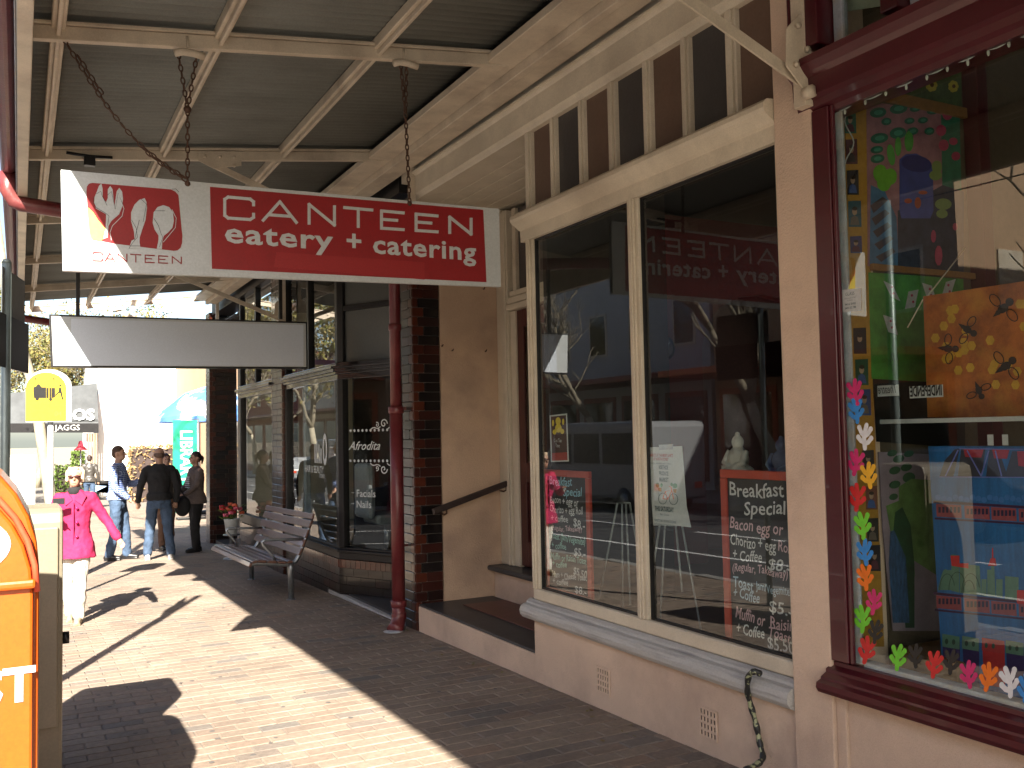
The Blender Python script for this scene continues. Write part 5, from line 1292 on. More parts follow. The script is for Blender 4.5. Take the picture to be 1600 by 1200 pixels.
back = [((-2.2, 46), 31, 0.3, 1.2, 'leafy plane tree at the left edge beyond the post boxes'), ((1.0, 62), 31, 1.3, 1.25, 'autumn plane tree behind the black awning, left one'), ((3.0, 57), 32, 2.2, 1.1, 'autumn plane tree behind the black awning, right one'),
        ((-3.5, 34), 32, 3.3, 1.0, 'leafy plane tree by the kerb beyond the sign pole'), ((6.5, 70), 31, 4.0, 1.4, 'tall plane tree rising behind the white building'), ((-1.0, 80), 32, 5.1, 1.5, 'farthest autumn plane tree down the street'), ((4.8, 60), 32, 2.7, 1.3, 'plane tree rising behind the left part of the white building')]
for (x, y), v, rz, s, lab in back: tree(v, (x, y, gz(y)-0.02), lab, rz, s, 'autumn plane trees beyond the awning', depth=5, leaves=12, first=2.6, r0=0.17)

# ================================================================= BACKGROUND BEYOND THE AWNING
WB = empty('white_building', (6.0, 47, gz(45)), 'large sunlit white building across the plaza behind the standing group', 'building')
p = on_y(153, 600, 45)
mb = MB(); mb.box(p.x, 14.0, 45, 56, gz(45)-1, 6.2); mb.build('wall', 'wallwhite', WB)
mb = MB(); mb.box(p.x-0.15, 14.1, 44.85, 56, 6.21, 6.45); mb.build('parapet', 'wallwhite', WB, bevel=0.02)
for (u0, v0, u1, v1) in ((232, 600, 250, 640), (200, 700, 222, 712)):
    a = on_y(u0, v0, 44.98); b = on_y(u1, v1, 44.98); w_ = bx('window', 'cream', WB, a.x, b.x, 44.95, 44.998, b.z, a.z, 0.01); bx('pane', 'glass', w_, a.x+.06, b.x-.06, 44.93, 44.948, b.z+.06, a.z-.06, None)
JA = empty('black_awning', (1.4, 41, gz(41)), 'black fabric shop awning with white lettering left of the white building', 'awning')
YJ = 44.3
def jp(x, y): return on_y(x, y, YJ)
mb = MB(); a = [jp(15, 614), jp(153, 598), jp(154, 662), jp(16, 662)]
mb.slab([a[0]+Vector((0, 0.6, 0)), a[1]+Vector((0, 0.6, 0)), a[2], a[3]], (0, 1, 0.3), 0.03); mb.build('canopy', paint('grey_canvas', (0.07, 0.075, 0.08), 0.8, 0.3, 2, 0.2, 20), JA)
mb = MB(); mb.slab([jp(15, 661.5), jp(154, 661.5), jp(154, 676), jp(15, 676)], (0, 1, 0), 0.03); mb.build('valance', 'black', JA)
a = jp(86, 672.5); b = jp(113, 656)
text_mesh([('JAGGS', 0, 0, 0.34)], 'valance_lettering', plain('pale_print', (0.5, 0.5, 0.48)), JA, a+Vector((0, -0.01, 0)), (1, 0, 0), (0, 0, 1), FN, 0.002, 0.004)
mb = MB(); mb.box(b.x-0.1, b.x+1.0, YJ-0.04, YJ-0.02, b.z-0.02, b.z+0.0); mb.build('batten', 'black', JA)
text_mesh([('OS', 0, 0, 0.72, dict(bold=0.04, xs=0.95))], 'canopy_lettering', 'white', JA, b+Vector((0, 0.0, -0.02)), (1, 0, 0), (0, 0.35, 1), (0, -1, 0.3), 0.002, 0.03)
SS = empty('slatted_screen', (2.5, 41.8, gz(41)), 'timber slatted screen under the right end of the black awning', 'screen')
for i, xx in enumerate((137, 141, 145, 149)):
    a = jp(xx, 677); b = jp(xx+2, 768); bx('slat', paint('pale_timber', (0.30, 0.22, 0.15), 0.7), SS, a.x, a.x+0.075, YJ-0.05, YJ, b.z, a.z, 0.004)
a = jp(135, 677); b = jp(153, 690); bx('rail', 'timber', SS, a.x, b.x, YJ+0.01, YJ+0.06, b.z, a.z, 0.004)
def bush(name, label, cat, x0, x1, y0, y1, z0, z1, mat, n=900, ls=0.05):
    rb = random.Random(int(x0*10+y0)); mb = MB()
    for i in range(n):
        c = Vector((rb.uniform(x0, x1), rb.uniform(y0, y1), rb.uniform(z0, z1)+rb.gauss(0, .03))); u = Vector((rb.gauss(0, 1), rb.gauss(0, 1), rb.gauss(0, 1))).normalized(); v = u.cross(Vector((rb.gauss(0, 1), rb.gauss(0, 1), 1))).normalized(); s = ls*rb.uniform(.6, 1.4)
        mb.add([c-u*s, c+v*s*.6, c+u*s, c-v*s*.6], [(0, 1, 2, 3)])
    root = empty(name, ((x0+x1)/2, (y0+y1)/2, z0), label, cat); f = mb.build('foliage', mat, root); f['kind'] = 'stuff'
    core = MB(); core.box(x0+.1, x1-.1, y0+.1, y1-.1, z0-.2, z1-.12); core.build('stems', 'timber', root); return root
a = on_y(112, 706, 44); b = on_y(133, 745, 44); bush('hedge', 'tall clipped green hedge under the black awning', 'hedge', a.x, b.x, 44, 44.8, b.z-0.5, a.z, 'hedge', 1600, 0.06)
a = on_y(86, 728, 46); b = on_y(113, 738, 46); bush('hedge', 'low bright green hedge left of the tall one', 'hedge', a.x, b.x, 46, 46.6, gz(46), a.z, 'hedge', 1400, 0.06)
a = on_y(203, 697, 36); b = on_y(272, 750, 36); bush('hedge', 'wide brown dry hedge behind the men, in front of the white building', 'hedge', a.x, b.x+0.4, 36, 37.2, gz(36), a.z, paint('dry_hedge', (0.34, 0.22, 0.10), 0.8, 0.4, 6, 0.1), 4200, 0.06)
a = on_y(126, 692, 40)
PR = empty('red_parasol', (a.x, 40, gz(40)), 'small red parasol under the black awning above the hedge', 'parasol')
mb = MB(); mb.lathe([(0.24, a.z-0.28), (0.25, a.z-0.27), (0.10, a.z-0.12), (0.07, a.z+0.05), (0.02, a.z+0.08)], (a.x, 40, 0), 10); mb.build('canopy', plain('parasol_red', (0.40, 0.02, 0.04)), PR)
mb = MB(); mb.tube([(a.x, 40, gz(40)), (a.x, 40, a.z)], 0.025, 8); mb.build('pole', 'steel', PR)
# street furniture seen far off under the black awning
a = on_y(77, 707, 50)
SL = empty('far_red_sign', (a.x, 50, gz(50)), 'small red sign on a pole far down the footpath, left of the pink coat', 'sign')
mb = MB(); mb.box(a.x-0.16, a.x+0.16, 50, 50.04, a.z-0.5, a.z+0.3); mb.build('plate', plain('red_plate', (0.5, 0.03, 0.03)), SL); mb = MB(); mb.tube([(a.x, 50.06, gz(50)), (a.x, 50.06, a.z)], 0.04, 8); mb.build('pole', 'steel', SL)
# green banner
BA = empty('library_banner', (4.0, 25, gz(25)), 'tall green LIBRARY banner standing in the sun behind the woman in the cardigan', 'banner')
YB = 25.0
c4 = [on_y(270, 657, YB), on_y(308, 658, YB), on_y(309, 790, YB), on_y(272, 790, YB)]
x0, x1 = c4[0].x, c4[1].x; zt = c4[0].z; zl = gz(YB)+0.18
mb = MB(); mb.box(x0, x1, YB, YB+0.02, zl, zt); mb.build('fabric', paint('banner_green', (0.0, 0.30, 0.16), 0.6, 0.25, 4, 0.1, 20, dirt=(0.0, 0.09, 0.05), dirt_amt=0.8, dscale=4), BA)
mb = MB()
L_ = [('L', 670), ('I', 688), ('B', 697), ('R', 716), ('A', 734), ('R', 752), ('Y', 769)]
items = [('LIBRARY', 0, 0, 0.42, dict(bold=0.025, xs=0.86, space=1.0))]
o0 = on_y(282, 672, YB-0.01)
text_mesh(items, 'lettering', 'white', BA, o0, (0, 0, -1), (1, 0, 0), FN, 0.001, 0.003)
mb = MB(); mb.tube([(x1+0.03, YB+0.01, gz(YB)), (x1+0.03, YB+0.01, zt+0.05)], 0.02, 8); mb.tube([(x0, YB+0.01, zt+0.02), (x1+0.03, YB+0.01, zt+0.02)], 0.014, 6); mb.build('pole', 'steel', BA)
mb = MB(); mb.box(x0+0.1, x1+0.2, YB-0.2, YB+0.25, gz(YB), gz(YB)+0.05); mb.build('base', 'black', BA, bevel=0.01)
# market umbrella
mt, n_, b_ = _new('cloud_canvas'); MATS['cloud_canvas'] = mt
n_.links.new(_ramp(n_, _noise(n_, 1.3, 4), [(0.47, (0.06, 0.16, 0.42)), (0.54, (0.70, 0.74, 0.80))]), b_.inputs['Base Color']); b_.inputs['Roughness'].default_value = 0.8
ux, uy = 4.75, 27.0; a = on_y(240, 655, uy); rad = ux-a.x; zr = a.z
UM = empty('market_umbrella', (ux, uy, gz(uy)), 'large blue cafe umbrella with a cloud print above the green banner', 'umbrella')
mb = MB(); vs = [(ux, uy, zr+0.95)]; fs = []
for ring, (rr, zz) in enumerate(((0.45, 0.72), (0.75, 0.36), (1.0, 0.06), (1.0, -0.10))):
    for k_ in range(16):
        an = 2*math.pi*k_/16; sag = 0.04 if (k_ % 2 and ring == 2) else 0; vs.append((ux+rad*rr*math.cos(an), uy+rad*rr*math.sin(an), zr+zz-sag))
for k_ in range(16): fs.append((0, 1+k_, 1+(k_+1) % 16))
for rg in range(3):
    for k_ in range(16): fs.append((1+rg*16+k_, 1+rg*16+(k_+1) % 16, 17+rg*16+(k_+1) % 16, 17+rg*16+k_))
mb.add(vs, fs); cn = mb.build('canopy', mt, UM); md = cn.modifiers.new('s', 'SOLIDIFY'); md.thickness = 0.01
mb = MB(); mb.tube([(ux, uy, gz(uy)), (ux, uy, zr+0.9)], 0.035, 8); mb.build('pole', 'timber', UM)
for k_ in range(8):
    an = 2*math.pi*k_/8; mb = MB(); mb.tube([(ux, uy, zr+0.3), (ux+rad*.9*math.cos(an), uy+rad*.9*math.sin(an), zr+0.12)], 0.012, 5); mb.build('rib', 'timber', UM)
mb = MB(); mb.lathe([(0.3, 0), (0.3, 0.08), (0.05, 0.14)], (ux, uy, gz(uy))); mb.build('base', 'black', UM)
# pale blue scooter by the white building
sx, sy = on_z(182, 772, -0.7).x*1.0, 40.0
c = on_y(182, 768, sy); gx = c.x; g0 = gz(sy)
SCO = empty('scooter', (gx, sy, g0), 'small pale blue scooter parked in the sun beside the white building', 'scooter')
for dx in (-0.48, 0.48):
    mb = MB(); pts = [(gx+dx+0.2*math.cos(t*math.pi/8), sy, g0+0.22+0.2*math.sin(t*math.pi/8)) for t in range(17)]; mb.tube(pts, 0.05, 8); mb.build('wheel', 'black', SCO)
mb = MB(); mb.prism([(gx-0.75, g0+0.35), (gx-0.1, g0+0.28), (gx+0.25, g0+0.28), (gx+0.42, g0+0.95), (gx+0.52, g0+0.95), (gx+0.40, g0+0.2), (gx-0.2, g0+0.18), (gx-0.4, g0+0.5), (gx-0.8, g0+0.55)], sy-0.16, sy+0.16, 'y'); mb.build('body', plain('scooter_blue', (0.25, 0.36, 0.50), 0.3), SCO, bevel=0.03)
mb = MB(); mb.box(gx-0.75, gx-0.15, sy-0.15, sy+0.15, g0+0.62, g0+0.75); mb.build('seat', 'black', SCO, bevel=0.03)
mb = MB(); mb.tube([(gx+0.4, sy-0.3, g0+1.05), (gx+0.45, sy, g0+1.0), (gx+0.4, sy+0.3, g0+1.05)], 0.02, 8); mb.build('handlebar', 'steel', SCO)
# building to the right beyond the last pilaster, hidden mostly
RB = empty('plaza_building', (9, 30, gz(22)), 'low brown shopfront at the right of the plaza beyond the last brick pilaster', 'building')
mb = MB(); mb.box(6.3, 14, 22, 44.5, -1.2, 5.0); mb.build('wall', 'beigewall', RB)
for k_ in range(4):
    y0 = 23+k_*5; w_ = bx('window', 'timber', RB, 6.24, 6.298, y0, y0+3.2, 0.2, 2.4, 0.01); bx('pane', 'glass', w_, 6.22, 6.238, y0+.1, y0+3.1, 0.3, 2.3, None)

# ================================================================= ACROSS THE ROAD (seen as reflections in the shop glass)
def terrace(label, y0, y1, x0, h, mat, rows, cols, shopmat, name='terrace_building'):
    T = empty(name, (x0-3, (y0+y1)/2, gz(y0)), label, 'building', None)
    g0 = gz((y0+y1)/2)
    mb = MB(); mb.box(x0-10, x0, y0, y1, g0-1, h); mb.build('wall', mat, T)
    mb = MB(); mb.box(x0-10.1, x0+0.25, y0-0.1, y1-0.05, h+0.001, h+0.35); mb.build('parapet', mat, T, bevel=0.03)
    mb = MB(); mb.box(x0+0.002, x0+2.4, y0+.05, y1-.05, 3.25, 3.45); mb.build('street_awning', shopmat, T, bevel=0.02)
    n = cols; st = (y1-y0)/n
    for r_ in range(rows):
        for c in range(n):
            yc_ = y0+st*(c+.5); z = 4.5+r_*2.7
            w_ = bx('window', 'cream', T, x0-0.02, x0+0.05, yc_-0.6, yc_+0.6, z, z+1.7, 0.01); bx('pane', 'darkglass', w_, x0+0.052, x0+0.058, yc_-0.5, yc_+0.5, z+.1, z+1.6, None)
    for c in range(n):
        yc_ = y0+st*(c+.5); w_ = bx('shop_window', shopmat, T, x0-0.02, x0+0.05, yc_-st*.42, yc_+st*.42, g0+0.35, 2.9, 0.01); bx('pane', 'darkglass', w_, x0+0.052, x0+0.058, yc_-st*.36, yc_+st*.36, g0+0.6, 2.7, None)
    # side windows on the wall that faces down the street
    for r_ in range(rows):
        for q_ in (2.0, 5.5):
            w_ = bx('window', 'cream', T, x0-q_-.5, x0-q_+.5, y0-.05, y0+.02, 4.5+r_*2.7, 6.0+r_*2.7, 0.01)
    return T
redshop = paint('red_shopfront', (0.22, 0.05, 0.035), 0.5, 0.2)
terrace('two storey beige building across the road, opposite the gallery window', 14.8, 24, -14.0, 8.6, 'beigewall', 1, 3, plain('orange_awning', (0.55, 0.15, 0.06)))
terrace('pale grey building across the road with a red shopfront', 24.2, 35, -14.0, 8.0, 'greywall', 1, 4, redshop)
terrace('red brick terrace across the road with cream windows', 35.2, 52, -14.0, 8.8, 'brickred', 1, 6, redshop)
terrace('long cream building at the far end of the opposite side', 52.2, 75, -14.0, 7.5, 'cream', 1, 7, redshop)
terrace('distant row of brick shops far down the opposite side', 75.2, 110, -14.0, 8.2, 'brickred', 1, 8, redshop)
terrace('farthest pale building at the end of the road', 110.2, 170, -14.0, 9.0, 'cream', 1, 10, redshop)
terrace('dark brick building across the road directly opposite the cafe', -12, 9.5, -14.0, 9.2, 'brickred', 1, 6, 'black')
def vehicle(name, label, cat, cx, cy, L, W, Hh, kind, pm=None):
    g0 = gz(cy)-0.14; V_ = empty(name, (cx, cy, g0), label, cat)
    y0, y1 = cy-L/2, cy+L/2
    if kind == 'van': pr_ = [(y0, g0+.35), (y1, g0+.35), (y1, g0+.95), (y1-.25, g0+1.15), (y1-1.1, g0+Hh-.15), (y1-1.5, g0+Hh), (y0+.1, g0+Hh), (y0, g0+Hh-.15)]; win = [(y1-1.95, y1-1.05, g0+1.2, g0+Hh-.3), (y0+.5, y0+1.9, g0+1.25, g0+Hh-.3), (y0+2.05, y1-2.1, g0+1.25, g0+Hh-.3)]
    else: pr_ = [(y0, g0+.3), (y1, g0+.3), (y1, g0+.7), (y1-.9, g0+.88), (y1-1.6, g0+Hh-.03), (y1-2.0, g0+Hh), (y0+.9, g0+Hh), (y0+.3, g0+.95), (y0, g0+.85)]; win = [(y1-2.4, y1-1.55, g0+.92, g0+Hh-.12), (y0+.85, y1-2.5, g0+.92, g0+Hh-.12)]
    mb = MB(); mb.prism(pr_, cx-W/2, cx+W/2, 'x'); mb.build('body', pm or plain('white_car_paint', (0.26, 0.27, 0.28), 0.35), V_, bevel=0.07)
    for (a, b, c, d) in win:
        for sx_ in (-1, 1):
            bx('window', 'darkglass' if kind == 'x' else 'black', V_, cx+sx_*(W/2+.005)-.004, cx+sx_*(W/2+.005)+.004, a, b, c, d, 0.003)
    for yy in (y0+.9, y1-.9):
        for sx_ in (-1, 1):
            mb = MB(); mb.tube([(cx+sx_*(W/2-.1), yy, g0+.33), (cx+sx_*(W/2+.01), yy, g0+.33)], 0.33, 20); wh = mb.build('wheel', 'black', V_); mb = MB(); mb.tube([(cx+sx_*(W/2+.011), yy, g0+.33), (cx+sx_*(W/2+.02), yy, g0+.33)], 0.19, 14); mb.build('rim', 'steel', wh)
    for yy, mm in ((y1+.005, 'white'), (y0-.005, 'redorange')):
        for sx_ in (-1, 1): bx('headlight' if mm == 'white' else 'tail_light', mm, V_, cx+sx_*W*.36-.12, cx+sx_*W*.36+.12, yy-.02, yy+.02, g0+.62, g0+.78, 0.01)
    return V_
vehicle('parked_van', 'white van parked at the far kerb of the road', 'van', -8.3, 21.6, 5.4, 1.95, 2.35, 'van')
vehicle('parked_car', 'white hatchback parked at the far kerb ahead of the van', 'car', -8.4, 28.4, 4.3, 1.8, 1.5, 'car')
vehicle('parked_van', 'white van parked far down the opposite kerb', 'van', -8.4, 47, 5.6, 2.0, 2.4, 'van')
vehicle('parked_car', 'silver hatchback parked beside the far plane trees', 'car', -8.4, 56, 4.3, 1.8, 1.5, 'car')
vehicle('parked_car', 'dark hatchback parked at the far kerb opposite the cafe', 'car', -8.4, 11.2, 4.3, 1.8, 1.5, 'car', plain('dark_car_paint', (0.03, 0.035, 0.05), 0.25))
for i, (z, dy) in enumerate(((6.3, 0), (6.7, 0.4), (7.6, 0.1))):
    mb = MB(); pts = []
    for s in range(25):
        y = -10+s*4; pts.append((-10.0-0.15*i, y, z-0.35*math.sin(math.pi*((s % 8)/8))+0.2)); 
    mb.tube(pts, 0.014, 4); o = mb.build('power_line', 'black'); tag(o, 'overhead power line across the road, %s of the three' % ('lowest', 'middle', 'highest')[i], 'cable', 'overhead power lines')

# ================================================================= IN THE CAFE WINDOW
def chalkboard(label, Xp, ya, yb_, z0, z1, fw, lines, name='chalkboard'):
    """ya>yb_ : left and right edges as seen from the street"""
    C_ = empty(name, (Xp, (ya+yb_)/2, z0), label, 'chalkboard', 'menu chalkboards in the cafe window')
    mb = MB(); mb.box(Xp, Xp+0.01, yb_+fw, ya-fw, z0+fw, z1-fw); mb.build('slate', paint('slate_black', (0.018, 0.018, 0.02), 0.6, 0.4, 6, 0.05, 30, dirt=(0.09, 0.09, 0.09), dirt_amt=0.35, dscale=4), C_)
    fm = paint('red_frame', (0.42, 0.055, 0.03), 0.45, 0.15, 6, 0.1, 40)
    for (a, b, c, d) in ((yb_, ya, z0, z0+fw-.001), (yb_, ya, z1-fw+.001, z1), (ya-fw, ya, z0+fw, z1-fw), (yb_, yb_+fw, z0+fw, z1-fw)):
        bx('frame_rail', fm, C_, Xp-0.012, Xp+0.012, a, b, c, d, 0.004)
    bymat = {}
    for i, (t, u, v, sz, mk, wdt) in enumerate(lines): bymat.setdefault(mk, []).append((t, u, v, sz, dict(w=wdt, rot=R(random.uniform(-2.5, 2.5)), bold=0.010, fx=wobble(i*7+len(t), 0.0035), shear=0.12)))
    for mk, its in bymat.items():
        text_mesh(its, 'chalk_writing', plain('chalk_'+mk, {'w': (0.62, 0.62, 0.62), 'b': (0.28, 0.52, 0.62), 'g': (0.35, 0.60, 0.52), 'p': (0.62, 0.42, 0.45), 's': (0.40, 0.52, 0.62)}[mk]), C_, (Xp-0.001, ya, z0), (0, -1, 0), (0, 0, 1), (-1, 0, 0), 0.0, 0.0005)
    return C_
Xb = 3.262
ya, yb1 = on_x(850, 733, Xb).y, on_x(922, 740, Xb).y; z0, z1 = on_x(855, 925, Xb).z, on_x(850, 733, Xb).z
hh = z1-z0; ww = ya-yb1
def LN(t, fu, fv, sz, mk, fw_): return (t, fu*ww, fv*hh, sz, mk, fw_*ww)
chalkboard('left red framed chalkboard, blue Breakfast Special heading above the longer menu', Xb, ya, yb1, z0, z1, 0.045, [
    LN('Breakfast', .12, .875, .085, 'b', .50), LN('Special', .42, .805, .08, 'b', .40), LN('Bacon + egg or', .12, .725, .07, 'w', .62), LN('Chorizo + egg Roll', .11, .655, .07, 'w', .72), LN('+ coffee', .13, .585, .065, 'w', .38), LN('$8.-', .62, .565, .08, 'w', .24),
    LN('(Regular, Takeaway)', .14, .515, .05, 'p', .66), LN('Toast (Jam/Vegemite)', .13, .440, .065, 'g', .74), LN('+ coffee', .14, .375, .06, 'g', .32), LN('$5.-', .62, .345, .075, 'w', .24), LN('Muffin or Raisin Toast', .12, .285, .062, 'g', .76), LN('+ coffee', .14, .225, .06, 'g', .32),
    LN('$5.50', .60, .200, .07, 'w', .28), LN('Ham + Cheese Toast', .14, .140, .06, 'w', .74), LN('+ coffee', .15, .085, .058, 'w', .34), LN('$8.-', .62, .06, .07, 'w', .24)])
ya, yb1 = on_x(1127, 733, Xb).y, on_x(1258, 745, Xb).y; z0, z1 = on_x(1135, 1010, Xb).z, on_x(1128, 733, Xb).z
hh = z1-z0; ww = ya-yb1
chalkboard('right red framed chalkboard, large white Breakfast Special heading, beside the pink pilaster', Xb, ya, yb1, z0, z1, 0.045, [
    LN('Breakfast', 0.090, .850, .10, 'w', 0.666), LN('Special', 0.270, .760, .095, 'w', 0.504), LN('Bacon egg or', 0.090, .665, .085, 'p', 0.648), LN('Chorizo + egg', 0.090, .585, .08, 'w', 0.558), LN('Roll', 0.666, .575, .075, 'p', 0.153), LN('+ Coffee', 0.108, .505, .075, 'w', 0.360), LN('$8.-', 0.540, .475, .082, 'w', 0.270),
    LN('(Regular, Takeaway)', 0.108, .435, .06, 'p', 0.666), LN('Toast', 0.108, .350, .08, 's', 0.252), LN('Jam/Vegemite', 0.400, .352, .058, 's', 0.396), LN('+ Coffee', 0.108, .285, .075, 's', 0.324), LN('$5.-', 0.540, .255, .082, 'w', 0.270), LN('Muffin or', 0.126, .180, .085, 'p', 0.360), LN('Raisin', 0.540, .175, .08, 'p', 0.270),
    LN('+ Coffee', 0.135, .095, .08, 'w', 0.342), LN('Toast', 0.522, .115, .075, 'p', 0.252), LN('$5.50', 0.504, .05, .085, 'w', 0.306)])
def gl(x, y, X=3.2135): return on_x(x, y, X)
XN = (-1, 0, 0)
PO1 = empty('poster', gl(874, 722), 'small dark brown poster with a yellow figure, above the left chalkboard', 'poster', 'posters in the cafe window')
mb = MB(); mb.slab([gl(859, 649), gl(886, 646), gl(889, 721), gl(861, 722)], XN, 0.001); mb.build('sheet', 'white', PO1)
def gp(name, polys, mat, par, off, X=3.2135): return flat_polys(name, polys, lambda x, y: on_x(x, y, X), mat, par, XN, 0.0005, off)
gp('print', [[(861, 651), (884.5, 648.5), (887, 719), (863, 720)]], plain('brown_print_dark', (0.06, 0.02, 0.012)), PO1, 0.0012)
gp('red_band', [[(863, 708), (886.6, 706.5), (887, 719), (863, 720)]], plain('red_print', (0.30, 0.03, 0.02)), PO1, 0.002)
gp('figure', [disc(872.5, 658, 4, 6), disc(873, 669, 5, 7), disc(867, 675, 3, 4), disc(879, 674, 3, 4), disc(864.5, 661, 1.6, 5), disc(880.5, 659, 1.6, 5)], plain('figure_yellow', (0.65, 0.48, 0.03)), PO1, 0.0022)
a = gl(866, 691); text_mesh([('Cos Tan', 0, 0, .036, dict(w=.10)), ('Time', .02, -.034, .036, dict(w=.055))], 'lettering', 'white', PO1, a, (0, -1, 0), (0, 0, 1), XN, 0.0, 0.003)
PO2 = empty('poster', gl(1045, 823), 'white market poster with an orange bicycle, taped inside the right cafe pane', 'poster', 'posters in the cafe window')
mb = MB(); mb.slab([gl(1012, 699), gl(1066, 697), gl(1073, 790), gl(1080, 824), gl(1062, 822), gl(1021, 821)], XN, 0.001); mb.build('sheet', 'white', PO2)
mb = MB(); mb.slab([gl(1030, 695), gl(1052, 694), gl(1052, 702), gl(1030, 703)], XN, 0.0025); mb.build('tape', 'bluewhite', PO2)
a = gl(1014, 724)
INK = plain('ink_dark', (0.08, 0.12, 0.13)); INKR = plain('ink_red', (0.40, 0.05, 0.05))
arcf = lambda x, y: (x, y+0.014-2.2*(x-0.115)**2)
text_mesh([('MARKETS AT THE MERRY & ARTS', .01, .010, .024, dict(w=.215, fx=None, bold=.02))], 'heading', INKR, PO2, gl(1014, 716), (0, -1, 0), (0, 0, 1), XN, 0, 0.002)
text_mesh([('OF NORTH SYDNEY', .045, 0, .024, dict(w=.14, bold=.02))], 'heading', INKR, PO2, gl(1014, 719), (0, -1, 0), (0, 0, 1), XN, 0, 0.002)
a = gl(1030, 733); text_mesh([('NORTHSIDE', 0, 0, .032, dict(w=.085, bold=.03)), ('PRODUCE', 0, -.034, .032, dict(w=.085, bold=.03)), ('MARKET', 0, -.070, .034, dict(w=.085, bold=.03))], 'title', INK, PO2, a, (0, -1, 0), (0, 0, 1), XN, 0, 0.002)
a = gl(1022, 797); text_mesh([('THIS SATURDAY', .01, 0, .036, dict(w=.175, bold=.03)), ('8am - 12 noon', .06, -.024, .016, dict(w=.08)), ('MARKETS ARE ON RAIN OR SHINE', .0, -.062, .02, dict(w=.20)), ('IN THE PARK BY THE LIBRARY', .0, -.084, .018, dict(w=.19)), ('EVERY FIRST AND THIRD WEEK', .02, -.104, .016, dict(w=.16))], 'lettering', INK, PO2, a, (0, -1, 0), (0, 0, 1), XN, 0, 0.002)
text_mesh([('LOCAL FARMERS AND STALLS', .0, 0, .014, dict(w=.19))], 'lettering', INK, PO2, gl(1017, 725), (0, -1, 0), (0, 0, 1), XN, 0, 0.002)
wh = []
for (cx, cy) in ((1036, 779), (1053, 780)): wh += stroke([(cx+6.6*math.cos(t*.45), cy+8.6*math.sin(t*.45)) for t in range(15)], 0.9)
gp('bicycle_wheels', wh, INK, PO2, 0.002)
gp('bicycle', stroke([(1036, 779), (1040, 768), (1050, 766), (1044, 780), (1036, 779)], 1.3)+stroke([(1040, 768), (1044, 780)], 1.3)+stroke([(1053, 780), (1049, 761), (1046, 760)], 1.2), plain('bicycle_orange', (0.65, 0.13, 0.03)), PO2, 0.002)
gp('basket', [[(1052, 764), (1058, 764), (1057, 770), (1053, 770)], [(1029, 762), (1034, 762), (1034, 768), (1030, 768)]], plain('basket_brown', (0.40, 0.20, 0.05)), PO2, 0.002)
gp('greenery', [disc(1055, 759, 4, 4, 8), disc(1050, 757, 2, 3, 8), disc(1028, 758, 3, 4, 8), disc(1034, 758, 2, 3, 8)], plain('greenery', (0.10, 0.25, 0.14)), PO2, 0.002)
# easels with thin white legs
def easel(label, top, legs, X=3.62):
    E_ = empty('display_easel', on_x(*legs[0], X), label, 'easel', 'white display easels in the cafe window')
    for i, (t, l) in enumerate(zip(top, legs)):
        a = on_x(*t, X+0.02*i); b = on_x(*l, X+0.10*(i % 2)); mb = MB(); mb.tube([a, b], 0.0065, 6); mb.build('leg', 'white', E_)
    a, b = on_x(top[0][0], top[0][1], X), on_x(top[-1][0], top[-1][1], X); mb = MB(); mb.tube([a, b], 0.007, 6); mb.build('top_bar', 'white', E_)
easel('thin legged white easel behind the left cafe pane, right of the left chalkboard', [(965, 785), (972, 786), (978, 786), (984, 786)], [(936, 935), (973, 962), (985, 945), (1008, 925)])
easel('thin legged white easel partly hidden by the market poster', [(1034, 800), (1040, 800), (1054, 800), (1062, 800)], [(1018, 905), (1031, 985), (1066, 925), (1098, 1000)])
easel('faint white folding stand at the back, left of the white easel', [(931, 788), (935, 788), (938, 788)], [(947, 905), (962, 915), (940, 890)], 4.3)
# interior fittings
a = on_y(1037, 544, 6.95)
CK = empty('wall_clock', a, 'round black wall clock inside the cafe', 'clock')
mb = MB(); mb.tube([(a.x, 6.99, a.z), (a.x, 6.93, a.z)], 0.115, 24); mb.build('case', 'black', CK)
mb = MB(); mb.tube([(a.x, 6.928, a.z), (a.x, 6.924, a.z)], 0.088, 24); mb.build('face', plain('clock_face', (0.12, 0.12, 0.12)), CK)
mb = MB(); bar(mb, (a.x, 6.92, a.z), (a.x-0.03, 6.92, a.z+0.05), 0.004, 0.008); bar(mb, (a.x, 6.92, a.z), (a.x+0.045, 6.92, a.z+0.05), 0.004, 0.006); mb.build('hands', 'white', CK)
LG = on_x(1150, 740, 3.62)
mb = MB(); mb.box(3.42, 3.70, 3.10, 4.02, LG.z-0.05, LG.z-0.012); o = mb.build('window_shelf', 'timber', bevel=0.005); tag(o, 'dark narrow shelf above the right chalkboard carrying a white figurine', 'shelf')
def figurine(px_, base_z, X, s, label, mat):
    c = on_x(px_, 735, X); c.z = base_z
    F_ = empty('figurine', c, label, 'figurine')
    mb = MB(); mb.ball(c+Vector((0, 0, .03*s)), (0.075*s, 0.085*s, 0.035*s), 14, 8); mb.ball(c+Vector((0, 0, .09*s)), (0.05*s, 0.06*s, 0.065*s), 14, 10); mb.ball(c+Vector((0, 0, .175*s)), (0.032*s, 0.032*s, 0.037*s), 12, 8); mb.ball(c+Vector((0, 0, .215*s)), (0.014*s,)*3, 8, 6)
    for sg in (-1, 1): mb.tube([c+Vector((0, sg*.055*s, .13*s)), c+Vector((-.03*s, sg*.07*s, .07*s)), c+Vector((-.05*s, sg*.02*s, .05*s))], [0.02*s, 0.018*s, 0.014*s], 8)
    b = mb.build('body', mat, F_); remesh(b, 0.004*s+0.001, 1); return F_
figurine(1154, LG.z-0.012, 3.56, 1.1, 'white seated figurine on the shelf above the right chalkboard', plain('white_ceramic', (0.60, 0.58, 0.52), 0.4))
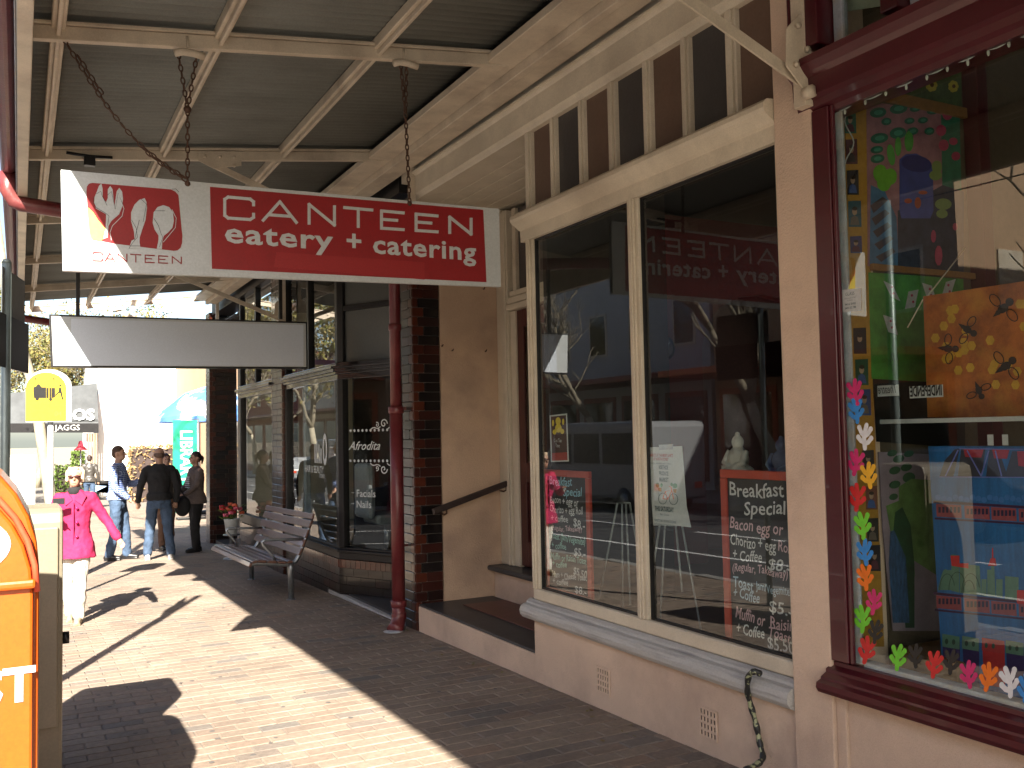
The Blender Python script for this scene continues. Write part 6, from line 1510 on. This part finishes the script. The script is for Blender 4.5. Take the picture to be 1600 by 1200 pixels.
figurine(1222, LG.z-0.012, 3.56, 1.0, 'bluish glass ornament on the shelf close to the pink pilaster', plain('blue_glaze', (0.10, 0.13, 0.24), 0.2))
c = on_x(1137, 735, 3.56); c.z = LG.z-0.012
mb = MB(); mb.lathe([(0.028, 0), (0.036, 0.03), (0.034, 0.055), (0.038, 0.06), (0.03, 0.058)], c, 12); o = mb.build('small_pot', plain('white_ceramic', (0.6, 0.58, 0.52), 0.4)); tag(o, 'tiny white pot left of the white seated figurine', 'pot')
# tables and chairs deeper in the cafe
def cafe_chair(x, y, rz, label):
    C_ = empty('cafe_chair', (x, y, 0.33), label, 'chair', 'dark chairs inside the cafe', rz)
    MB().box(-.2, .2, -.2, .2, .44, .47).build('seat', 'timber', C_, local=True, bevel=.01)
    MB().box(-.2, .2, .18, .205, .62, .92).build('backrest', 'timber', C_, local=True, bevel=.01)
    for a_ in (-.18, .18):
        for b_ in (-.18, .185):
            MB().tube([(a_, b_, 0), (a_, b_, .62 if b_ > 0 else .44)], .015, 6).build('leg', 'timber', C_, local=True)
for i, (x, y, rz, lb) in enumerate(((5.2, 5.2, .4, 'dark wooden cafe chair behind the mullion, deep in the room'), (6.0, 4.4, 2.0, 'dark wooden cafe chair behind the right pane, deep in the room'))): cafe_chair(x, y, rz, lb)
T_ = empty('cafe_table', (5.7, 4.9, .33), 'square dark cafe table between the two chairs inside', 'table')
bx('table_top', 'timber', T_, 5.4, 6.0, 4.6, 5.2, 1.05, 1.08, .005); MB().tube([(5.7, 4.9, .33), (5.7, 4.9, 1.05)], .03, 8).build('leg', 'black', T_)
# chair in the salon
SCH = empty('salon_chair', (3.9, 10.8, .2), 'grey padded salon chair seen through the hair and beauty pane', 'chair')
bx('backrest', plain('grey_vinyl', (0.22, 0.24, 0.26), .5), SCH, 3.62, 3.72, 10.45, 11.0, .62, 1.28, .06)
bx('seat', plain('grey_vinyl', (0.22, 0.24, 0.26), .5), SCH, 3.73, 4.2, 10.45, 11.0, .55, .68, .04); MB().tube([(3.95, 10.72, .2), (3.95, 10.72, .55)], .04, 10).build('pedestal', 'steel', SCH)

# ================================================================= IN THE GALLERY WINDOW
YP = 2.982
def pp(x, y): return on_y(x, y, YP)
def wallart(name, polys, mat, par, off, t=0.0006): return flat_polys(name, polys, pp, mat, par, FN, t, off)
def col(n, c): return plain('paint_'+n, c, 0.7)
PB = empty('portrait_board', pp(1345, 1000), 'yellow strip of small painted portraits at the left side of the gallery window', 'artwork')
wallart('board', [[(1318, 150), (1354, 150), (1362, 600), (1380, 1010), (1342, 1010), (1330, 600)]], col('ochre', (0.42, 0.22, 0.03)), PB, 0.0, 0.006)
bgs = [(0.03, 0.14, 0.10), (0.08, 0.02, 0.03), (0.02, 0.02, 0.03), (0.03, 0.10, 0.14), (0.05, 0.05, 0.14), (0.02, 0.02, 0.02), (0.02, 0.09, 0.05), (0.03, 0.07, 0.22), (0.02, 0.03, 0.03), (0.02, 0.10, 0.12), (0.18, 0.07, 0.05), (0.03, 0.03, 0.03), (0.02, 0.02, 0.03)]
ctr = [(1326, 192, 9, 17), (1328, 238, 9, 19), (1330, 286, 9, 19), (1333, 335, 10, 20), (1335, 383, 9, 13), (1341, 533, 10, 20), (1344, 582, 10, 20), (1348, 629, 10, 20), (1354, 720, 9, 16), (1357, 745, 8, 8), (1359, 778, 9, 18), (1361, 828, 9, 18), (1364, 872, 9, 20)]
for i, (cx, cy, hw, hh_) in enumerate(ctr):
    pt = wallart('portrait', [[(cx-hw, cy-hh_), (cx+hw, cy-hh_-1), (cx+hw+1, cy+hh_), (cx-hw+1, cy+hh_)]], col('bg%d' % i, bgs[i]), PB, 0.0075)
    wallart('head', [disc(cx, cy-hh_*.2, hw*.38, hh_*.30, 12)], col('face', (0.38, 0.26, 0.18)), pt, 0.0085)
    wallart('shoulders', [[(cx-hw*.7, cy+hh_*.85), (cx-hw*.5, cy+hh_*.25), (cx, cy+hh_*.1), (cx+hw*.5, cy+hh_*.25), (cx+hw*.75, cy+hh_*.85)]], col('dress%d' % (i % 4), [(0.10, 0.03, 0.05), (0.02, 0.02, 0.03), (0.05, 0.10, 0.28), (0.15, 0.12, 0.1)][i % 4]), pt, 0.0085)
    wallart('hair', [disc(cx, cy-hh_*.42, hw*.42, hh_*.16, 10)], col('hair', (0.03, 0.02, 0.015)), pt, 0.0095)
# flower panel on top, botanical panel, card panel
SF = empty('flower_painting', pp(1430, 160), 'dark green painting with yellow flowers, top of the gallery partition', 'painting')
wallart('canvas', [[(1355, 145), (1500, 168), (1500, 60), (1355, 60)]], paint('mural_green', (0.05, 0.10, 0.03), 0.7, 0.5, 25, 0), SF, 0.004, 0.004)
for (cx, cy, r_) in ((1471, 108, 12), (1453, 134, 9), (1487, 136, 8), (1438, 88, 8), (1482, 84, 9)):
    fl_ = wallart('flower', [disc(cx+r_*.55*math.cos(t), cy+r_*.7*math.sin(t), r_*.5, r_*.5, 8) for t in [q_*0.9 for q_ in range(7)]], col('yellow', (0.50, 0.42, 0.06)), SF, 0.009)
    wallart('centre', [disc(cx, cy, r_*.35, r_*.4, 8)], col('brown', (0.08, 0.03, 0.01)), fl_, 0.012)
for (cx, cy) in ((1421, 138), (1425, 124), (1402, 130)): wallart('heart', [disc(cx, cy, 5, 7, 8)], col('greywhite', (0.35, 0.36, 0.34)), SF, 0.009)
bx('picture_rail', col('rail', (0.26, 0.12, 0.03)), SF, pp(1356, 150).x, 4.185, 2.955, 2.975, pp(1430, 165).z-0.02, pp(1430, 158).z+0.01, 0.003)
MU = empty('botanical_painting', pp(1430, 415), 'painting of green pods on pink with a blue vase shape and striped blue leaf', 'painting')
wallart('canvas', [[(1352, 158), (1497, 182), (1503, 428), (1354, 416)]], paint('mural_pink', (0.36, 0.16, 0.19), 0.7, 0.3, 14, 0), MU, 0.004, 0.004)
wallart('green_field', [[(1468, 180), (1497, 183), (1503, 428), (1440, 424), (1470, 300)]], paint('mural_teal', (0.03, 0.17, 0.10), 0.7, 0.3, 14, 0), MU, 0.0085)
wallart('dark_field', [[(1400, 330), (1470, 290), (1503, 300), (1503, 428), (1400, 420)]], paint('mural_dark', (0.03, 0.035, 0.06), 0.7, 0.5, 20, 0), MU, 0.0095)
wallart('striped_leaf', [[(1358, 290), (1380, 300), (1398, 340), (1402, 420), (1356, 416)]], paint('mural_blue', (0.06, 0.16, 0.30), 0.7, 0.3, 18, 0), MU, 0.0095)
wallart('leaf_stripe', [[(1357+i*2, 322+i*20), (1376+i*4, 308+i*20), (1384+i*3, 314+i*20), (1362+i*3, 334+i*19)] for i in range(5)], col('dkbrown', (0.05, 0.03, 0.035)), MU, 0.0105)
pods = [(1369, 177, 13, 8), (1401, 171, 14, 8), (1427, 171, 9, 5), (1454, 175, 9, 5), (1382, 191, 8, 6), (1418, 190, 8, 5), (1439, 189, 8, 5), (1371, 217, 14, 8), (1400, 209, 13, 9), (1423, 206, 9, 6), (1449, 206, 8, 6), (1367, 235, 10, 6), (1368, 249, 11, 7)]
wallart('pod', [disc(a, b, c, d, 16, -0.15) for a, b, c, d in pods], col('podgreen', (0.02, 0.13, 0.085)), MU, 0.011)
wallart('pod_centre', [disc(a, b, c*.55, d*.5, 12, -0.15) for a, b, c, d in pods], col('podlight', (0.05, 0.26, 0.18)), MU, 0.013)
wallart('green_leaf', [disc(1389, 243, 6, 17, 12, -0.15), disc(1400, 230, 5, 15), disc(1417, 222, 7, 16)], col('leafgreen', (0.09, 0.34, 0.06)), MU, 0.0115)
wallart('heart_leaf', [disc(1372, 272, 11, 14), disc(1388, 277, 10, 13), disc(1378, 287, 11, 13)], col('lime', (0.14, 0.38, 0.03)), MU, 0.0120)
vp = [(1402, 250), (1412, 242), (1428, 241), (1445, 250), (1454, 262), (1455, 330), (1450, 342), (1405, 342), (1402, 330)]
wallart('vase', [vp], paint('mural_vase', (0.05, 0.07, 0.28), 0.6, 0.25, 12, 0), MU, 0.0125)
wallart('vase_mouth', [disc(1428, 257, 24, 13, 18, 0.16)], col('navy', (0.02, 0.025, 0.14)), MU, 0.0145)
wallart('red_flower', [disc(a, b, c, d, 10) for a, b, c, d in ((1477, 180, 8, 9), (1467, 205, 8, 9), (1471, 228, 8, 9), (1486, 222, 7, 6), (1490, 245, 7, 7), (1463, 400, 6, 16), (1455, 370, 4, 10), (1489, 355, 4, 6))], col('rose', (0.42, 0.05, 0.11)), MU, 0.0125)
wallart('yellow_green_leaf', [disc(1460, 262, 8, 10), disc(1458, 275, 10, 8), disc(1470, 320, 13, 9), disc(1468, 335, 9, 7)], col('olive', (0.20, 0.26, 0.08)), MU, 0.0135)
wallart('vase_mark', [disc(1415, 315, 6, 4), disc(1430, 318, 5, 9), disc(1438, 302, 7, 3)], col('orangered', (0.35, 0.07, 0.02)), MU, 0.0145)
CP = empty('card_painting', pp(1430, 600), 'green painting with scattered playing cards beneath the pink botanical painting', 'painting')
wallart('canvas', [[(1355, 426), (1503, 436), (1507, 600), (1360, 592)]], paint('mural_grass', (0.07, 0.26, 0.04), 0.7, 0.5, 10, 0), CP, 0.004, 0.004)
wallart('dark_lower', [[(1362, 592), (1505, 600), (1506, 700), (1368, 690)]], col('nearblack', (0.012, 0.012, 0.012)), CP, 0.004, 0.004)
for (cx, cy, rr) in ((1391, 455, .45), (1389, 508, .3), (1479, 452, -.3), (1422, 468, -.2), (1450, 458, .3)):
    def rc(w_, h_, rr=rr, cx=cx, cy=cy): return [(cx+x*math.cos(rr)-y*math.sin(rr)*-1, cy+x*math.sin(rr)*-1*-1+y*math.cos(rr)) for x, y in ((-w_, -h_), (w_, -h_), (w_, h_), (-w_, h_))]
    cd = wallart('playing_card', [rc(8, 14)], col('card', (0.42, 0.40, 0.40)), CP, 0.009)
    wallart('pip', [disc(cx, cy-6, 1.8, 2.2, 8), disc(cx+2, cy+4, 1.8, 2.2, 8)], col('pip', (0.40, 0.03, 0.08)), cd, 0.010)
bx('picture_rail', col('rail', (0.26, 0.12, 0.03)), CP, pp(1356, 420).x, 4.185, 2.950, 2.972, pp(1430, 430).z, pp(1430, 420).z, 0.003)
# items standing just behind the glass
XA = 3.50
def ax_(x, y, X=XA): return on_x(x, y, X)
def art(name, polys, mat, par, off, X=XA, t=0.0006): return flat_polys(name, polys, lambda x, y: on_x(x, y, X), mat, par, XN, t, off)
BE = empty('bee_painting', ax_(1520, 652), 'orange honeycomb painting with black bees hanging above the white shelf', 'painting')
mb = MB(); mb.slab([ax_(1442, 463), ax_(1640, 433), ax_(1640, 656), ax_(1449, 652)], (1, 0, 0), 0.018); mb.build('canvas', paint('honey_orange', (0.42, 0.12, 0.02), 0.6, 0.55, 9, 0.1, 40, dirt=(0.50, 0.22, 0.03), dirt_amt=0.8, dscale=7), BE, bevel=0.002)
rbz = random.Random(9); hx_ = []
for i in range(26):
    cx, cy = rbz.choice(((1475, 500), (1490, 560), (1545, 520), (1570, 580), (1500, 540), (1590, 480))); cx += rbz.uniform(-22, 22); cy += rbz.uniform(-25, 35); hx_.append(disc(min(max(cx, 1455), 1600), min(max(cy, 475), 640), 7, 8, 6))
art('honeycomb', hx_, paint('honey_yellow', (0.60, 0.34, 0.03), 0.6, 0.3, 12, 0), BE, 0.0008)
def bee(cx, cy, s, rr):
    f = lambda x, y: (cx+(x*math.cos(rr)-y*math.sin(rr))*s, cy+(x*math.sin(rr)+y*math.cos(rr))*s)
    b_ = art('bee', [[f(*q_) for q_ in disc(0, 0, 9, 6, 12)], [f(*q_) for q_ in disc(13, -1, 6, 6, 10)], [f(-8, -4), f(-8, 4), f(-19, 0)]], 'black', BE, 0.003)
    wg = []
    for (wx, wy, w1, w2) in ((-1, -16, 6, 10), (4, 16, 6, 10)): wg += stroke([f(wx+w1*math.cos(t*.5), wy+w2*math.sin(t*.5)) for t in range(14)], 1.4)
    art('wing', wg, 'black', b_, 0.0045); return b_
for q_ in ((1482, 545, .9, .1), (1512, 515, .9, .6), (1568, 482, 1.1, -.7), (1572, 572, 1.05, -.6), (1530, 610, .8, 1.2)): bee(*q_)
mb = MB(); mb.tube([ax_(1442, 468), ax_(1418, 512, 3.46)], 0.003, 5); mb.tube([ax_(1450, 462), ax_(1508, 388, 3.9)], 0.003, 5); mb.build('string', 'cream', BE)
SHF = MB().box(3.40, 3.66, -1.9, 2.90, ax_(1450, 661).z, ax_(1450, 654).z).build('display_shelf', 'white', bevel=0.003); tag(SHF, 'long white shelf across the gallery window between the bee and the blue painting', 'shelf')
for px_ in (1548, 1571):
    a = ax_(px_-5, 679, 3.48); b = ax_(px_+5, 696, 3.48); mb = MB(); mb.box(3.478, 3.48, b.y, a.y, b.z, a.z); o = mb.build('paper_tag', 'white'); tag(o, 'small white paper tag standing on top of the blue painting, %s one' % ('left' if px_ < 1560 else 'right'), 'tag', 'paper tags')
# blue city painting
BP_ = empty('blue_painting', ax_(1520, 1080), 'tall blue painting of a bridge, trains, harbour skyline and houses', 'painting')
mb = MB(); mb.slab([ax_(1450, 697), ax_(1650, 697), ax_(1650, 1110), ax_(1474, 1080)], (1, 0, 0), 0.02); mb.build('canvas', paint('city_blue', (0.012, 0.13, 0.36), 0.6, 0.35, 5, 0.05, 30, stretch=(1, 6, 0.7)), BP_, bevel=0.002)
art('bridge_arch', [[(1468, 745), (1476, 720), (1492, 702), (1500, 701), (1490, 745)], [(1502, 701), (1540, 701), (1534, 745), (1497, 745)], [(1546, 703), (1560, 701), (1575, 745), (1541, 745)], [(1582, 705), (1650, 705), (1650, 745), (1570, 745)]], col('bridgebrown', (0.035, 0.035, 0.05)), BP_, 0.0008)
art('red_sky', [[(1506, 701), (1538, 701), (1534, 715), (1509, 714)], [(1551, 702), (1578, 703), (1574, 717), (1554, 716)], [(1590, 705), (1650, 705), (1650, 735), (1592, 728)]], col('redsky', (0.32, 0.02, 0.03)), BP_, 0.0025)
art('bridge_truss', stroke([(1478, 744), (1498, 703)], 2)+stroke([(1512, 704), (1534, 744)], 2)+stroke([(1534, 744), (1546, 704)], 2)+stroke([(1556, 704), (1566, 744)], 2)+stroke([(1500, 701), (1600, 702)], 1.6)+stroke([(1468, 745), (1620, 746)], 1.5), col('lilac', (0.14, 0.16, 0.45)), BP_, 0.0035)
def train(y0, dy):
    for i, xx in enumerate((1463, 1507, 1549, 1592)):
        yy = y0+(xx-1463)*dy; tc_ = art('carriage', [[(xx, yy), (xx+39, yy+39*dy), (xx+40, yy+20+39*dy), (xx+1, yy+20)]], col('carriage', (0.28, 0.06, 0.07)), BP_, 0.0012)
        art('carriage_window', [[(xx+4+k_*6, yy+5), (xx+7.5+k_*6, yy+5), (xx+7.5+k_*6, yy+14), (xx+4+k_*6, yy+14)] for k_ in range(6)], col('navyd', (0.02, 0.015, 0.05)), tc_, 0.0025)
    art('train_roof', stroke([(1459, y0-3), (1640, y0-3+177*dy)], 4)+stroke([(1461, y0+23), (1640, y0+23+177*dy)], 3), col('plumdark', (0.04, 0.01, 0.05)), BP_, 0.0015)
train(787, 0.06); train(930, 0.10)
art('steam', [disc(1466+i*9, 777+(i % 3)*2, 4.5, 4.5, 10) for i in range(16)], col('steamblue', (0.05, 0.16, 0.42)), BP_, 0.001)
GR = col('citygreen', (0.10, 0.20, 0.14))
art('skyline', [[(1466, 922)]+[(1466+3*t, 922-33*math.sin(math.pi*min(t/9, .5)*1.2)) for t in range(1, 8)]+[(1487, 922)], [(1487, 866), (1499, 868), (1499, 926), (1487, 923)], [(1500, 880), (1514, 882), (1514, 928), (1500, 926)], [(1514, 882), (1531, 884), (1534, 930), (1514, 928)], [(1534, 905), (1542, 905), (1542, 932), (1534, 930)], [(1543, 890), (1549, 890), (1549, 884), (1554, 884), (1556, 932), (1543, 931)], [(1557, 905), (1567, 905), (1567, 934), (1557, 932)], [(1571, 900), (1592, 902), (1592, 938), (1571, 936)]], GR, BP_, 0.0016)
sh_ = []
for (cx, cy, r_) in ((1481, 922, 17), (1497, 922, 19), (1518, 926, 20), (1515, 926, 13)): sh_ += stroke([(cx-r_*.7*math.cos(t*.26), cy-r_*1.5*math.sin(t*.26)) for t in range(0, 12)], 0.8)
art('shell_roof_line', sh_, col('greenline', (0.03, 0.06, 0.04)), BP_, 0.004)
art('red_roof', [[(1486, 868), (1500, 868), (1500, 880), (1514, 880), (1514, 888), (1488, 884)], [(1545, 884), (1549, 872), (1556, 872), (1558, 884)], [(1551, 856), (1552.4, 856), (1553, 872), (1551, 872)], [(1590, 922), (1610, 922), (1610, 945), (1590, 943)]], col('cityred', (0.48, 0.02, 0.02)), BP_, 0.0035)
for (x0_, x1_, cc) in ((1473, 1500, 'p'), (1504, 1530, 'p'), (1535, 1570, 'r'), (1572, 1600, 'p')):
    hs = art('house', [[(x0_, 995+(x0_-1473)*.1), (x1_, 997+(x1_-1473)*.1), (x1_+1, 1075), (x0_+3, 1070)]], col('plum', (0.03, 0.015, 0.09)) if cc == 'p' else col('cityred', (0.48, 0.02, 0.02)), BP_, 0.0012)
    art('house_front', [[(x0_, 990+(x0_-1473)*.1), (x1_, 992+(x1_-1473)*.1), (x1_, 1012+(x1_-1473)*.1), (x0_, 1010+(x0_-1473)*.1)]], GR if cc == 'p' else col('cityred2', (0.40, 0.03, 0.03)), hs, 0.0025)
    art('house_window', [disc(x0_+7, 1002+(x0_-1473)*.1, 2.6, 4.5, 8), disc(x0_+18, 1003+(x0_-1473)*.1, 2.6, 4.5, 8)], col('greenline', (0.03, 0.06, 0.04)), hs, 0.0038)
# leafy canvas behind and olive canvas
LC = empty('leaf_canvas', pp(1410, 1000), 'canvas of green leaves on lilac with a dark arch, low on the gallery partition', 'painting')
wallart('canvas', [[(1369, 706), (1502, 712), (1505, 985), (1392, 985), (1376, 830)]], paint('lilac_canvas', (0.26, 0.20, 0.24), 0.7, 0.25, 8, 0), LC, 0.009, 0.004)
def lc(name, polys, c, off): return wallart(name, polys, c, LC, off+0.0135)
lc('green_oval', [disc(a, b, c, d, 14, -.3) for a, b, c, d in ((1390, 708, 8, 5), (1400, 717, 9, 6), (1416, 709, 8, 5), (1394, 735, 9, 6), (1412, 730, 9, 6), (1416, 746, 10, 8), (1394, 757, 9, 6), (1392, 776, 7, 5))], col('darkgreen', (0.025, 0.085, 0.04)), 0.001)
lc('big_leaf', [[(1400, 760), (1420, 748), (1455, 750), (1462, 800), (1462, 900), (1400, 860)], [(1380, 790), (1400, 782), (1420, 810), (1425, 900), (1392, 860)]], paint('leaf_mid', (0.12, 0.22, 0.06), 0.7, 0.4, 12, 0), 0.002)
lc('dark_arch', [[(1390, 840), (1394, 800), (1405, 792), (1418, 820), (1424, 880), (1424, 980), (1410, 980), (1400, 860)]], paint('arch_green', (0.01, 0.06, 0.025), 0.7, 0.5, 15, 0), 0.003)
lc('blue_streak', [[(1386, 830), (1392, 828), (1410, 870), (1416, 972), (1390, 972), (1384, 880)]], paint('streak_blue', (0.03, 0.09, 0.20), 0.7, 0.6, 20, 0, stretch=(3, 8, 1)), 0.004)
bx('gallery_plinth', plain('ochre_plinth', (0.18, 0.10, 0.03)), GB, 3.45, 4.4, 2.60, 2.93, 0.5, 0.62, 0.004)
# milky tube, mirrored words, sticker, fairy lights
a = on_x(1371, 603, 3.30); b = on_x(1405, 618, 3.30)
W1 = MB().box(3.299, 3.30, b.y, a.y, b.z, a.z).build('word_card', 'white'); tag(W1, 'white card with the word Theatre seen from the back, above the shelf', 'card', 'window word cards')
text_mesh([('Theatre', 0, 0, .055, dict(w=abs(a.y-b.y)*.85, shear=.3))], 'lettering', 'black', W1, (3.298, b.y+.006, b.z+.012), (0, 1, 0), (0, 0, 1), XN, 0, 0.0008)
a = on_x(1421, 604, 3.30); b = on_x(1474, 620, 3.30)
W2 = MB().box(3.299, 3.30, b.y, a.y, b.z, a.z).build('word_card', 'white'); tag(W2, 'white card with bold black letters INDEPENDE seen from the back, above the shelf', 'card', 'window word cards')
text_mesh([('INDEPENDE', 0, 0, .06, dict(w=abs(a.y-b.y)*.95, bold=.03))], 'lettering', 'black', W2, (3.298, b.y+.003, b.z+.008), (0, 1, 0), (0, 0, 1), XN, 0, 0.0008)
GX = 3.1690
ST = MB(); ST.slab([on_x(*q_, GX) for q_ in ((1316, 453), (1345, 450), (1346, 485), (1317, 488))], XN, 0.0006); st_ = ST.build('glass_sticker', 'white'); tag(st_, 'small white sticker headed GLASS at the left edge of the gallery pane', 'sticker')
a = on_x(1319, 463, GX-.0008); text_mesh([('GLASS', .006, 0, .020, dict(w=.05)), ('REPAIRS AND NEW GLAZING', .002, -.014, .006, dict(w=.06)), ('ALL HOURS', .016, -.024, .006, dict(w=.03)), ('9416 0102', .002, -.042, .013, dict(w=.06, bold=.02)), ('0403 332 788', .002, -.058, .013, dict(w=.06, bold=.02))], 'lettering', INK, st_, a, (0, -1, 0), (0, 0, 1), XN, 0, 0.0004)
FLt = empty('fairy_lights', on_x(1450, 120, 3.25), 'string of small unlit fairy lights along the top of the gallery window', 'fairy lights')
pts = [on_x(x, 172-(x-1312)*0.404+2*math.sin(x*.13), 3.186) for x in range(1312, 1640, 8)]
mb = MB(); mb.tube(pts, 0.0035, 5); mb.tube(smooth([on_x(*q_, 3.27) for q_ in ((1330, 165), (1320, 190), (1334, 222), (1322, 250), (1316, 275))]), 0.003, 5); mb.build('wire', 'white', FLt)
for i in range(1, len(pts), 4):
    mb = MB(); mb.ball(pts[i]+Vector((0, 0, -0.012)), (0.006, 0.006, 0.013), 8, 6); mb.build('bulb', plain('clear_bulb', (0.55, 0.55, 0.5), 0.15), FLt)
# leaf shaped window decals
def decal(cx, cy, h, colr, i, rr=0.0):
    s = h/44.0; rr += random.uniform(-.25, .25); polys = []
    fl_ = random.choice((-1, 1))
    f = lambda x, y: (cx+(x*fl_*math.cos(rr)-y*math.sin(rr))*s*.78, cy+(x*fl_*math.sin(rr)+y*math.cos(rr))*s)
    stem = [(2, 20), (0, 10), (-1, 0), (1, -10), (3, -18)]
    polys += [[f(*p_) for p_ in q_] for q_ in stroke(stem, 8.5)]
    for (bx_, by_, ex, ey) in ((1, 13, 14, 3), (0, 10, -13, 3), (0, 1, 12, -12), (0, 0, -12, -13)):
        polys += [[f(*p_) for p_ in q_] for q_ in stroke([(bx_, by_), ((bx_+ex)/2*1.12, (by_+ey)/2+2), (ex, ey)], 8)]; polys.append([f(*p_) for p_ in disc(ex, ey, 4.6, 4.6, 10)]); polys.append([f(*p_) for p_ in disc((bx_+ex)/2*1.12, (by_+ey)/2+2, 3.9, 3.9, 10)])
    polys.append([f(*p_) for p_ in disc(3, -18, 4, 4, 10)]); polys.append([f(*p_) for p_ in disc(2, 20, 4.2, 4, 10)])
    o = flat_polys('leaf_decal', polys, lambda x, y: on_x(x, y, GX), plain('vinyl_'+colr, {'magenta': (0.55, 0.02, 0.14), 'blue': (0.03, 0.22, 0.58), 'white': (0.68, 0.68, 0.70), 'yellow': (0.75, 0.40, 0.02), 'red': (0.55, 0.02, 0.02), 'green': (0.15, 0.55, 0.03), 'orange': (0.78, 0.17, 0.01), 'black': (0.015, 0.015, 0.015)}[colr], 0.45), None, XN, 0.0004, 0.0)
    return o
DL = [(1336, 612, 42, 'magenta', 'pink leaf decal, topmost of the column on the gallery glass'), (1338, 641, 40, 'blue', 'blue leaf decal at shelf height, left side of the gallery glass'), (1351, 681, 42, 'white', 'white leaf decal just under the shelf line, left column of the gallery glass'), (1338, 722, 42, 'magenta', 'pink leaf decal left of the yellow one on the gallery glass'), (1357, 742, 42, 'yellow', 'yellow leaf decal in the left column of the gallery glass'),
      (1340, 776, 44, 'red', 'red leaf decal below the yellow one, left column'), (1348, 820, 44, 'green', 'green leaf decal halfway down the left column'), (1351, 862, 42, 'blue', 'blue leaf decal above the orange one, left column'), (1352, 901, 42, 'orange', 'orange leaf decal in the left column of the gallery glass'), (1366, 940, 40, 'magenta', 'pink leaf decal right of the low green one, left column'),
      (1348, 966, 44, 'green', 'green leaf decal low in the left column, above the corner'), (1368, 986, 38, 'black', 'black leaf decal right above the corner of the gallery glass'), (1355, 1015, 44, 'red', 'red leaf decal in the bottom left corner of the gallery glass'), (1403, 1026, 42, 'green', 'green leaf decal, the only green one in the bottom row'), (1430, 1024, 38, 'black', 'black leaf decal between green and red in the bottom row'),
      (1460, 1037, 44, 'red', 'red leaf decal in the bottom row below the blue painting corner'), (1486, 1033, 40, 'black', 'black leaf decal between red and pink in the bottom row'), (1513, 1053, 44, 'magenta', 'pink leaf decal in the bottom row of the gallery glass'), (1545, 1057, 46, 'orange', 'orange leaf decal in the bottom row left of the white one'), (1577, 1064, 50, 'white', 'white leaf decal in the bottom row of the gallery glass'), (1604, 1074, 46, 'blue', 'blue leaf decal cut by the right edge in the bottom row')]
for i, (cx, cy, h, c_, lab) in enumerate(DL): tag(decal(cx, cy, h, c_, i), lab, 'decal', 'leaf decals on the gallery window')
# upper transom items
c4 = [on_x(*q_, 3.30) for q_ in ((1312, -10), (1388, -10), (1387, 8), (1309, 20))]
mb = MB(); mb.slab(c4, (1, 0, 0), 0.003); o = mb.build('paper_sheet', plain('pale_green_paper', (0.45, 0.50, 0.38))); tag(o, 'pale green paper sheet at the very top of the gallery transom', 'paper')
c4 = [on_x(*q_, 3.6) for q_ in ((1296, 20), (1362, 20), (1362, 70), (1300, 85))]
mb = MB(); mb.slab(c4, (1, 0, 0), 0.02); o = mb.build('picture_frame', 'bluewhite'); tag(o, 'pale framed dark picture behind the gallery transom', 'picture'); mb = MB(); mb.slab([on_x(*q_, 3.597) for q_ in ((1300, 16), (1354, 16), (1354, 55), (1304, 47))], (-1, 0, 0), 0.002); mb.build('dark_print', 'dark', o)
